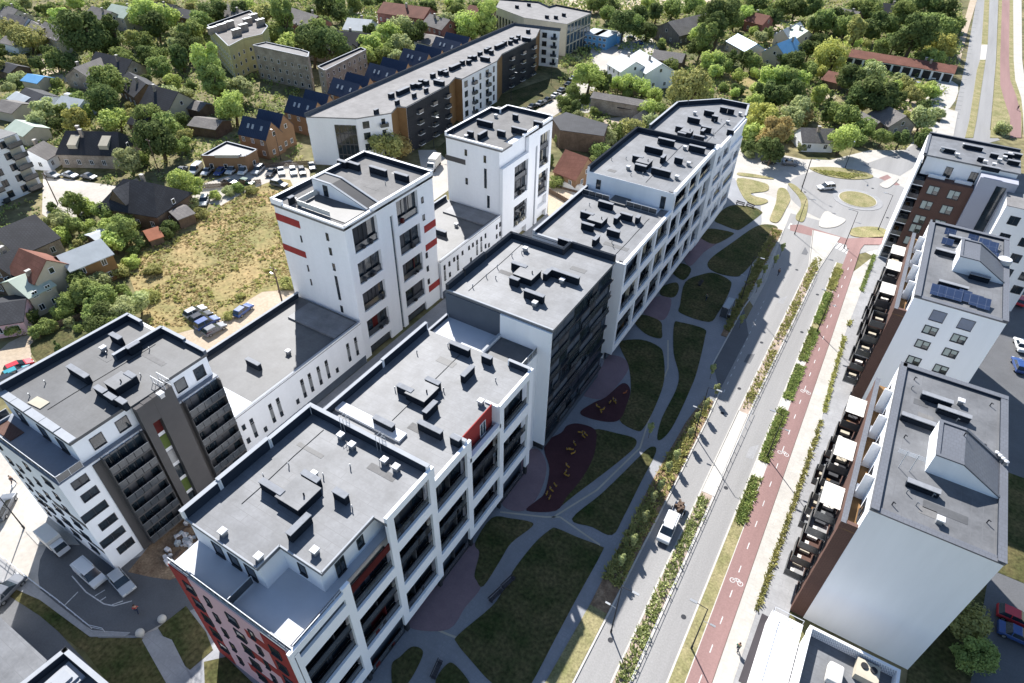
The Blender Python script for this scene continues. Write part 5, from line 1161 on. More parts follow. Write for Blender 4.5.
# trailer
tr=thing('trailer','small trailer loaded with brown timber behind the white van','trailer',(*P(678,511.5),0),heading((675,515),(664,540)))
b=MB(); b.box(-1.2,1.2,-.8,.8,.5,.6); b.box(-1.2,1.2,-.8,-.75,.6,.95); b.box(-1.2,1.2,.75,.8,.6,.95); b.box(1.2,2.2,-.05,.05,.45,.55); b.build('trailer_bed',M['steel'],tr,local=True)
b=MB()
for i in range(14): 
    x,y=random.uniform(-.8,.8),random.uniform(-.5,.5); b.obox((x,y),(random.uniform(-1,1),random.uniform(-1,1)),None,random.uniform(.5,1.1),.2,.6,random.uniform(.8,1.4))
b.build('load',M['wood'],tr,local=True)
for s in (-1,1):
    b=MB(); b.cyl((0,s*.82,.3),(0,s*.98,.3),.3,n=10); b.build('wheel',M['tyre'],tr,local=True)
# car park row by the brick pavilion (photo left to right)
h1=heading((206,168),(214,176)); 
row=[(181,170.5,'cargrey','sedan'),(196,170,'carsilver','van'),(207,171.5,'carsilver','sedan'),(220,171.5,'carblue','hatch'),(232,170,'carwhite','suv'),(244,170.5,'carwhite','van'),(258,170,'carsilver','suv'),(271,172.5,'carblack','sedan'),(281,171,'carwhite','sedan'),(293,171,'carwhite','hatch'),(302,171,'carblack','hatch'),(312,166,'cargrey','sedan')]
for i,(x,y,c,k) in enumerate(row): putcar(x,y,c,k,f'{names[c]} {kn[k]}, {ordn[i]} from the left in the row by the pavilion',(heading((213,166),(201,176))+random.uniform(-.05,.05)) if i<8 else heading((281,166),(284,177)),'cars in the gravel car park')
for i,(x,y,c,k) in enumerate([(229,182,'carblack','sedan'),(247,182,'cargreen','hatch'),(279,184,'cargrey','suv')]): putcar(x,y,c,k,f'{names[c]} {kn[k]}, {ordn[i]} from the left in the near row beside the field hedge',R_(10),'cars in the gravel car park')
putcar(204,201,'carwhite','suv','white tall car beside the shed at the corner of the dry field',R_(-50))
for i,(x,y,c) in enumerate([(52,175,'cargrey'),(70,175,'carsilver'),(89,176.5,'cargrey')]): putcar(x,y,c,'sedan',f'{names[c]} saloon, {ordn[i]} from the left in the gravel street by the long dark house',R_(12),'cars in the gravel street')
hh=heading((232,318),(250,304))
for i,(x,y,c,k) in enumerate([(195,311.5,'carsilver','hatch'),(201,317,'carblack','hatch'),(207,322.5,'carblue','suv'),(214.5,329,'cargrey','hatch')]): putcar(x,y,c,k,f'{names[c]} {kn[k]}, {ordn[i]} from the top of four at the field edge',heading((206,330),(223,321)),'four cars at the field edge')
putcar(243,310,'carblue','hatch','blue hatchback parked alone in the dirt lane by the dry field',hh)
putcar(234,346,'carred','hatch','red car beside the low wing, mostly hidden in the dirt lane',hh)
for i,(x,y,c) in enumerate([(19,366,'carred'),(17,372,'carteal'),(11,378,'carblack'),(31,371,'cargrey')]): putcar(x,y,c,'hatch',f'{names[c]} car in the little lot behind the bronze block',heading((10,372),(26,365)),'cars behind the bronze block')
for i,(x,y,c,k) in enumerate([(57,548,'carwhite','truck'),(90,574,'carwhite','van'),(121,582,'carsilver','hatch')]):
    hd=heading((48,540),(66,556))
    if k=='truck': truck('white pickup truck with a grey box, first in the shade beside the bronze block',P(57,546),hd).scale=(.72,.78,.78)
    else: putcar(x,y,c,k,('white van' if k=='van' else 'silver hatchback')+' parked behind the boxed pickup in the shade of the bronze block',hd if k=='van' else heading((112,576),(124,590)))
putcar(3,507,'cargrey','suv','grey car at the left edge near the zebra crossing',heading((0,515),(8,500)))
putcar(7,590,'cargrey','sedan','dark saloon cut by the left edge below the street railing',heading((0,598),(16,582)))
truck('white box truck parked between the two white towers',P(434,168),heading((440,160),(430,172)))
# street parking by building C
line=[(533,106),(541,103),(548,99.5),(556,95),(562,90),(569,84),(574,78)]
cl=['carblack','cargrey','carblack','carwhite','cargrey','carblack','carsilver']
for i,((x,y),c) in enumerate(zip(line,cl)): putcar(x-0,y,c,'sedan',f'{names[c]} saloon, {ordn[i]} from the near end of the row along the long building street',heading((533,104),(562,91)),'cars parked along the street by the long building')
for i,(x,y,c) in enumerate([(524,110,'cargrey'),(515,115,'carblack'),(505,120,'cargrey')]): putcar(x,y,c,'hatch',f'{names[c]} hatchback in the street parking, partly hidden by the white tower',heading((533,104),(562,91)),'cars parked along the street by the long building')
for i,(x,y,c) in enumerate([(905,78,'carwhite'),(918,84,'carsilver'),(934,77,'carwhite'),(931,86,'carwhite'),(912,80,'cargrey')]): putcar(x,y,c,'hatch',f'{names[c]} car parked under the rust-brown shed roof beside the road',R_(70+i*9),'cars by the rust-roofed shed')
putcar(769,161,'carblack','sedan','black saloon under the tree behind the roundabout',R_(10)); putcar(790,163,'cargrey','sedan','dark grey saloon beside the pale hut behind the roundabout',R_(20))
putcar(72,98,'carwhite','van','white van standing between the small sheds far left',R_(10)); putcar(15,112,'carwhite','van','white van at the far left street edge',R_(15)); putcar(631,38,'carblack','sedan','black car parked beyond the white-roofed house',R_(5)); putcar(640,43,'carblue','sedan','dark blue car parked beyond the white-roofed house',R_(5))
# right back yard cars
putcar(1021,345,'carwhite','sedan','white saloon parked behind the solar-roofed block at the right edge',R_(100)); putcar(1019,365,'carblue','hatch','dark blue car below the white saloon at the right edge',R_(100)); putcar(1021,300,'carred','hatch','red car behind the solar-roofed block at the right edge',R_(80))
putcar(1017,618,'carred','hatch','bright red car in the yard beside the blank-walled block',R_(0)); putcar(1018,635,'carblue','sedan','dark blue saloon below the bright red car at the right edge',R_(0))
# =================================================================== people
def person(label,loc,rz,shirt,walk=.22):
    r=thing('person',label,'person',(loc[0],loc[1],loc[2] if len(loc)>2 else 0),rz)
    def skin(name,verts,edges,rad,m,root=0):
        me=bpy.data.meshes.new(name); me.from_pydata(verts,edges,[]); me.materials.append(m); o=bpy.data.objects.new(name,me); COL.objects.link(o); o.parent=r
        md=o.modifiers.new('skin','SKIN'); 
        for i,q in enumerate(rad):
            s=me.skin_vertices[0].data[i]; s.radius=(q,q); s.use_root=(i==root)
        sb=o.modifiers.new('sub','SUBSURF'); sb.levels=1; sb.render_levels=1
        return o
    w_=walk
    V=[(0,0,.95),(0,0,1.2),(0,0,1.42),(0,0,1.53),(.02,0,1.66),(-.02,.1,.9),(w_,.1,.5),(w_*1.0,.1,.06),(w_*1.0+.16,.1,.03),(0,-.1,.9),(-w_*.5,-.1,.5),(-w_*1.5,-.1,.08),(-w_*1.5+.15,-.1,.03),(0,.2,1.38),(-.1,.25,1.12),(.05,.26,.9),(0,-.2,1.38),(.08,-.25,1.12),(.2,-.24,.92)]
    Ed=[(0,1),(1,2),(2,3),(3,4),(0,5),(5,6),(6,7),(7,8),(0,9),(9,10),(10,11),(11,12),(2,13),(13,14),(14,15),(2,16),(16,17),(17,18)]
    Rr=[.14,.13,.14,.055,.105,.09,.06,.045,.04,.09,.06,.045,.04,.06,.045,.035,.06,.045,.035]
    b_=skin('body',V,Ed,Rr,M['skin'])
    skin('shirt',[V[0],V[1],V[2],V[13],V[14],V[16],V[17]],[(0,1),(1,2),(2,3),(3,4),(2,5),(5,6)],[.16,.15,.165,.08,.06,.08,.06],M[shirt])
    skin('trousers',[V[0],V[5],V[6],V[7],V[9],V[10],V[11]],[(0,1),(1,2),(2,3),(0,4),(4,5),(5,6)],[.155,.11,.08,.065,.11,.08,.065],M['jeans'])
    me=bpy.data.meshes.new('hair'); bm=bmesh.new(); bmesh.ops.create_icosphere(bm,subdivisions=2,radius=.122,matrix=Matrix.Translation((-.005,0,1.695))); 
    for v in list(bm.verts):
        if v.co.z<1.64 or (v.co.x>.07 and v.co.z<1.74): bm.verts.remove(v)
    bm.to_mesh(me); bm.free(); me.materials.append(M['hair']); o=bpy.data.objects.new('hair',me); COL.objects.link(o); o.parent=r
    return r
for px,py,sh,lab,rz in ((138,612,'shirtr','person in a red top walking on the asphalt at the lower left corner',2.4),(737,650,'shirtg','person in green walking on the pale footway beside the cycle track',1.5),(1017,110,'shirtk','person in black on the far cycle track at the top right',1.6),(778,275,'shirtk','person in dark clothes near the zebra crossing at the roundabout',1.0),(706,300,'shirtg','person walking in the shade near the bus shelter',1.2),(14,483,'shirtk','person stepping onto the zebra crossing at the left edge',.6)):
    u,v=P(px,py,.15); person(lab,(u,v,.12 if px in(737,1017) else .02),rz,sh)
# =================================================================== street furniture
lampn=[0]
def lamp(px,py,h,label,arm=(1,0),low=None,z=0.05):
    u,v=P(px,py,z); r=thing('street_lamp',label,'street lamp',(u,v,z))
    b=MB(); b.cyl((u,v,z),(u,v,z+h),.09,.05,n=8); b.cyl((u,v,z),(u,v,z+.5),.13,.13,n=8); b.build('pole',M['charcoal'],r)
    b=MB(); a=Vector(arm).normalized(); b.cyl((u,v,z+h),(u+a.x*1.3,v+a.y*1.3,z+h+.15),.04,n=6); b.build('arm',M['charcoal'],r)
    b=MB(); b.obox((u+a.x*1.6,v+a.y*1.6),a,None,.8,.28,z+h+.1,z+h+.2); b.build('lamp_head',M['steel'],r)
    if low:
        b=MB(); b.cyl((u,v,z+low),(u-a.x*.9,v-a.y*.9,z+low+.1),.03,n=6); b.obox((u-a.x*1.1,v-a.y*1.1),a,None,.6,.22,z+low+.05,z+low+.14); b.build('low_lamp_head',M['steel'],r)
    return r
W_=(-1,0)
lamp(691.4,648.2,9.0,'dark street lamp on the dry verge beside the cycle track, nearest the bottom edge',W_,6.5,.12)
lamp(767,457,9.0,'dark street lamp on the verge of clipped plants beside the cycle track',W_,6.5,.12)
lamp(817,332,9.0,'dark street lamp beside the cycle track, third from the bottom edge',W_,6.5,.12)
lamp(843.8,247.5,9.0,'dark street lamp with a blue sign where the cycle track meets the roundabout',W_,6.5,.1)
lamp(694.7,434.5,10.2,'dark street lamp in the kerbside plants, its shadow crossing the median',(1,0),5.5,.08)
lamp(611,632,10.2,'dark street lamp at the kerb by the end of the block shadow',(1,0),5.5,.08)
lamp(741,300,10.2,'dark street lamp by the bus shelter in the block shadow',(1,0),5.5,.08)
lamp(794.6,234,9,'street lamp on the curved verge strip southwest of the roundabout',(1,.2)); lamp(800.8,192,9,'street lamp on the dry strip west of the roundabout',(1,0)); lamp(878,230,9,'street lamp on the dry island southeast of the roundabout',(-1,0))
lamp(802,187,8,'street lamp on the pale paving northwest of the roundabout',(1,-.4)); lamp(845,168,8,'street lamp on the long island north of the roundabout',(0,-1))
lamp(434,148,9,'tall grey street lamp with two arms before the dark part of the long building',(1,.2),6)
lamp(511,100,9,'grey street lamp halfway along the long building',(1,.2)); lamp(551,85,9,'grey street lamp near the far end of the long building',(1,.2))
lamp(281,160,8,'slim lamp in the gravel car park by the brick townhouses',(-1,.2)); lamp(284,307,7,'grey lamp beside the lane at the base of the striped tower',(-1,.2)); lamp(24,528,7,'lamp with a long shadow on the corner island by the bronze block',(-1,0))
def powerpole(px,py,h,lab):
    u,v=P(px,py,0); r=thing('utility_pole',lab,'utility pole',(u,v,0)); b=MB(); b.cyl((u,v,0),(u,v,h),.14,.1,n=7); b.build('pole',M['wood'],r)
    b=MB(); b.box(u-.9,u+.9,v-.06,v+.06,h-.5,h-.38); b.build('crossarm',M['wood'],r)
    for k in (-.7,0,.7):
        b=MB(); b.cyl((u+k,v,h-.38),(u+k,v,h-.15),.05,n=6); b.build('insulator',M['ventw'],r)
powerpole(283,306,9,'wooden utility pole on the dirt lane beside the striped tower'); powerpole(159,172,9,'leaning pale utility pole among trees left of the car park'); powerpole(58,204,8,'utility pole at the end of the gravel street by the white block')
# fallen / guy pole beside tower
# bus shelter
u,v=P(726,313,0); r=thing('bus_shelter','bus shelter with a grey glass roof on the shaded footway by the bus bay','bus shelter',(u,v,0))
b=MB(); b.box(u-.65,u+.65,v-1.9,v+1.9,2.4,2.5); b.build('shelter_roof',M['metalroof'],r); b=MB(); b.box(u-.75,u-.71,v-2,v+2,.2,2.3); b.box(u-.7,u+.5,v-2.02,v-1.98,.2,2.3); b.build('glass_panel',M['glassrail'],r)
for s in (-1.9,1.9):
    for t in (-.7,.7):
        b=MB(); b.box(u+t-.04,u+t+.04,v+s-.04,v+s+.04,0,2.4); b.build('post',M['charcoal'],r)
b=MB(); b.box(u-.6,u-.2,v-1.2,v+1.2,.42,.48); b.build('seat',M['bench'],r)
u,v=P(728,318,0); o=thing('litter_bin','dark round litter bin beside the bus shelter','litter bin',(u,v,0)); b=MB(); b.cyl((u,v,0),(u,v,.9),.28,.32,n=12); b.build('drum',M['blackm'],o); b=MB(); b.cyl((u,v,.9),(u,v,.98),.34,.3,n=12); b.build('lid',M['steel'],o)
# benches
def bench(px,py,rz,lab,grp=None):
    u,v=P(px,py,.3); r=thing('park_bench',lab,'bench',(u,v,.03),rz,grp)
    b=MB()
    for k in range(4): b.box(-1.1,1.1,-.25+k*.13,-.15+k*.13,.42,.46)
    b.build('seat',M['bench'],r,local=True); b=MB()
    for k in range(3): b.box(-1.1,1.1,.3,.34,.55+k*.12,.64+k*.12)
    b.build('backrest',M['bench'],r,local=True)
    for s in (-.85,.85): b=MB(); b.box(s-.04,s+.04,-.22,.32,0,.42); b.build('leg',M['charcoal'],r,local=True)
a1=heading((492,595),(510,578))
bench(496,596,a1,'dark bench, the lower of the pair by the path notch in the big lawn'); bench(508.5,583,a1,'dark bench, the upper of the pair by the path notch in the big lawn'); bench(437,670,heading((434,680),(441,664)),'dark bench beside the rounded lawns at the bottom edge')
bench(740,204,heading((735,203),(745,206)),'dark bench by the plaza near the end of the long lattice block, left one'); bench(750,206,heading((745,203),(755,207)),'dark bench by the plaza near the end of the long lattice block, right one'); bench(701,283,heading((698,288),(706,277)),'dark bench beside the curved path, middle lawns')
# spring toys
def toy(px,py,lab,m='yellowtoy',kind=0):
    u,v=P(px,py,.3); r=thing('spring_toy' if kind==0 else 'play_frame',lab,'play equipment',(u,v,.05)); b=MB()
    for i in range(12):
        a=i*PI/3; a2=(i+1)*PI/3; b.cyl((u+.12*math.cos(a),v+.12*math.sin(a),.06+i*.035),(u+.12*math.cos(a2),v+.12*math.sin(a2),.06+(i+1)*.035),.025,n=5)
    b.build('spring',M['blackm'],r)
    b=MB(); b.hexa([(u-.45,v-.12,.5),(u+.45,v-.12,.5),(u+.45,v+.12,.5),(u-.45,v+.12,.5)],[(u-.55,v-.1,.8),(u+.5,v-.1,.75),(u+.5,v+.1,.75),(u-.55,v+.1,.8)]); b.hexa([(u+.3,v-.1,.75),(u+.5,v-.1,.75),(u+.5,v+.1,.75),(u+.3,v+.1,.75)],[(u+.42,v-.08,1.15),(u+.62,v-.08,1.1),(u+.62,v+.08,1.1),(u+.42,v+.08,1.15)]); b.build('seat',M[m],r,bevel=.04)
    b=MB(); b.cyl((u+.3,v-.28,.9),(u+.3,v+.28,.9),.025,n=6); b.build('handle',M['steel'],r)
    r.rotation_euler=(0,0,random.random()*6.28); r.scale=(.75,.75,.75)
T5=lambda x,y:(400+x/3.596,330+y/3.596)
for i,(x,y) in enumerate([(648,370),(660,385),(668,378),(628,412),(615,432),(622,445),(606,430),(603,492),(594,515),(600,525),(558,560),(528,590),(538,605),(545,578)]): toy(*T5(x,y),'yellow spring toy on the larger maroon play surface','yellowtoy')
for i,(x,y) in enumerate([(712,278),(728,288),(722,295),(755,262),(768,256),(775,262),(808,228)]): toy(*T5(x,y),'yellow spring toy on the smaller maroon play surface by the dark block','yellowtoy' if i<6 else 'orangetoy')
for o in bpy.data.objects:
    if o.get('category')=='play equipment': o['group']='spring toys on the play surfaces'
# bollards and railings at the lower left corner
rl=thing('street_railing','pale street railing along the corner pavement at the lower left','railing',(*P(50,600),0))
b=MB(); q=PX([(0,556),(32,582),(60,603),(92,629),(105,632)],0)
for a_,c_ in zip(q[:-1],q[1:]):
    d=Vector(c_)-Vector(a_); m_=((a_[0]+c_[0])/2,(a_[1]+c_[1])/2); b.obox(m_,d,None,d.length,.05,.95,1.0); b.obox(m_,d,None,d.length,.04,.5,.54)
    n=int(d.length/1.5)
    for i in range(n+1): t=Vector(a_)+d*(i/max(1,n)); b.obox((t.x,t.y),d,None,.06,.06,.1,.95)
b.build('rail',M['rail'],rl)
for i,(x,y) in enumerate([(162,619),(140,633)]):
    u,v=P(x,y,.4); o=thing('stone_ball',('pale' )+' round stone beside the footpath crossing, '+('right' if i==0 else 'left')+' one','stone bollard',(u,v,0)); me=bpy.data.meshes.new('ball'); bm=bmesh.new(); bmesh.ops.create_uvsphere(bm,u_segments=16,v_segments=10,radius=.5,matrix=Matrix.Translation((0,0,.45))); bm.to_mesh(me); bm.free(); me.materials.append(M['kerb']); k=bpy.data.objects.new('ball',me); COL.objects.link(k); k.parent=o; b=MB(); b.cyl((0,0,-.02),(0,0,.12),.35,n=12); b.build('foot',M['kerb'],o,local=True)
# construction rubble between the blocks
for i,(x,y,s) in enumerate([(183,535,1.6),(190,532,1.3),(178,545,1.7),(186,546,1.5),(194,541,1.4),(174,552,1.2),(170,560,.8)]):
    u,v=P(x,y,.3); b=MB()
    for k in range(9):
        a,r_=random.uniform(-s,s),random.uniform(-s,s); z=random.uniform(.2,.9); w1=random.uniform(.2,.55); b.mi=random.choice((0,0,1,2)); 
        b.obox((u+a,v+r_),(random.uniform(-1,1),random.uniform(-1,1)),None,w1*1.4,w1,0.02,z)
    o=b.build('rubble_heap',[M['rubble'],M['wood'],M['metalroof']],bevel=.06); o['label']='heap of white sacks and boards on the bare soil beside the front block'; o['category']='rubble'; o['group']='heaps of building rubble between the blocks'
# fence strip at the bottom with brown ground (right of footway near E0)
sf=thing('timber_screen','low timber screen fence on bare soil at the bottom edge beside the footway','fence',(*P(765,650),0))
g=PX([(764,620),(776,628),(762,700),(735,700)]); sheet('bare_strip',PX([(775,612),(795,622),(770,700),(745,700)]),.16,M['soil'])
b=MB(); q0=P(768,622);q1=P(745,690); d=Vector(q1)-Vector(q0); n=24
for i in range(n): t=Vector(q0)+d*(i/n); b.obox((t.x,t.y),d,None,.25,.06,.1,1.3)
b.build('screen',M['wood'],sf); b=MB(); c_=((q0[0]+q1[0])/2-.05,(q0[1]+q1[1])/2); b.obox((c_[0]-.5,c_[1]),d,None,d.length,.9,1.0,1.08); b.build('top_board',M['bench'],sf)
# boat-like tarp pile behind B4
# =================================================================== houses
def house(name,label,p1,p2,zr,w,ze,rm,wm,hip=0.0,over=.4,chim=1,cat='house',win=True,group=None,dormers=0,sky=0,land_=None,off=0.0):
    """gable or hipped house; p1,p2 = pixels of the ridge ends at height zr, w = width across"""
    a=Vector(P(*p1,zr)); b_=Vector(P(*p2,zr)); d=(b_-a); L=d.length; d.normalize(); n=Vector((-d.y,d.x))
    c=(a+b_)/2+n*off; r=thing(name,label,cat,(c.x,c.y,0),0,group)
    def pt(x,y,z): q=c+d*x+n*y; return (q.x,q.y,z)
    h=L/2; g=hip
    b=MB(); b.hexa([pt(-h,-w/2,0),pt(h,-w/2,0),pt(h,w/2,0),pt(-h,w/2,0)],[pt(-h,-w/2,ze),pt(h,-w/2,ze),pt(h,w/2,ze),pt(-h,w/2,ze)])
    if not hip:
        for s in (-1,1):
            k=len(b.v); b.v+=[pt(s*h,-w/2,ze),pt(s*h,w/2,ze),pt(s*h,0,zr-.12),pt(s*(h-.1),-w/2,ze),pt(s*(h-.1),w/2,ze),pt(s*(h-.1),0,zr-.12)]
            b.f+=[[k,k+1,k+2],[k+3,k+5,k+4],[k,k+2,k+5,k+3],[k+1,k+4,k+5,k+2]]; b.m+=[0]*4
    b.build('wall',M[wm],r)
    sl=(zr-ze)/(w/2); zo=ze-over*sl; ho=h+over*.6; wo=w/2+over
    b=MB(); t=.16; hr=ho-hip
    for s in (-1,1):
        lo=[pt(-ho,s*wo,zo),pt(ho,s*wo,zo),pt(hr,0,zr),pt(-hr,0,zr)]
        if s>0: lo=[lo[1],lo[0],lo[3],lo[2]]
        b.hexa(lo,[(x,y,z+t) for x,y,z in lo])
    if hip:
        for s in (-1,1):
            lo=[pt(s*ho,-wo*s,zo),pt(s*ho,wo*s,zo),pt(s*hr,0,zr)]
            b.hexa(lo,[(x,y,z+t) for x,y,z in lo])
    rf=b.build('roof',M[rm],r)
    for i in range(chim):
        x=random.uniform(-.3,.3)*L; y=random.choice((-1,1))*w*.12; b=MB(); q=c+d*x+n*y; b.obox((q.x,q.y),d,None,.8,.6,zr-1.6,zr+1.0); b.mi=1; b.obox((q.x,q.y),d,None,.95,.75,zr+1.0,zr+1.12); b.build('chimney',[M['brickold'],M['kerb']],rf)
    for i in range(dormers):
        x=(-.25+.5*i/max(1,dormers-1))*L if dormers>1 else 0; s=-1 if (n.dot(Vector((-.5,.86)))>0) else 1
        b=MB(); b.hexa([pt(x-1.2,s*w*.12,ze+.2),pt(x+1.2,s*w*.12,ze+.2),pt(x+1.2,s*w*.40,ze+.2),pt(x-1.2,s*w*.40,ze+.2)][::s or 1],[pt(x-1.2,s*w*.05,zr-.4),pt(x+1.2,s*w*.05,zr-.4),pt(x+1.2,s*w*.42,ze+2.0),pt(x-1.2,s*w*.42,ze+2.0)][::s or 1]); b.build('dormer',M['cream'],rf)
    for i in range(sky):
        x=(-.22,-.06,.25)[i]*L; s=-1 if (n.dot(Vector((-.5,.86)))>0) else 1
        zz=lambda y: ze+(w/2-abs(y))*sl+t
        y0,y1=s*w*.18,s*w*.30; lo=[pt(x-.35,y0,zz(y0)+.01),pt(x+.35,y0,zz(y0)+.01),pt(x+.35,y1,zz(y1)+.01),pt(x-.35,y1,zz(y1)+.01)]
        if s>0: pass
        else: lo=lo[::-1]
        b=MB(); b.hexa(lo,[(q[0],q[1],q[2]+.08) for q in lo]); b.build('roof_window',M['metalroof'],rf)
    if win:
        for s in (-1,1):
            F=Fac(pt(-s*h,s*-1*w/2*-1 if False else (-w/2 if s>0 else w/2),0)[:2],(d*s)); nn=max(2,int(L/3.2))
            # side wall windows (outward)
            k=0
            for i in range(nn):
                x=L*(i+.5)/nn
                for z in ([1.0] if ze<4.5 else [1.0,3.9]):
                    window(r,F,x-.5,x+.5,z,z+1.3,'wframe','glass',mull=1)
        for s in (-1,1):
            F=Fac(pt(s*h,-s*w/2,0)[:2],(n*s))
            for x in (w*.3,w*.7):
                window(r,F,x-.5,x+.5,1.0,2.3,'wframe','glass',mull=1)
            if zr-ze>2.5: window(r,F,w*.5-.5,w*.5+.5,ze+.1,ze+1.3,'wframe','glass',mull=0)
    if land_: land(land_,c.x,c.y)
    return r
def flat(name,label,pts,z,rm,wm,cat='shed',par=None,land_=None,win=0,base_z=0):
    q=PX(pts,z); cx=sum(p[0] for p in q)/len(q); cy=sum(p[1] for p in q)/len(q)
    r=thing(name,label,cat,(cx,cy,0)); body(r,q,z,wm,rm)
    if par: parapet(r,[(q[i][0],q[i][1],q[(i+1)%len(q)][0],q[(i+1)%len(q)][1]) for i in range(len(q))],z,t=.3,h=par,m=wm,cap='coping')
    a=sum(q[i][0]*q[(i+1)%len(q)][1]-q[(i+1)%len(q)][0]*q[i][1] for i in range(len(q)))
    if a<0: q=q[::-1]
    if win:
        for i in range(len(q)):
            F,L=facseg(q[i],q[(i+1)%len(q)]); n=int(L/3)
            for k in range(n):
                for zz in [.9+3.0*j for j in range(max(1,int(z/3)))]: window(r,F,L*(k+.5)/n-.5,L*(k+.5)/n+.5,zz,zz+1.3,'wframe','glass',mull=0)
    if land_: land(land_,cx,cy)
    return r
# twelve tan townhouses with navy roofs
tw=[((243,116),(271,122)),((259,109),(283,114.5)),((289.6,95.2),(317.4,102)),((305.7,89.4),(329,95.2)),((333.5,77.6),(359.9,85)),((347,72),(370,78)),((370,63),(396.5,70)),((383.3,57),(408,63)),((403.8,48.3),(428.7,54.2)),((417,44),(442,49.8)),((436,36.6),(461,43)),((446.3,32.2),(469.7,37.5))]
for i,(a,b_) in enumerate(tw):
    house('townhouse',f'tan timber townhouse with navy roof, {ordn[i]} from the pavilion end of the row of twelve',a,b_,9.5,6.6 if i%2==0 else 6.0,5.6,'navyroof','housebrown',chim=0,sky=3 if i%2==0 else 0,over=.15,win=True,group='tan townhouses with navy roofs behind the long building')
land('the nearest tan townhouses',*P(265,140)); land('the middle tan townhouses',*P(350,100)); land('the farthest tan townhouses',*P(450,50))
pv=flat('pavilion','low tan brick pavilion with a wedge-shaped roof light behind the row of parked cars',[(202,157),(227,143),(257,151),(247,157),(245,158)],4.0,'membrane','housebrown','pavilion',par=.5,land_='the brick pavilion',win=1)
q=PX([(214,154.5),(229,147),(241,153),(238,154.5)],5.0); b=MB(); b.prism(q,4.05,4.9); b.build('roof_light',M['steel'],pv)
H=house
H('house','long dark slate-roofed house with two pale dormers beside the gravel street',(61,131),(123,132.5),8,10,4.0,'slate','brickold',hip=1.5,chim=2,dormers=2,land_='the long dark house with two dormers')
H('house','small house with a pale grey gabled roof next to the white block at the left',(28,150),(43,141.5),5.5,8,3.2,'greyroof','offwhite',land_='the small grey-roofed house')
H('house','big dark hip-roofed house with a pale dormer at the edge of the dry field',(110,177),(168,186),8.5,12,4.0,'slate','wood',hip=4,chim=1,land_='the big dark hip-roofed house')
x=H('house','pale grey gabled wing across the front of the big dark hip-roofed house',(113,190),(136,179),8.2,4.5,5.5,'greyroof','wood',chim=0,win=False)
H('house','broad dark slate house below the white block at the left edge',(-8,232),(34,215),7,13,3.5,'slate','brickold',chim=0,land_='the broad dark house at the left edge')
hb=H('house','two-storey house with a bright white sloping roof and brown upper wall beside the dry field',(57.5,256),(100,239.5),7.5,7,5.6,'metalroof','brownpanel',chim=0,land_='the white-roofed brown house')
H('house','tall narrow tan house with a brown gabled roof between the white-roofed and green-roofed houses',(20,249),(46,260),9,7,6.0,'redroof','cream',chim=0,land_='the tan gabled house')
H('house','house with a pale green metal roof at the left edge by the garden',(5,279),(31,267),6.5,9,4.5,'greenroof','cream',chim=1,off=-1.5,land_='the green-roofed house')
H('house','dark-roofed house tucked behind the tan gabled house at the left edge',(-8,262),(12,250),8,9,4.5,'slate','wood',chim=1)
H('house','dark low outbuilding in the shade below the green-roofed house',(-10,305),(25,300),4.5,9,3,'slate','lilac',chim=0)
H('shed','small shed with a brown and grey sheet roof at the edge of the dry field',(170,212),(186,206),3.4,6,2.6,'greyroof','wood',chim=0,cat='shed',win=False)
H('shed','tiny shed with a red tent-like roof among bushes by the dry field',(144,231),(157,227),3.2,4.5,2.0,'orange','wood',chim=0,cat='shed',win=False)
H('shed','low shed with a white roof sheet behind the white-roofed brown house',(90,236),(104,230),3,3.5,2.6,'metalroof','wood',chim=0,cat='shed',win=False)
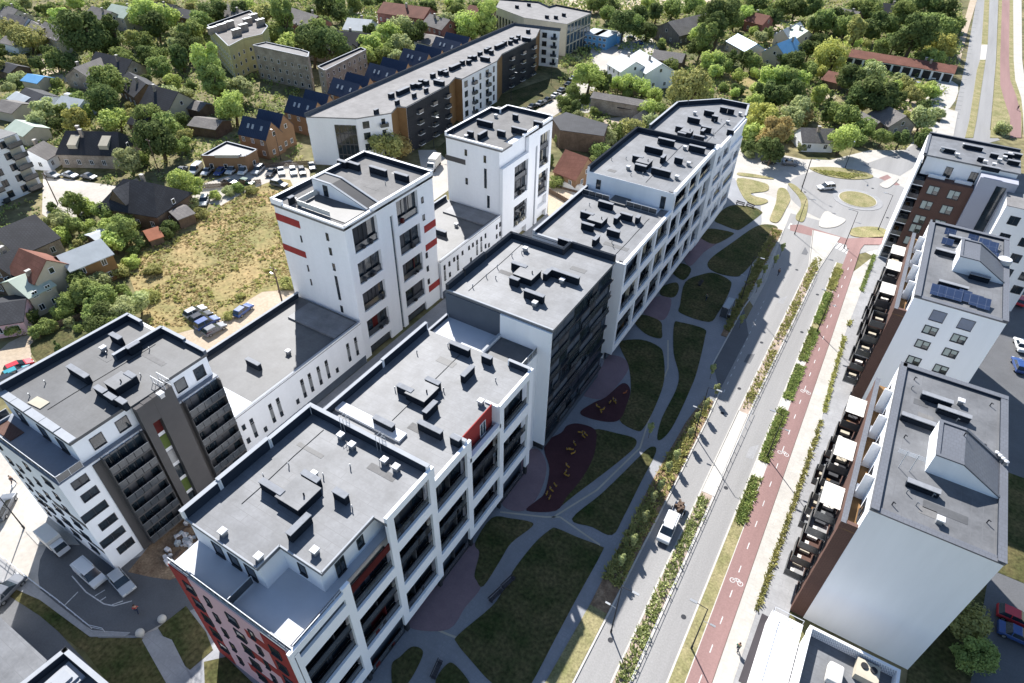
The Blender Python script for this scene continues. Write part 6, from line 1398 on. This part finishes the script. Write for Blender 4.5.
# far left and top-left neighbourhood
lst=[((74,68),(100,58),7,10,4,'greyroof','brickold','grey-roofed farmhouse wing left of the two crossing roofs'),((96,52),(132,60),8,10,4,'slate','brickold','long grey slate house with a bright skylight in the old quarter'),((128,72),(146,84),7,9,4,'slate','wood','dark slate house end-on, right of the long slate house'),((150,85),(178,92),8,10,4,'slate','cream','dark slate-roofed house with a cream gable below the poplars'),((136,108),(152,112),7,8,4,'slate','wood','dark roof half hidden by the big tree in the old quarter'),
((26,88),(44,95),5,8,3.2,'slate','offwhite','low house with dark roof and white gable in the allotments'),((2,100),(22,104),4.5,8,3,'greyroof','cream','weathered shed roof at the left edge of the allotments'),((16,92),(30,98),4,6,2.8,'metalroof','cream','pale metal shed roof in the allotments'),((62,96),(84,100),5,7,3.2,'metalroof','offwhite','low white-roofed house with a blue gable end in the allotments'),((4,62),(18,66),4.5,7,3,'slate','wood','small dark shed near the left edge, upper allotments'),((28,74),(44,77),4,6,2.8,'blueroof','cream','small blue-roofed shed in the upper allotments'),
((6,36),(24,40),4.5,7,3,'greyroof','offwhite','pale flat-looking shed near the upper left edge'),((45,22),(66,30),8,9,5,'greyroof','cream','tall pale house left of the dark round tree at the upper left'),((2,4),(18,10),8,9,5,'greyroof','cream','grey house in the top left corner'),((8,14),(28,18),8,8,5,'greyroof','offwhite','pale house just below the top left corner'),((92,6),(112,12),8,9,5,'greyroof','cream','pale grey house near the top, left part'),((112,4),(132,8),9,10,6,'greenroof','cream','house with a green and cream gable near the top, left part'),
((30,20),(44,28),7,8,4.5,'greyroof','brickold','weathered house left of the tall pale house'),((78,20),(88,24),7,8,4,'slate','cream','small slate house behind the dark round tree'),((16,120),(34,127),4.5,7,3,'greenroof','cream','pale green shed roof beside the van in the far left street'),((195,117),(222,121),4.2,7,3,'greyroof','wood','low shed with one bright roof panel above the pavilion lawn'),((190,100),(206,104),4,6,2.8,'greyroof','wood','dark shed under the bright trees by the pavilion lawn'),
((292,8),(318,16),8,12,4.5,'greyroof','brickred','house with a broad weathered roof near the top, behind the hedge of trees'),((330,30),(372,34),9,11,5,'slate','wood','long dark roof behind the brick factory wall'),((348,18),(372,20),7,12,4,'metalroof','offwhite','shining white metal-roofed house near the top'),((310,38),(352,44),7,8,4,'slate','brickold','low dark roof row above the brick factory wall'),((384,2),(430,8),10,12,7,'redroof','brickred','large red brick house in the top row'),((430,14),(450,20),9,9,6,'greyroof','brickred','red brick house right of the large one in the top row'),((424,34),(440,38),5,12,3.5,'greyroof','offwhite','grey flat-roofed shed just beyond the farthest townhouses'),
((226,4),(250,14),8,9,5,'greyroof','brickred','weathered house beyond the ruined brick terrace'),((470,5),(492,9),7,9,4,'redroof','brickold','reddish roof in the top row right of centre'),((152,2),(176,5),7,9,4,'slate','cream','dark roof at the top edge above the bright trees'),((180,8),(196,12),6,8,4,'slate','wood','small dark roof near the top among the bright trees'),
((622,54),(636,62),8.5,11,5.6,'metalroof','offwhite',None),((640,50),(662,64),8.5,11,5.6,'metalroof','offwhite','large two-storey white house with a bright metal roof in the middle distance'),
((668,22),(712,12),8,14,4,'greyroof','greyroof','broad weathered grey roof beyond the white house'),((655,50),(685,54),5,9,3,'greyroof','wood','long low shed roof with dark stripes behind the white house'),((738,34),(757,44),6,9,3.5,'blueroof','cream','low blue and grey roof among the trees right of the shed'),
((777,44),(795,37),8.5,10,4.5,'blueroof','cream','cream house with a bright blue roof and a red chimney side'),((797,25),(808,31),8,10,4.5,'greenroof','cream','pale green house behind the blue-roofed one'),((800,22),(783,30),7,6,4.5,'metalroof','cream','narrow grey roof joining the pale green house'),
((829,71),(846,75),5,9,3,'redroof','wood','small rust-roofed house behind the yellow-green tree'),((884,104),(906,116),6,9,3,'greyroof','brickold','grey-roofed cottage in the shade at the bend of the road'),((752,12),(770,16),7,9,4,'redroof','brickred','reddish house in the trees at the top'),((840,8),(860,12),7,10,4,'greyroof','brickred','dark reddish roof at the top right of centre'),((880,3),(905,5),7,10,4,'slate','brickold','dark roof at the top edge, right of centre'),((720,2),(736,6),7,8,4,'greyroof','cream','pale roof in the trees at the top centre-right'),((606,30),(622,32),4,6,3,'metalroof','blueroof','low white-roofed kiosk beside the blue containers')]
for (a,b_,zr,w_,ze,rm,wm,lab) in lst:
    if lab is None: lab='cross wing with bright metal roof attached in front of the large white house'
    H('house' if 'shed' not in lab and 'kiosk' not in lab else 'shed',lab,a,b_,zr,w_,ze,rm,wm,chim=1 if zr>6 else 0,cat='house' if 'shed' not in lab and 'kiosk' not in lab else 'shed',win=zr>5.5)
land('the old slate houses',*P(115,75)); land('the allotments',*P(40,95)); land('the large white house',*P(645,75)); land('the blue-roofed house',*P(787,55)); land('the shining white roof near the top',*P(362,30)); land('the red brick houses at the top',*P(410,20)); land('the top left corner',*P(20,12)); land('the rust-brown long shed',*P(890,65)); land('the white hut by the roundabout',*P(815,147)); land('the shaded cottage at the bend',*P(895,120)); land('the broad weathered roof',*P(690,25)); land('the ruined brick terrace',*P(230,50)); land('the brick factory wall',*P(330,75)); land('the top edge, right of centre',*P(860,8)); land('the blue containers',*P(600,45)); land('the crimson shed',*P(150,235))
# long rust shed
q=[P(848,50,4.5),P(957,68,4.5)]; r=H('long_shed','long low shed with a rust-brown roof and open bays facing parked cars',(849,49),(957,66),5,9,3.4,'redroof','offwhite',chim=2,cat='shed',win=False)
a_=Vector(P(849,49,5)); b2_=Vector(P(957,66,5)); d_=(b2_-a_); L_=d_.length; d_.normalize(); n_=Vector((d_.y,-d_.x)); Fb=Fac((a_+n_*4.5),d_)
for k in range(11):
    x0=L_*k/11+.4; bb=MB(); Fb.box(bb,x0,x0+L_/11-.8,.1,2.9,0,.06); bb.build('bay_shade_panel',M['blackm'],r)  # black panel on the wall stands for the shade inside a bay
# hut by roundabout
H('cottage','white cottage with a grey-brown roof standing beside the roundabout',(801,128),(833,129),5.5,8,3,'greyroof','white',chim=1,cat='house')
H('fence_shed','weathered sheet roof lean-to sloping through the trees behind the roundabout',(862,112),(880,122),4,3,3,'greyroof','wood',chim=0,cat='shed',win=False)
# ruined factory buildings
flat('brick_factory','weathered three-storey brick factory with a bright flat roof and small dark windows',[(253,46),(266,43),(301,50.5),(309,53),(308,58)],11,'membrane_pale','brickold','factory',par=.4,land_='the weathered brick factory',win=1)
flat('brick_wall_building','long weathered brick wing with a parapet stepping down toward the townhouses',[(318,68),(361,49),(366,51),(325,72)],9,'greyroof','brickold','factory',par=.6,win=1)
tr_=flat('terrace_ruin','old terrace with pale yellow end wall and a row of blue-grey chimneys on its roof',[(229,48),(208,27),(250,12),(268,28),(262,36),(244,40)],11,'greyroof','yellow','old building',par=.7,win=1)
for i,(x,y) in enumerate(((212,28),(221,25),(229,22),(236,30),(243,25),(247,19),(253,15),(260,20))):
    u,v=P(x,y,13); b=MB(); b.box(u-.6,u+.6,v-1.7,v+1.7,11,13.2); b.mi=1; b.box(u-.7,u+.7,v-1.8,v+1.8,13.2,13.35); b.build('chimney_stack',[M['brickold'],M['steel']],tr_)
# blue containers, playground of yard
for i,(x,y) in enumerate(((596,32),(606,33.5))):
    u,v=P(x,y,5.0); r=thing('container','bright blue site container stack with a white top, '+('left' if i==0 else 'right')+' one beyond the long building','container',(u,v,0)); b=MB(); b.box(u-3.3,u+3.0,v-5,v+5,0,4.8); b.build('container_body',M['blueroof'],r); b=MB(); b.box(u-3.5,u+3.2,v-5.2,v+5.2,4.8,5.1); b.build('container_roof',M['metalroof'],r)
    F=FS(v-5)
    for k in range(3): window(r,F,u-2.8+k*2.0,u-1.6+k*2,1.0,2.2,'wframe','glass'); window(r,F,u-2.8+k*2.0,u-1.6+k*2,3.2,4.3,'wframe','glass')
# yard behind rear tower: brown-roofed cottage and ivy walls
H('cottage','brown-tiled cottage with a tall tan gable below the ivy-covered walls',(566,150),(588,158),7.5,9,3.2,'redroof','housebrown',chim=0,cat='house',land_='the tan-gabled cottage')
flat('ruined_walls','roofless building shell with dark creeper-covered walls behind the second tower',[(552,118),(566,112),(608,124),(604,136),(560,130)],5.5,'slate','wood','ruin',land_='the creeper-covered ruin')
H('brick_outbuilding','long brown outbuilding with a sloping roof along the yard below the white house',(594,92),(648,101),5.5,5,4.5,'greyroof','brickold',chim=0,cat='shed',win=False)
H('shed','small shelter with a white front in the yard below the white house',(620,103),(634,105),3.4,5,2.8,'slate','white',chim=0,cat='shed',win=False)
H('glasshouse','sloping greenhouse-like frame roof beside the yard wall',(632,118),(650,106),4,4,2.2,'greyroof','wood',chim=0,cat='greenhouse',win=False)
# tarpaulin-covered pallets
u,v=P(570,184,.8); o=thing('covered_pallets','white tarpaulin over pallets in the sandy yard between tower and long block','tarpaulin',(u,v,0)); b=MB(); b.hexa([(u-4,v-2,0),(u+4,v-1.5,0),(u+4,v+2,0),(u-4,v+2,0)],[(u-3,v-1,1.3),(u+3.2,v-.8,1.5),(u+3,v+1,1.2),(u-3,v+1.2,1.6)]); b.build('tarpaulin',M['canvas'],o,bevel=.3)
b=MB(); b.box(u-4.2,u+4.2,v-2.2,v-1.9,0,.5); b.build('pallet',M['wood'],o)
# wooden fences
for lab,pts in (('low timber fence along the edge of the dry field and the parked cars',[(192,190),(220,188),(262,184)]),('stone retaining wall below the yard of the white house',[(597,88),(650,97)]),('timber fence around the sandy yard between tower and long block',[(547,192),(570,205),(588,196)]),('pale fence in front of the townhouse lawn',[(262,168),(310,165)]),('pale fence along the gardens at the left edge',[(52,330),(85,318)])):
    q=PX(pts); f=thing('fence',lab,'fence',(q[0][0],q[0][1],0)); b=MB()
    for a_,c_ in zip(q[:-1],q[1:]):
        d=Vector(c_)-Vector(a_); n=int(d.length/.22)
        for i in range(n):
            t=Vector(a_)+d*(i/n); b.obox((t.x,t.y),d,None,.18,.04,0,1.3+.1*((i*7)%3==0))
        for z in (.4,1.0): b.obox(((a_[0]+c_[0])/2,(a_[1]+c_[1])/2),d,None,d.length,.05,z,z+.08)
    b.build('boards',M['wood'] if 'stone' not in lab else M['brickold'],f)
# =================================================================== trees
def crown_mesh(seed,n,rx,rz,lobes,leaf,cone=False,col=False):
    rnd=random.Random(seed); b=MB(); L=[]
    for i in range(lobes):
        a=rnd.random()*2*PI; t=rnd.uniform(-.55,.75); rr=math.sqrt(max(0,1-t*t))*rnd.uniform(.35,.78)
        if cone: rr=(1-(t+1)/2)*.55*rnd.uniform(.5,1)
        L.append((Vector((math.cos(a)*rr*rx,math.sin(a)*rr*rx,t*rz)),rnd.uniform(.20,.46)*rx*((1.15-(t+1)/2) if cone else 1)))
    L.append((Vector((0,0,0)),rx*.55 if not cone else rx*.3))
    for i in range(n):
        c,r=rnd.choice(L); 
        while True:
            d=Vector((rnd.gauss(0,1),rnd.gauss(0,1),rnd.gauss(0,1)))
            if d.length>.1: break
        d.normalize(); p=c+Vector((d.x*r,d.y*r,d.z*r*.85))*rnd.choice((rnd.uniform(.75,1.1),rnd.uniform(.8,1.15),rnd.uniform(.9,1.35)))
        nrm=(d+Vector((rnd.uniform(-1,1),rnd.uniform(-1,1),rnd.uniform(-.6,1)))*.75).normalized()
        a=nrm.orthogonal().normalized(); a=(Matrix.Rotation(rnd.random()*6.28,3,nrm)@a); e=nrm.cross(a); s=leaf*rnd.uniform(.6,1.4)
        b.quad([p-a*s-e*s*.3,p+a*s*.2-e*s,p+a*s+e*s*.3,p-a*s*.2+e*s])
    return b
def trunk_mb(h,r,seed):
    rnd=random.Random(seed); b=MB(); b.cyl((0,0,-.2),(rnd.uniform(-.2,.2),rnd.uniform(-.2,.2),h),r,r*.5,n=7)
    for i in range(5):
        a=i*1.3+rnd.random(); z=h*rnd.uniform(.55,.95); b.cyl((0,0,z),(math.cos(a)*h*.35,math.sin(a)*h*.35,z+h*.45),r*.4,r*.12,n=5)
    return b
def mkmesh(b,m,name):
    me=bpy.data.meshes.new(name); me.from_pydata(b.v,[],b.f); me.materials.append(m); me.update(); return me
CM={}
specs={'round':(1.0,.86,14,False),'round2':(1.0,.80,19,False),'tall':(.72,1.25,16,False),'cone':(.75,1.4,22,True),'flatc':(1.1,.62,16,False)}
kinds=[('leaf_dark','round'),('leaf_mid','round'),('leaf_bright','round2'),('leaf_olive','flatc'),('leaf_grey','round2'),('leaf_rust','round'),('leaf_yel','round2'),('leaf_dark','cone'),('leaf_mid','tall'),('leaf_bright','tall'),('leaf_dark','round2')]
def getcrown(mt,sh,v,hi):
    k=(mt,sh,v,hi)
    if k not in CM:
        rx,rz,lb,cn=specs[sh]; CM[k]=mkmesh(crown_mesh(len(sh)*31+ord(sh[0])*7+v*101,6500 if hi else 2800,rx,rz,lb,.047 if hi else .07,cn),M[mt],'crown')
    return CM[k]
TR={}
def gettrunk(v):
    if v not in TR: TR[v]=mkmesh(trunk_mb(1.0,.09,v),M['bark'],'trunk')
    return TR[v]
desc={'leaf_dark':'dark green','leaf_mid':'mid green','leaf_bright':'bright green','leaf_olive':'olive green','leaf_grey':'grey-green','leaf_rust':'rusty brown','leaf_yel':'yellow-green'}
shp={'round':'round tree','round2':'bushy tree','tall':'tall upright tree','cone':'pointed conifer','flatc':'spreading tree'}
ALL=[]
def tree(px,py,rpx,mt='leaf_mid',sh='round',shrub=False,label=None):
    r=3.0
    for _ in range(3):
        rz=specs[sh][1]; zc=r*rz*(1.35 if not shrub else .75); u,v=P(px,py,zc); r=rpx*depth(u,v,zc)/FPX
    seed=random.randint(0,2)
    t=thing('shrub' if shrub else ('conifer' if sh=='cone' else 'tree'),'', 'shrub' if shrub else 'tree',(u,v,0))
    c=bpy.data.objects.new('crown',getcrown(mt,sh,seed,rpx>15)); COL.objects.link(c); c.parent=t; c.location=(0,0,zc); c.scale=(r*random.uniform(.85,1.15),r*random.uniform(.85,1.15),r*random.uniform(.85,1.15)); c.rotation_euler=(0,0,random.random()*6.28)
    k=bpy.data.objects.new('trunk' if not shrub else 'stem',gettrunk(seed)); COL.objects.link(k); k.parent=t; hh=zc; k.scale=(hh,hh,hh)
    ALL.append((t,u,v,mt,sh,r,shrub,label)); return t
D,Mi,B_,O,G,Ru,Y='leaf_dark','leaf_mid','leaf_bright','leaf_olive','leaf_grey','leaf_rust','leaf_yel'
T=[(13,12,10,Mi),(50,10,9,Mi),(27,38,16,O,'flatc'),(8,30,12,O,'flatc'),(85,32,24,D,'round'),(110,30,13,D,'tall'),(60,18,10,B_),(146,13,15,B_),(166,15,13,B_),(155,27,12,D),(185,45,14,D),(207,68,20,B_,'tall'),(212,80,16,Mi,'tall'),(180,58,12,D),(192,34,13,Mi),(200,22,12,Mi),(214,12,13,D),(232,107,17,B_),(238,88,13,G),(225,90,12,Mi),(108,82,17,Mi),(105,102,18,D),(116,120,13,B_),(63,112,9,Mi),(75,120,12,Y),(82,112,9,B_),(45,108,11,G),(38,120,10,G),(157,138,20,D),(150,118,15,Mi),(166,126,13,Mi),(168,97,11,G),(128,160,13,G),(140,158,9,Mi),(185,184,14,B_),(55,62,9,Mi),(36,64,9,D),(70,62,9,D),(20,64,9,O),(120,55,9,Mi),(142,42,9,Mi),(125,60,8,Mi),(160,68,11,Mi),(240,10,12,D),(263,14,12,O),(282,18,15,Mi,'tall'),(258,36,14,Mi,'flatc'),(276,36,13,Mi,'flatc'),(295,44,13,B_),(310,46,17,D),(330,48,17,D),(318,32,13,Mi),(305,26,7,B_),(322,24,8,Mi),(325,8,11,D),(340,12,9,D),(372,45,12,B_),(388,34,12,B_),(369,32,9,D),(398,26,12,G),(416,32,13,D),(402,46,12,G),(384,55,10,Mi),(396,58,9,G),(366,56,11,B_),(392,48,10,Mi),(447,24,12,G),(468,24,15,B_),(486,17,15,B_,'tall'),(488,30,11,Mi),(455,12,9,Mi),(500,10,9,B_),(430,8,8,D),(400,14,8,D),(355,4,8,Mi),
(588,77,16,B_),(604,82,10,D),(572,93,9,Mi),(565,102,9,Mi),(576,108,8,D),(622,22,15,D),(611,8,8,D),(634,26,11,Mi),(641,14,11,D),(647,30,9,D),(608,14,8,Mi),(600,2,8,Mi),(592,5,7,Mi),(656,12,9,D),(672,8,9,Mi),(690,6,9,Mi),(707,38,14,Mi,'tall'),(718,18,16,D),(716,28,15,D,'tall'),(700,34,10,B_),(699,49,10,D),(746,16,9,B_),(732,8,10,D),(735,20,9,Mi),(757,6,10,D),(762,18,9,Mi),(690,92,21,O,'round'),(655,96,8,B_),(642,88,9,B_),(630,84,10,B_),(618,84,8,B_),(671,66,7,Mi),(712,60,11,B_),(724,66,9,Mi),(716,72,8,B_),(745,58,10,D),(752,62,9,Mi),(732,58,8,D),(773,76,12,B_),(785,78,11,Mi),(764,92,13,D),(776,98,12,D),(792,92,12,D),(800,80,10,B_),(760,118,15,Y),(755,104,10,B_),(753,134,12,B_),(747,148,9,D),(774,134,17,Ru),(772,150,13,D),(790,118,12,G),(800,108,12,G),(805,118,9,Ru),(830,100,8,D,'cone'),(826,112,9,D,'cone'),(838,112,10,Mi),(820,94,9,B_),(808,70,9,Mi),(795,62,11,D),(785,60,8,D),(808,50,10,D),(817,42,8,D),(828,52,9,Mi),(833,56,15,Y),(822,72,6,Y),(852,78,14,D),(874,72,12,G),(879,95,20,D,'round'),(858,100,13,D),(848,118,12,Mi),(842,137,16,B_),(858,138,9,Mi),(865,128,10,Mi),(855,30,12,O,'tall'),(866,28,11,D),(845,26,10,Mi),(880,48,9,Mi),(893,44,9,D),(912,36,22,D,'round'),(930,30,17,Mi),(925,55,9,Mi),(942,46,14,Y),(935,60,9,B_),(905,14,14,Mi),(884,22,12,D),(870,12,11,Mi),(858,10,11,Mi),(925,10,14,D),(943,14,13,D),(950,28,10,Mi),(895,2,9,D),(840,18,10,D),(825,20,11,Mi),(812,8,11,D),(796,8,10,D),(780,8,9,Mi),(775,18,9,D),(815,24,9,D),(905,84,8,O),(922,90,8,B_),(912,94,9,O),(934,92,7,B_),(923,118,12,G),(938,114,7,G),(900,138,10,D),(920,140,9,D),
(600,152,9,Mi),(596,164,8,Mi),(590,132,9,Mi),(606,138,9,G),(616,132,9,Mi),(632,128,11,O),(642,136,8,B_),(650,122,9,G),(646,108,10,B_),(660,110,8,Mi),(575,138,7,B_),(562,140,7,Mi),(556,182,7,Mi),(548,160,7,D),
(72,204,12,Mi),(88,206,9,B_),(103,213,10,Mi),(121,230,14,Mi),(132,222,9,Mi),(112,242,12,B_),(108,228,10,B_),(62,222,10,G),(75,226,10,Mi),(88,226,8,B_),(92,236,9,D),(60,236,9,B_),(50,244,8,B_),(99,236,8,G),(140,244,7,D),(165,235,8,D),(170,228,8,D),(152,236,7,D),(190,204,8,G),(200,214,7,O),(180,218,8,O),(86,292,15,Mi),(78,282,12,D),(100,298,14,Mi),(106,318,18,D),(122,312,16,G),(136,302,13,G),(92,316,13,Mi),(118,330,14,Mi),(98,282,10,G),(68,302,10,Mi),(62,312,9,B_),(30,320,9,D),(14,330,9,Mi),(58,348,8,D,'cone'),(48,326,8,Mi),(38,332,8,Mi),(150,296,9,O),(152,270,8,O),(228,316,6,O),(240,296,4,O),(288,284,8,O),(118,272,9,O),(132,262,8,B_),(215,196,6,B_),(238,188,6,Mi),(252,190,6,O),(228,192,6,G),(136,196,8,Mi),
(383,146,18,O,'flatc'),(395,142,15,Ru,'flatc'),(372,148,12,O,'flatc'),
(962,618,22,O,'flatc'),(975,655,20,Mi,'round2'),(1003,128,8,G)]
for t in T:
    px,py,rr,mt=t[:4]; sh=t[4] if len(t)>4 else {'leaf_dark':'round','leaf_mid':'round2','leaf_bright':'round2','leaf_olive':'flatc','leaf_grey':'round2','leaf_rust':'round','leaf_yel':'round2'}[mt]
    tree(px,py,rr*1.08,mt,sh,shrub=rr<=9 and py>100)
# infill trees and shrubs over the wooded quarters, clear of buildings and streets
taken=[(a[1],a[2],a[5]) for a in ALL]
foot=[]
bpy.context.view_layer.update()
for o in bpy.data.objects:
    if o.type=='MESH' and o.parent is not None and o.name.split('.')[0] in('wall','cargo_box','body','container_body') :
        bb=[o.matrix_world@Vector(c) for c in o.bound_box]; foot.append((min(c.x for c in bb)-1,max(c.x for c in bb)+1,min(c.y for c in bb)-1,max(c.y for c in bb)+1))
def clear(u,v,r,k=.75):
    for a,b_,c,d in foot:
        if a<u<b_ and c<v<d: return False
    for x,y,q in taken:
        if (x-u)**2+(y-v)**2<((r+q)*k)**2: return False
    return True
zones=[([(0,0),(300,0),(300,40),(200,110),(180,165),(60,130),(0,130)],60,7,12),([(300,0),(500,0),(470,30),(400,70),(370,60),(300,40)],24,6,10),([(640,0),(960,0),(950,60),(930,140),(860,150),(750,155),(700,100),(650,60)],80,6,11),([(560,100),(650,90),(640,150),(590,170),(560,160)],12,6,8),([(40,200),(150,215),(120,330),(50,330),(30,260)],22,6,9)]
for poly,n,r0,r1 in zones:
    c=0; tr2=0
    while c<n and tr2<n*30:
        tr2+=1; x=random.uniform(min(p[0] for p in poly),max(p[0] for p in poly)); y=random.uniform(min(p[1] for p in poly),max(p[1] for p in poly))
        if not inpoly(x,y,poly): continue
        rp=random.uniform(r0,r1)*.8; u,v=P(x,y,2); r=rp*depth(u,v,2)/FPX
        if not clear(u,v,r): continue
        mt=random.choice((D,D,Mi,Mi,B_,G,O)); tree(x,y,rp,mt,random.choice(('round','round2','flatc')),shrub=rp<7); taken.append((u,v,r)); c+=1
# beyond the frame, so that the view stays wooded from the side
for i in range(26):
    u=random.uniform(-420,-200); v=random.uniform(150,420)
# young street trees in the kerb strip
for px,py in ((653,500),(644.7,519.4),(633,543),(621,563),(716,392),(705,408),(697,420),(690,436),(676,458),(668,470),(660,488),(712,372),(741,322),(758,286),(764,272),(775,262),(782,250),(650,431)):
    u,v=P(px,py,1.6); t=thing('young_tree','','young tree',(u,v,.05)); c=bpy.data.objects.new('crown',getcrown('leaf_grey','tall',0,False)); COL.objects.link(c); c.parent=t; c.location=(0,0,2.3); c.scale=(.8,.8,1.0); k=bpy.data.objects.new('trunk',gettrunk(1)); COL.objects.link(k); k.parent=t; k.scale=(.5,.5,2.2)
    ALL.append((t,u,v,'young','x',1,False,None))
# labels: nearest named landmark plus rank among look-alikes there
grp={}
for a in ALL:
    t,u,v,mt,sh,r,shr,lab=a
    if mt=='young': key=('young street tree','the kerbside strip'); phrase='slim young street tree in the kerbside strip of the avenue'
    else:
        nm=min(LAND,key=lambda l:(l[1]-u)**2+(l[2]-v)**2); kindp=f"{desc[mt]} {'shrub' if shr else shp[sh]}"; key=(kindp,nm[0])
    grp.setdefault(key,[]).append(a)
on=['nearest to','second nearest to','third nearest to','fourth nearest to','fifth nearest to','sixth nearest to','seventh nearest to','eighth nearest to']
for key,l in grp.items():
    if key[1]=='the kerbside strip':
        l.sort(key=lambda a:a[2])
        for i,a in enumerate(l):
            a[0]['label']='slim young street tree in the kerbside strip, '+(['nearest the bottom edge']+[f'{q} from the bottom edge' for q in ordn[1:]]+[f'{q} from the bottom edge' for q in ('thirteenth','fourteenth','fifteenth','sixteenth','seventeenth','eighteenth','nineteenth')])[i]; a[0]['group']='young street trees in the kerbside strip'
        continue
    nm=[x for x in LAND if x[0]==key[1]][0]; l.sort(key=lambda a:(nm[1]-a[1])**2+(nm[2]-a[2])**2)
    for i,a in enumerate(l):
        if len(l)==1: a[0]['label']=f'{key[0]} by {key[1]}'
        else: a[0]['label']=f'{key[0]} {on[min(i,7)]} {key[1]}'
        if len(l)>1: a[0]['group']=f'{key[0]}s around {key[1]}'
# low undergrowth across the gardens
AV=[PX(q) for q in ([(44,150),(60,178),(130,188),(190,188),(240,172),(290,160),(310,170),(310,205),(250,210),(185,200),(120,200),(95,205),(62,228),(42,214)],[(428,205),(418,150),(455,150),(520,118),(568,92),(605,52),(632,50),(640,70),(610,85),(580,95),(560,112),(520,140),(470,175)],[(690,150),(700,128),(760,158),(830,160),(870,150),(905,150),(935,120),(960,140),(900,270),(700,230)],[(930,140),(944,100),(975,0),(1100,0),(1100,140)],[(150,352),(200,310),(262,292),(300,285),(330,300),(330,340),(200,480)])]
hull=PX([(-40,-5),(1000,-5),(960,60),(930,120),(700,150),(640,120),(540,120),(440,60),(300,110),(200,160),(100,170),(60,250),(40,340),(-40,340)])
fine=[]
def under(n,h,m,w_,seed):
    random.seed(seed); b=MB(); c=0
    while c<n:
        x=random.uniform(-30,960); y=abs(random.gauss(0,1))*70 if random.random()<.5 else random.uniform(0,330)
        if not ((x<300 and y<335) or (x>560 and y<150) or y<60): continue
        u,v=P(x,y,0)
        if -46<u<40 and v<130: continue
        if (u<-62 and u>-96 and v<135) : continue
        if -22<u<22 and 145<v<205: continue
        ok=True
        for a,b2,c2,d2 in foot:
            if a<u<b2 and c2<v<d2: ok=False;break
        if not ok or inpoly(u,v,fieldp) or any(inpoly(u,v,q) for q in AV): continue
        if noise.noise(Vector((u*.05,v*.05,seed)))<-.05: c+=.3; continue
        c+=1; s=depth(u,v,0)/300
        for k in range(6):
            p=Vector((u+random.gauss(0,.8)*s,v+random.gauss(0,.8)*s,random.uniform(.1,h)*s)); nn=Vector((random.gauss(0,1),random.gauss(0,1),random.gauss(.6,1))).normalized(); a=nn.orthogonal().normalized()*w_*s; e=nn.cross(a)
            b.quad([p-a-e*.4,p+a*.3-e,p+a+e*.4,p-a*.3+e])
    o=b.build('undergrowth',M[m]); return o
STREETS=1
for i,(n,h,m,w_) in enumerate(((4200,1.7,'leaf_mid',.5),(3400,1.5,'leaf_olive',.45),(2000,1.3,'leaf_grey',.45),(2600,2.0,'leaf_dark',.55))):
    tag(under(n,h,m,w_,i+3),'low mixed green undergrowth across the gardens and waste ground','undergrowth',kind='stuff')
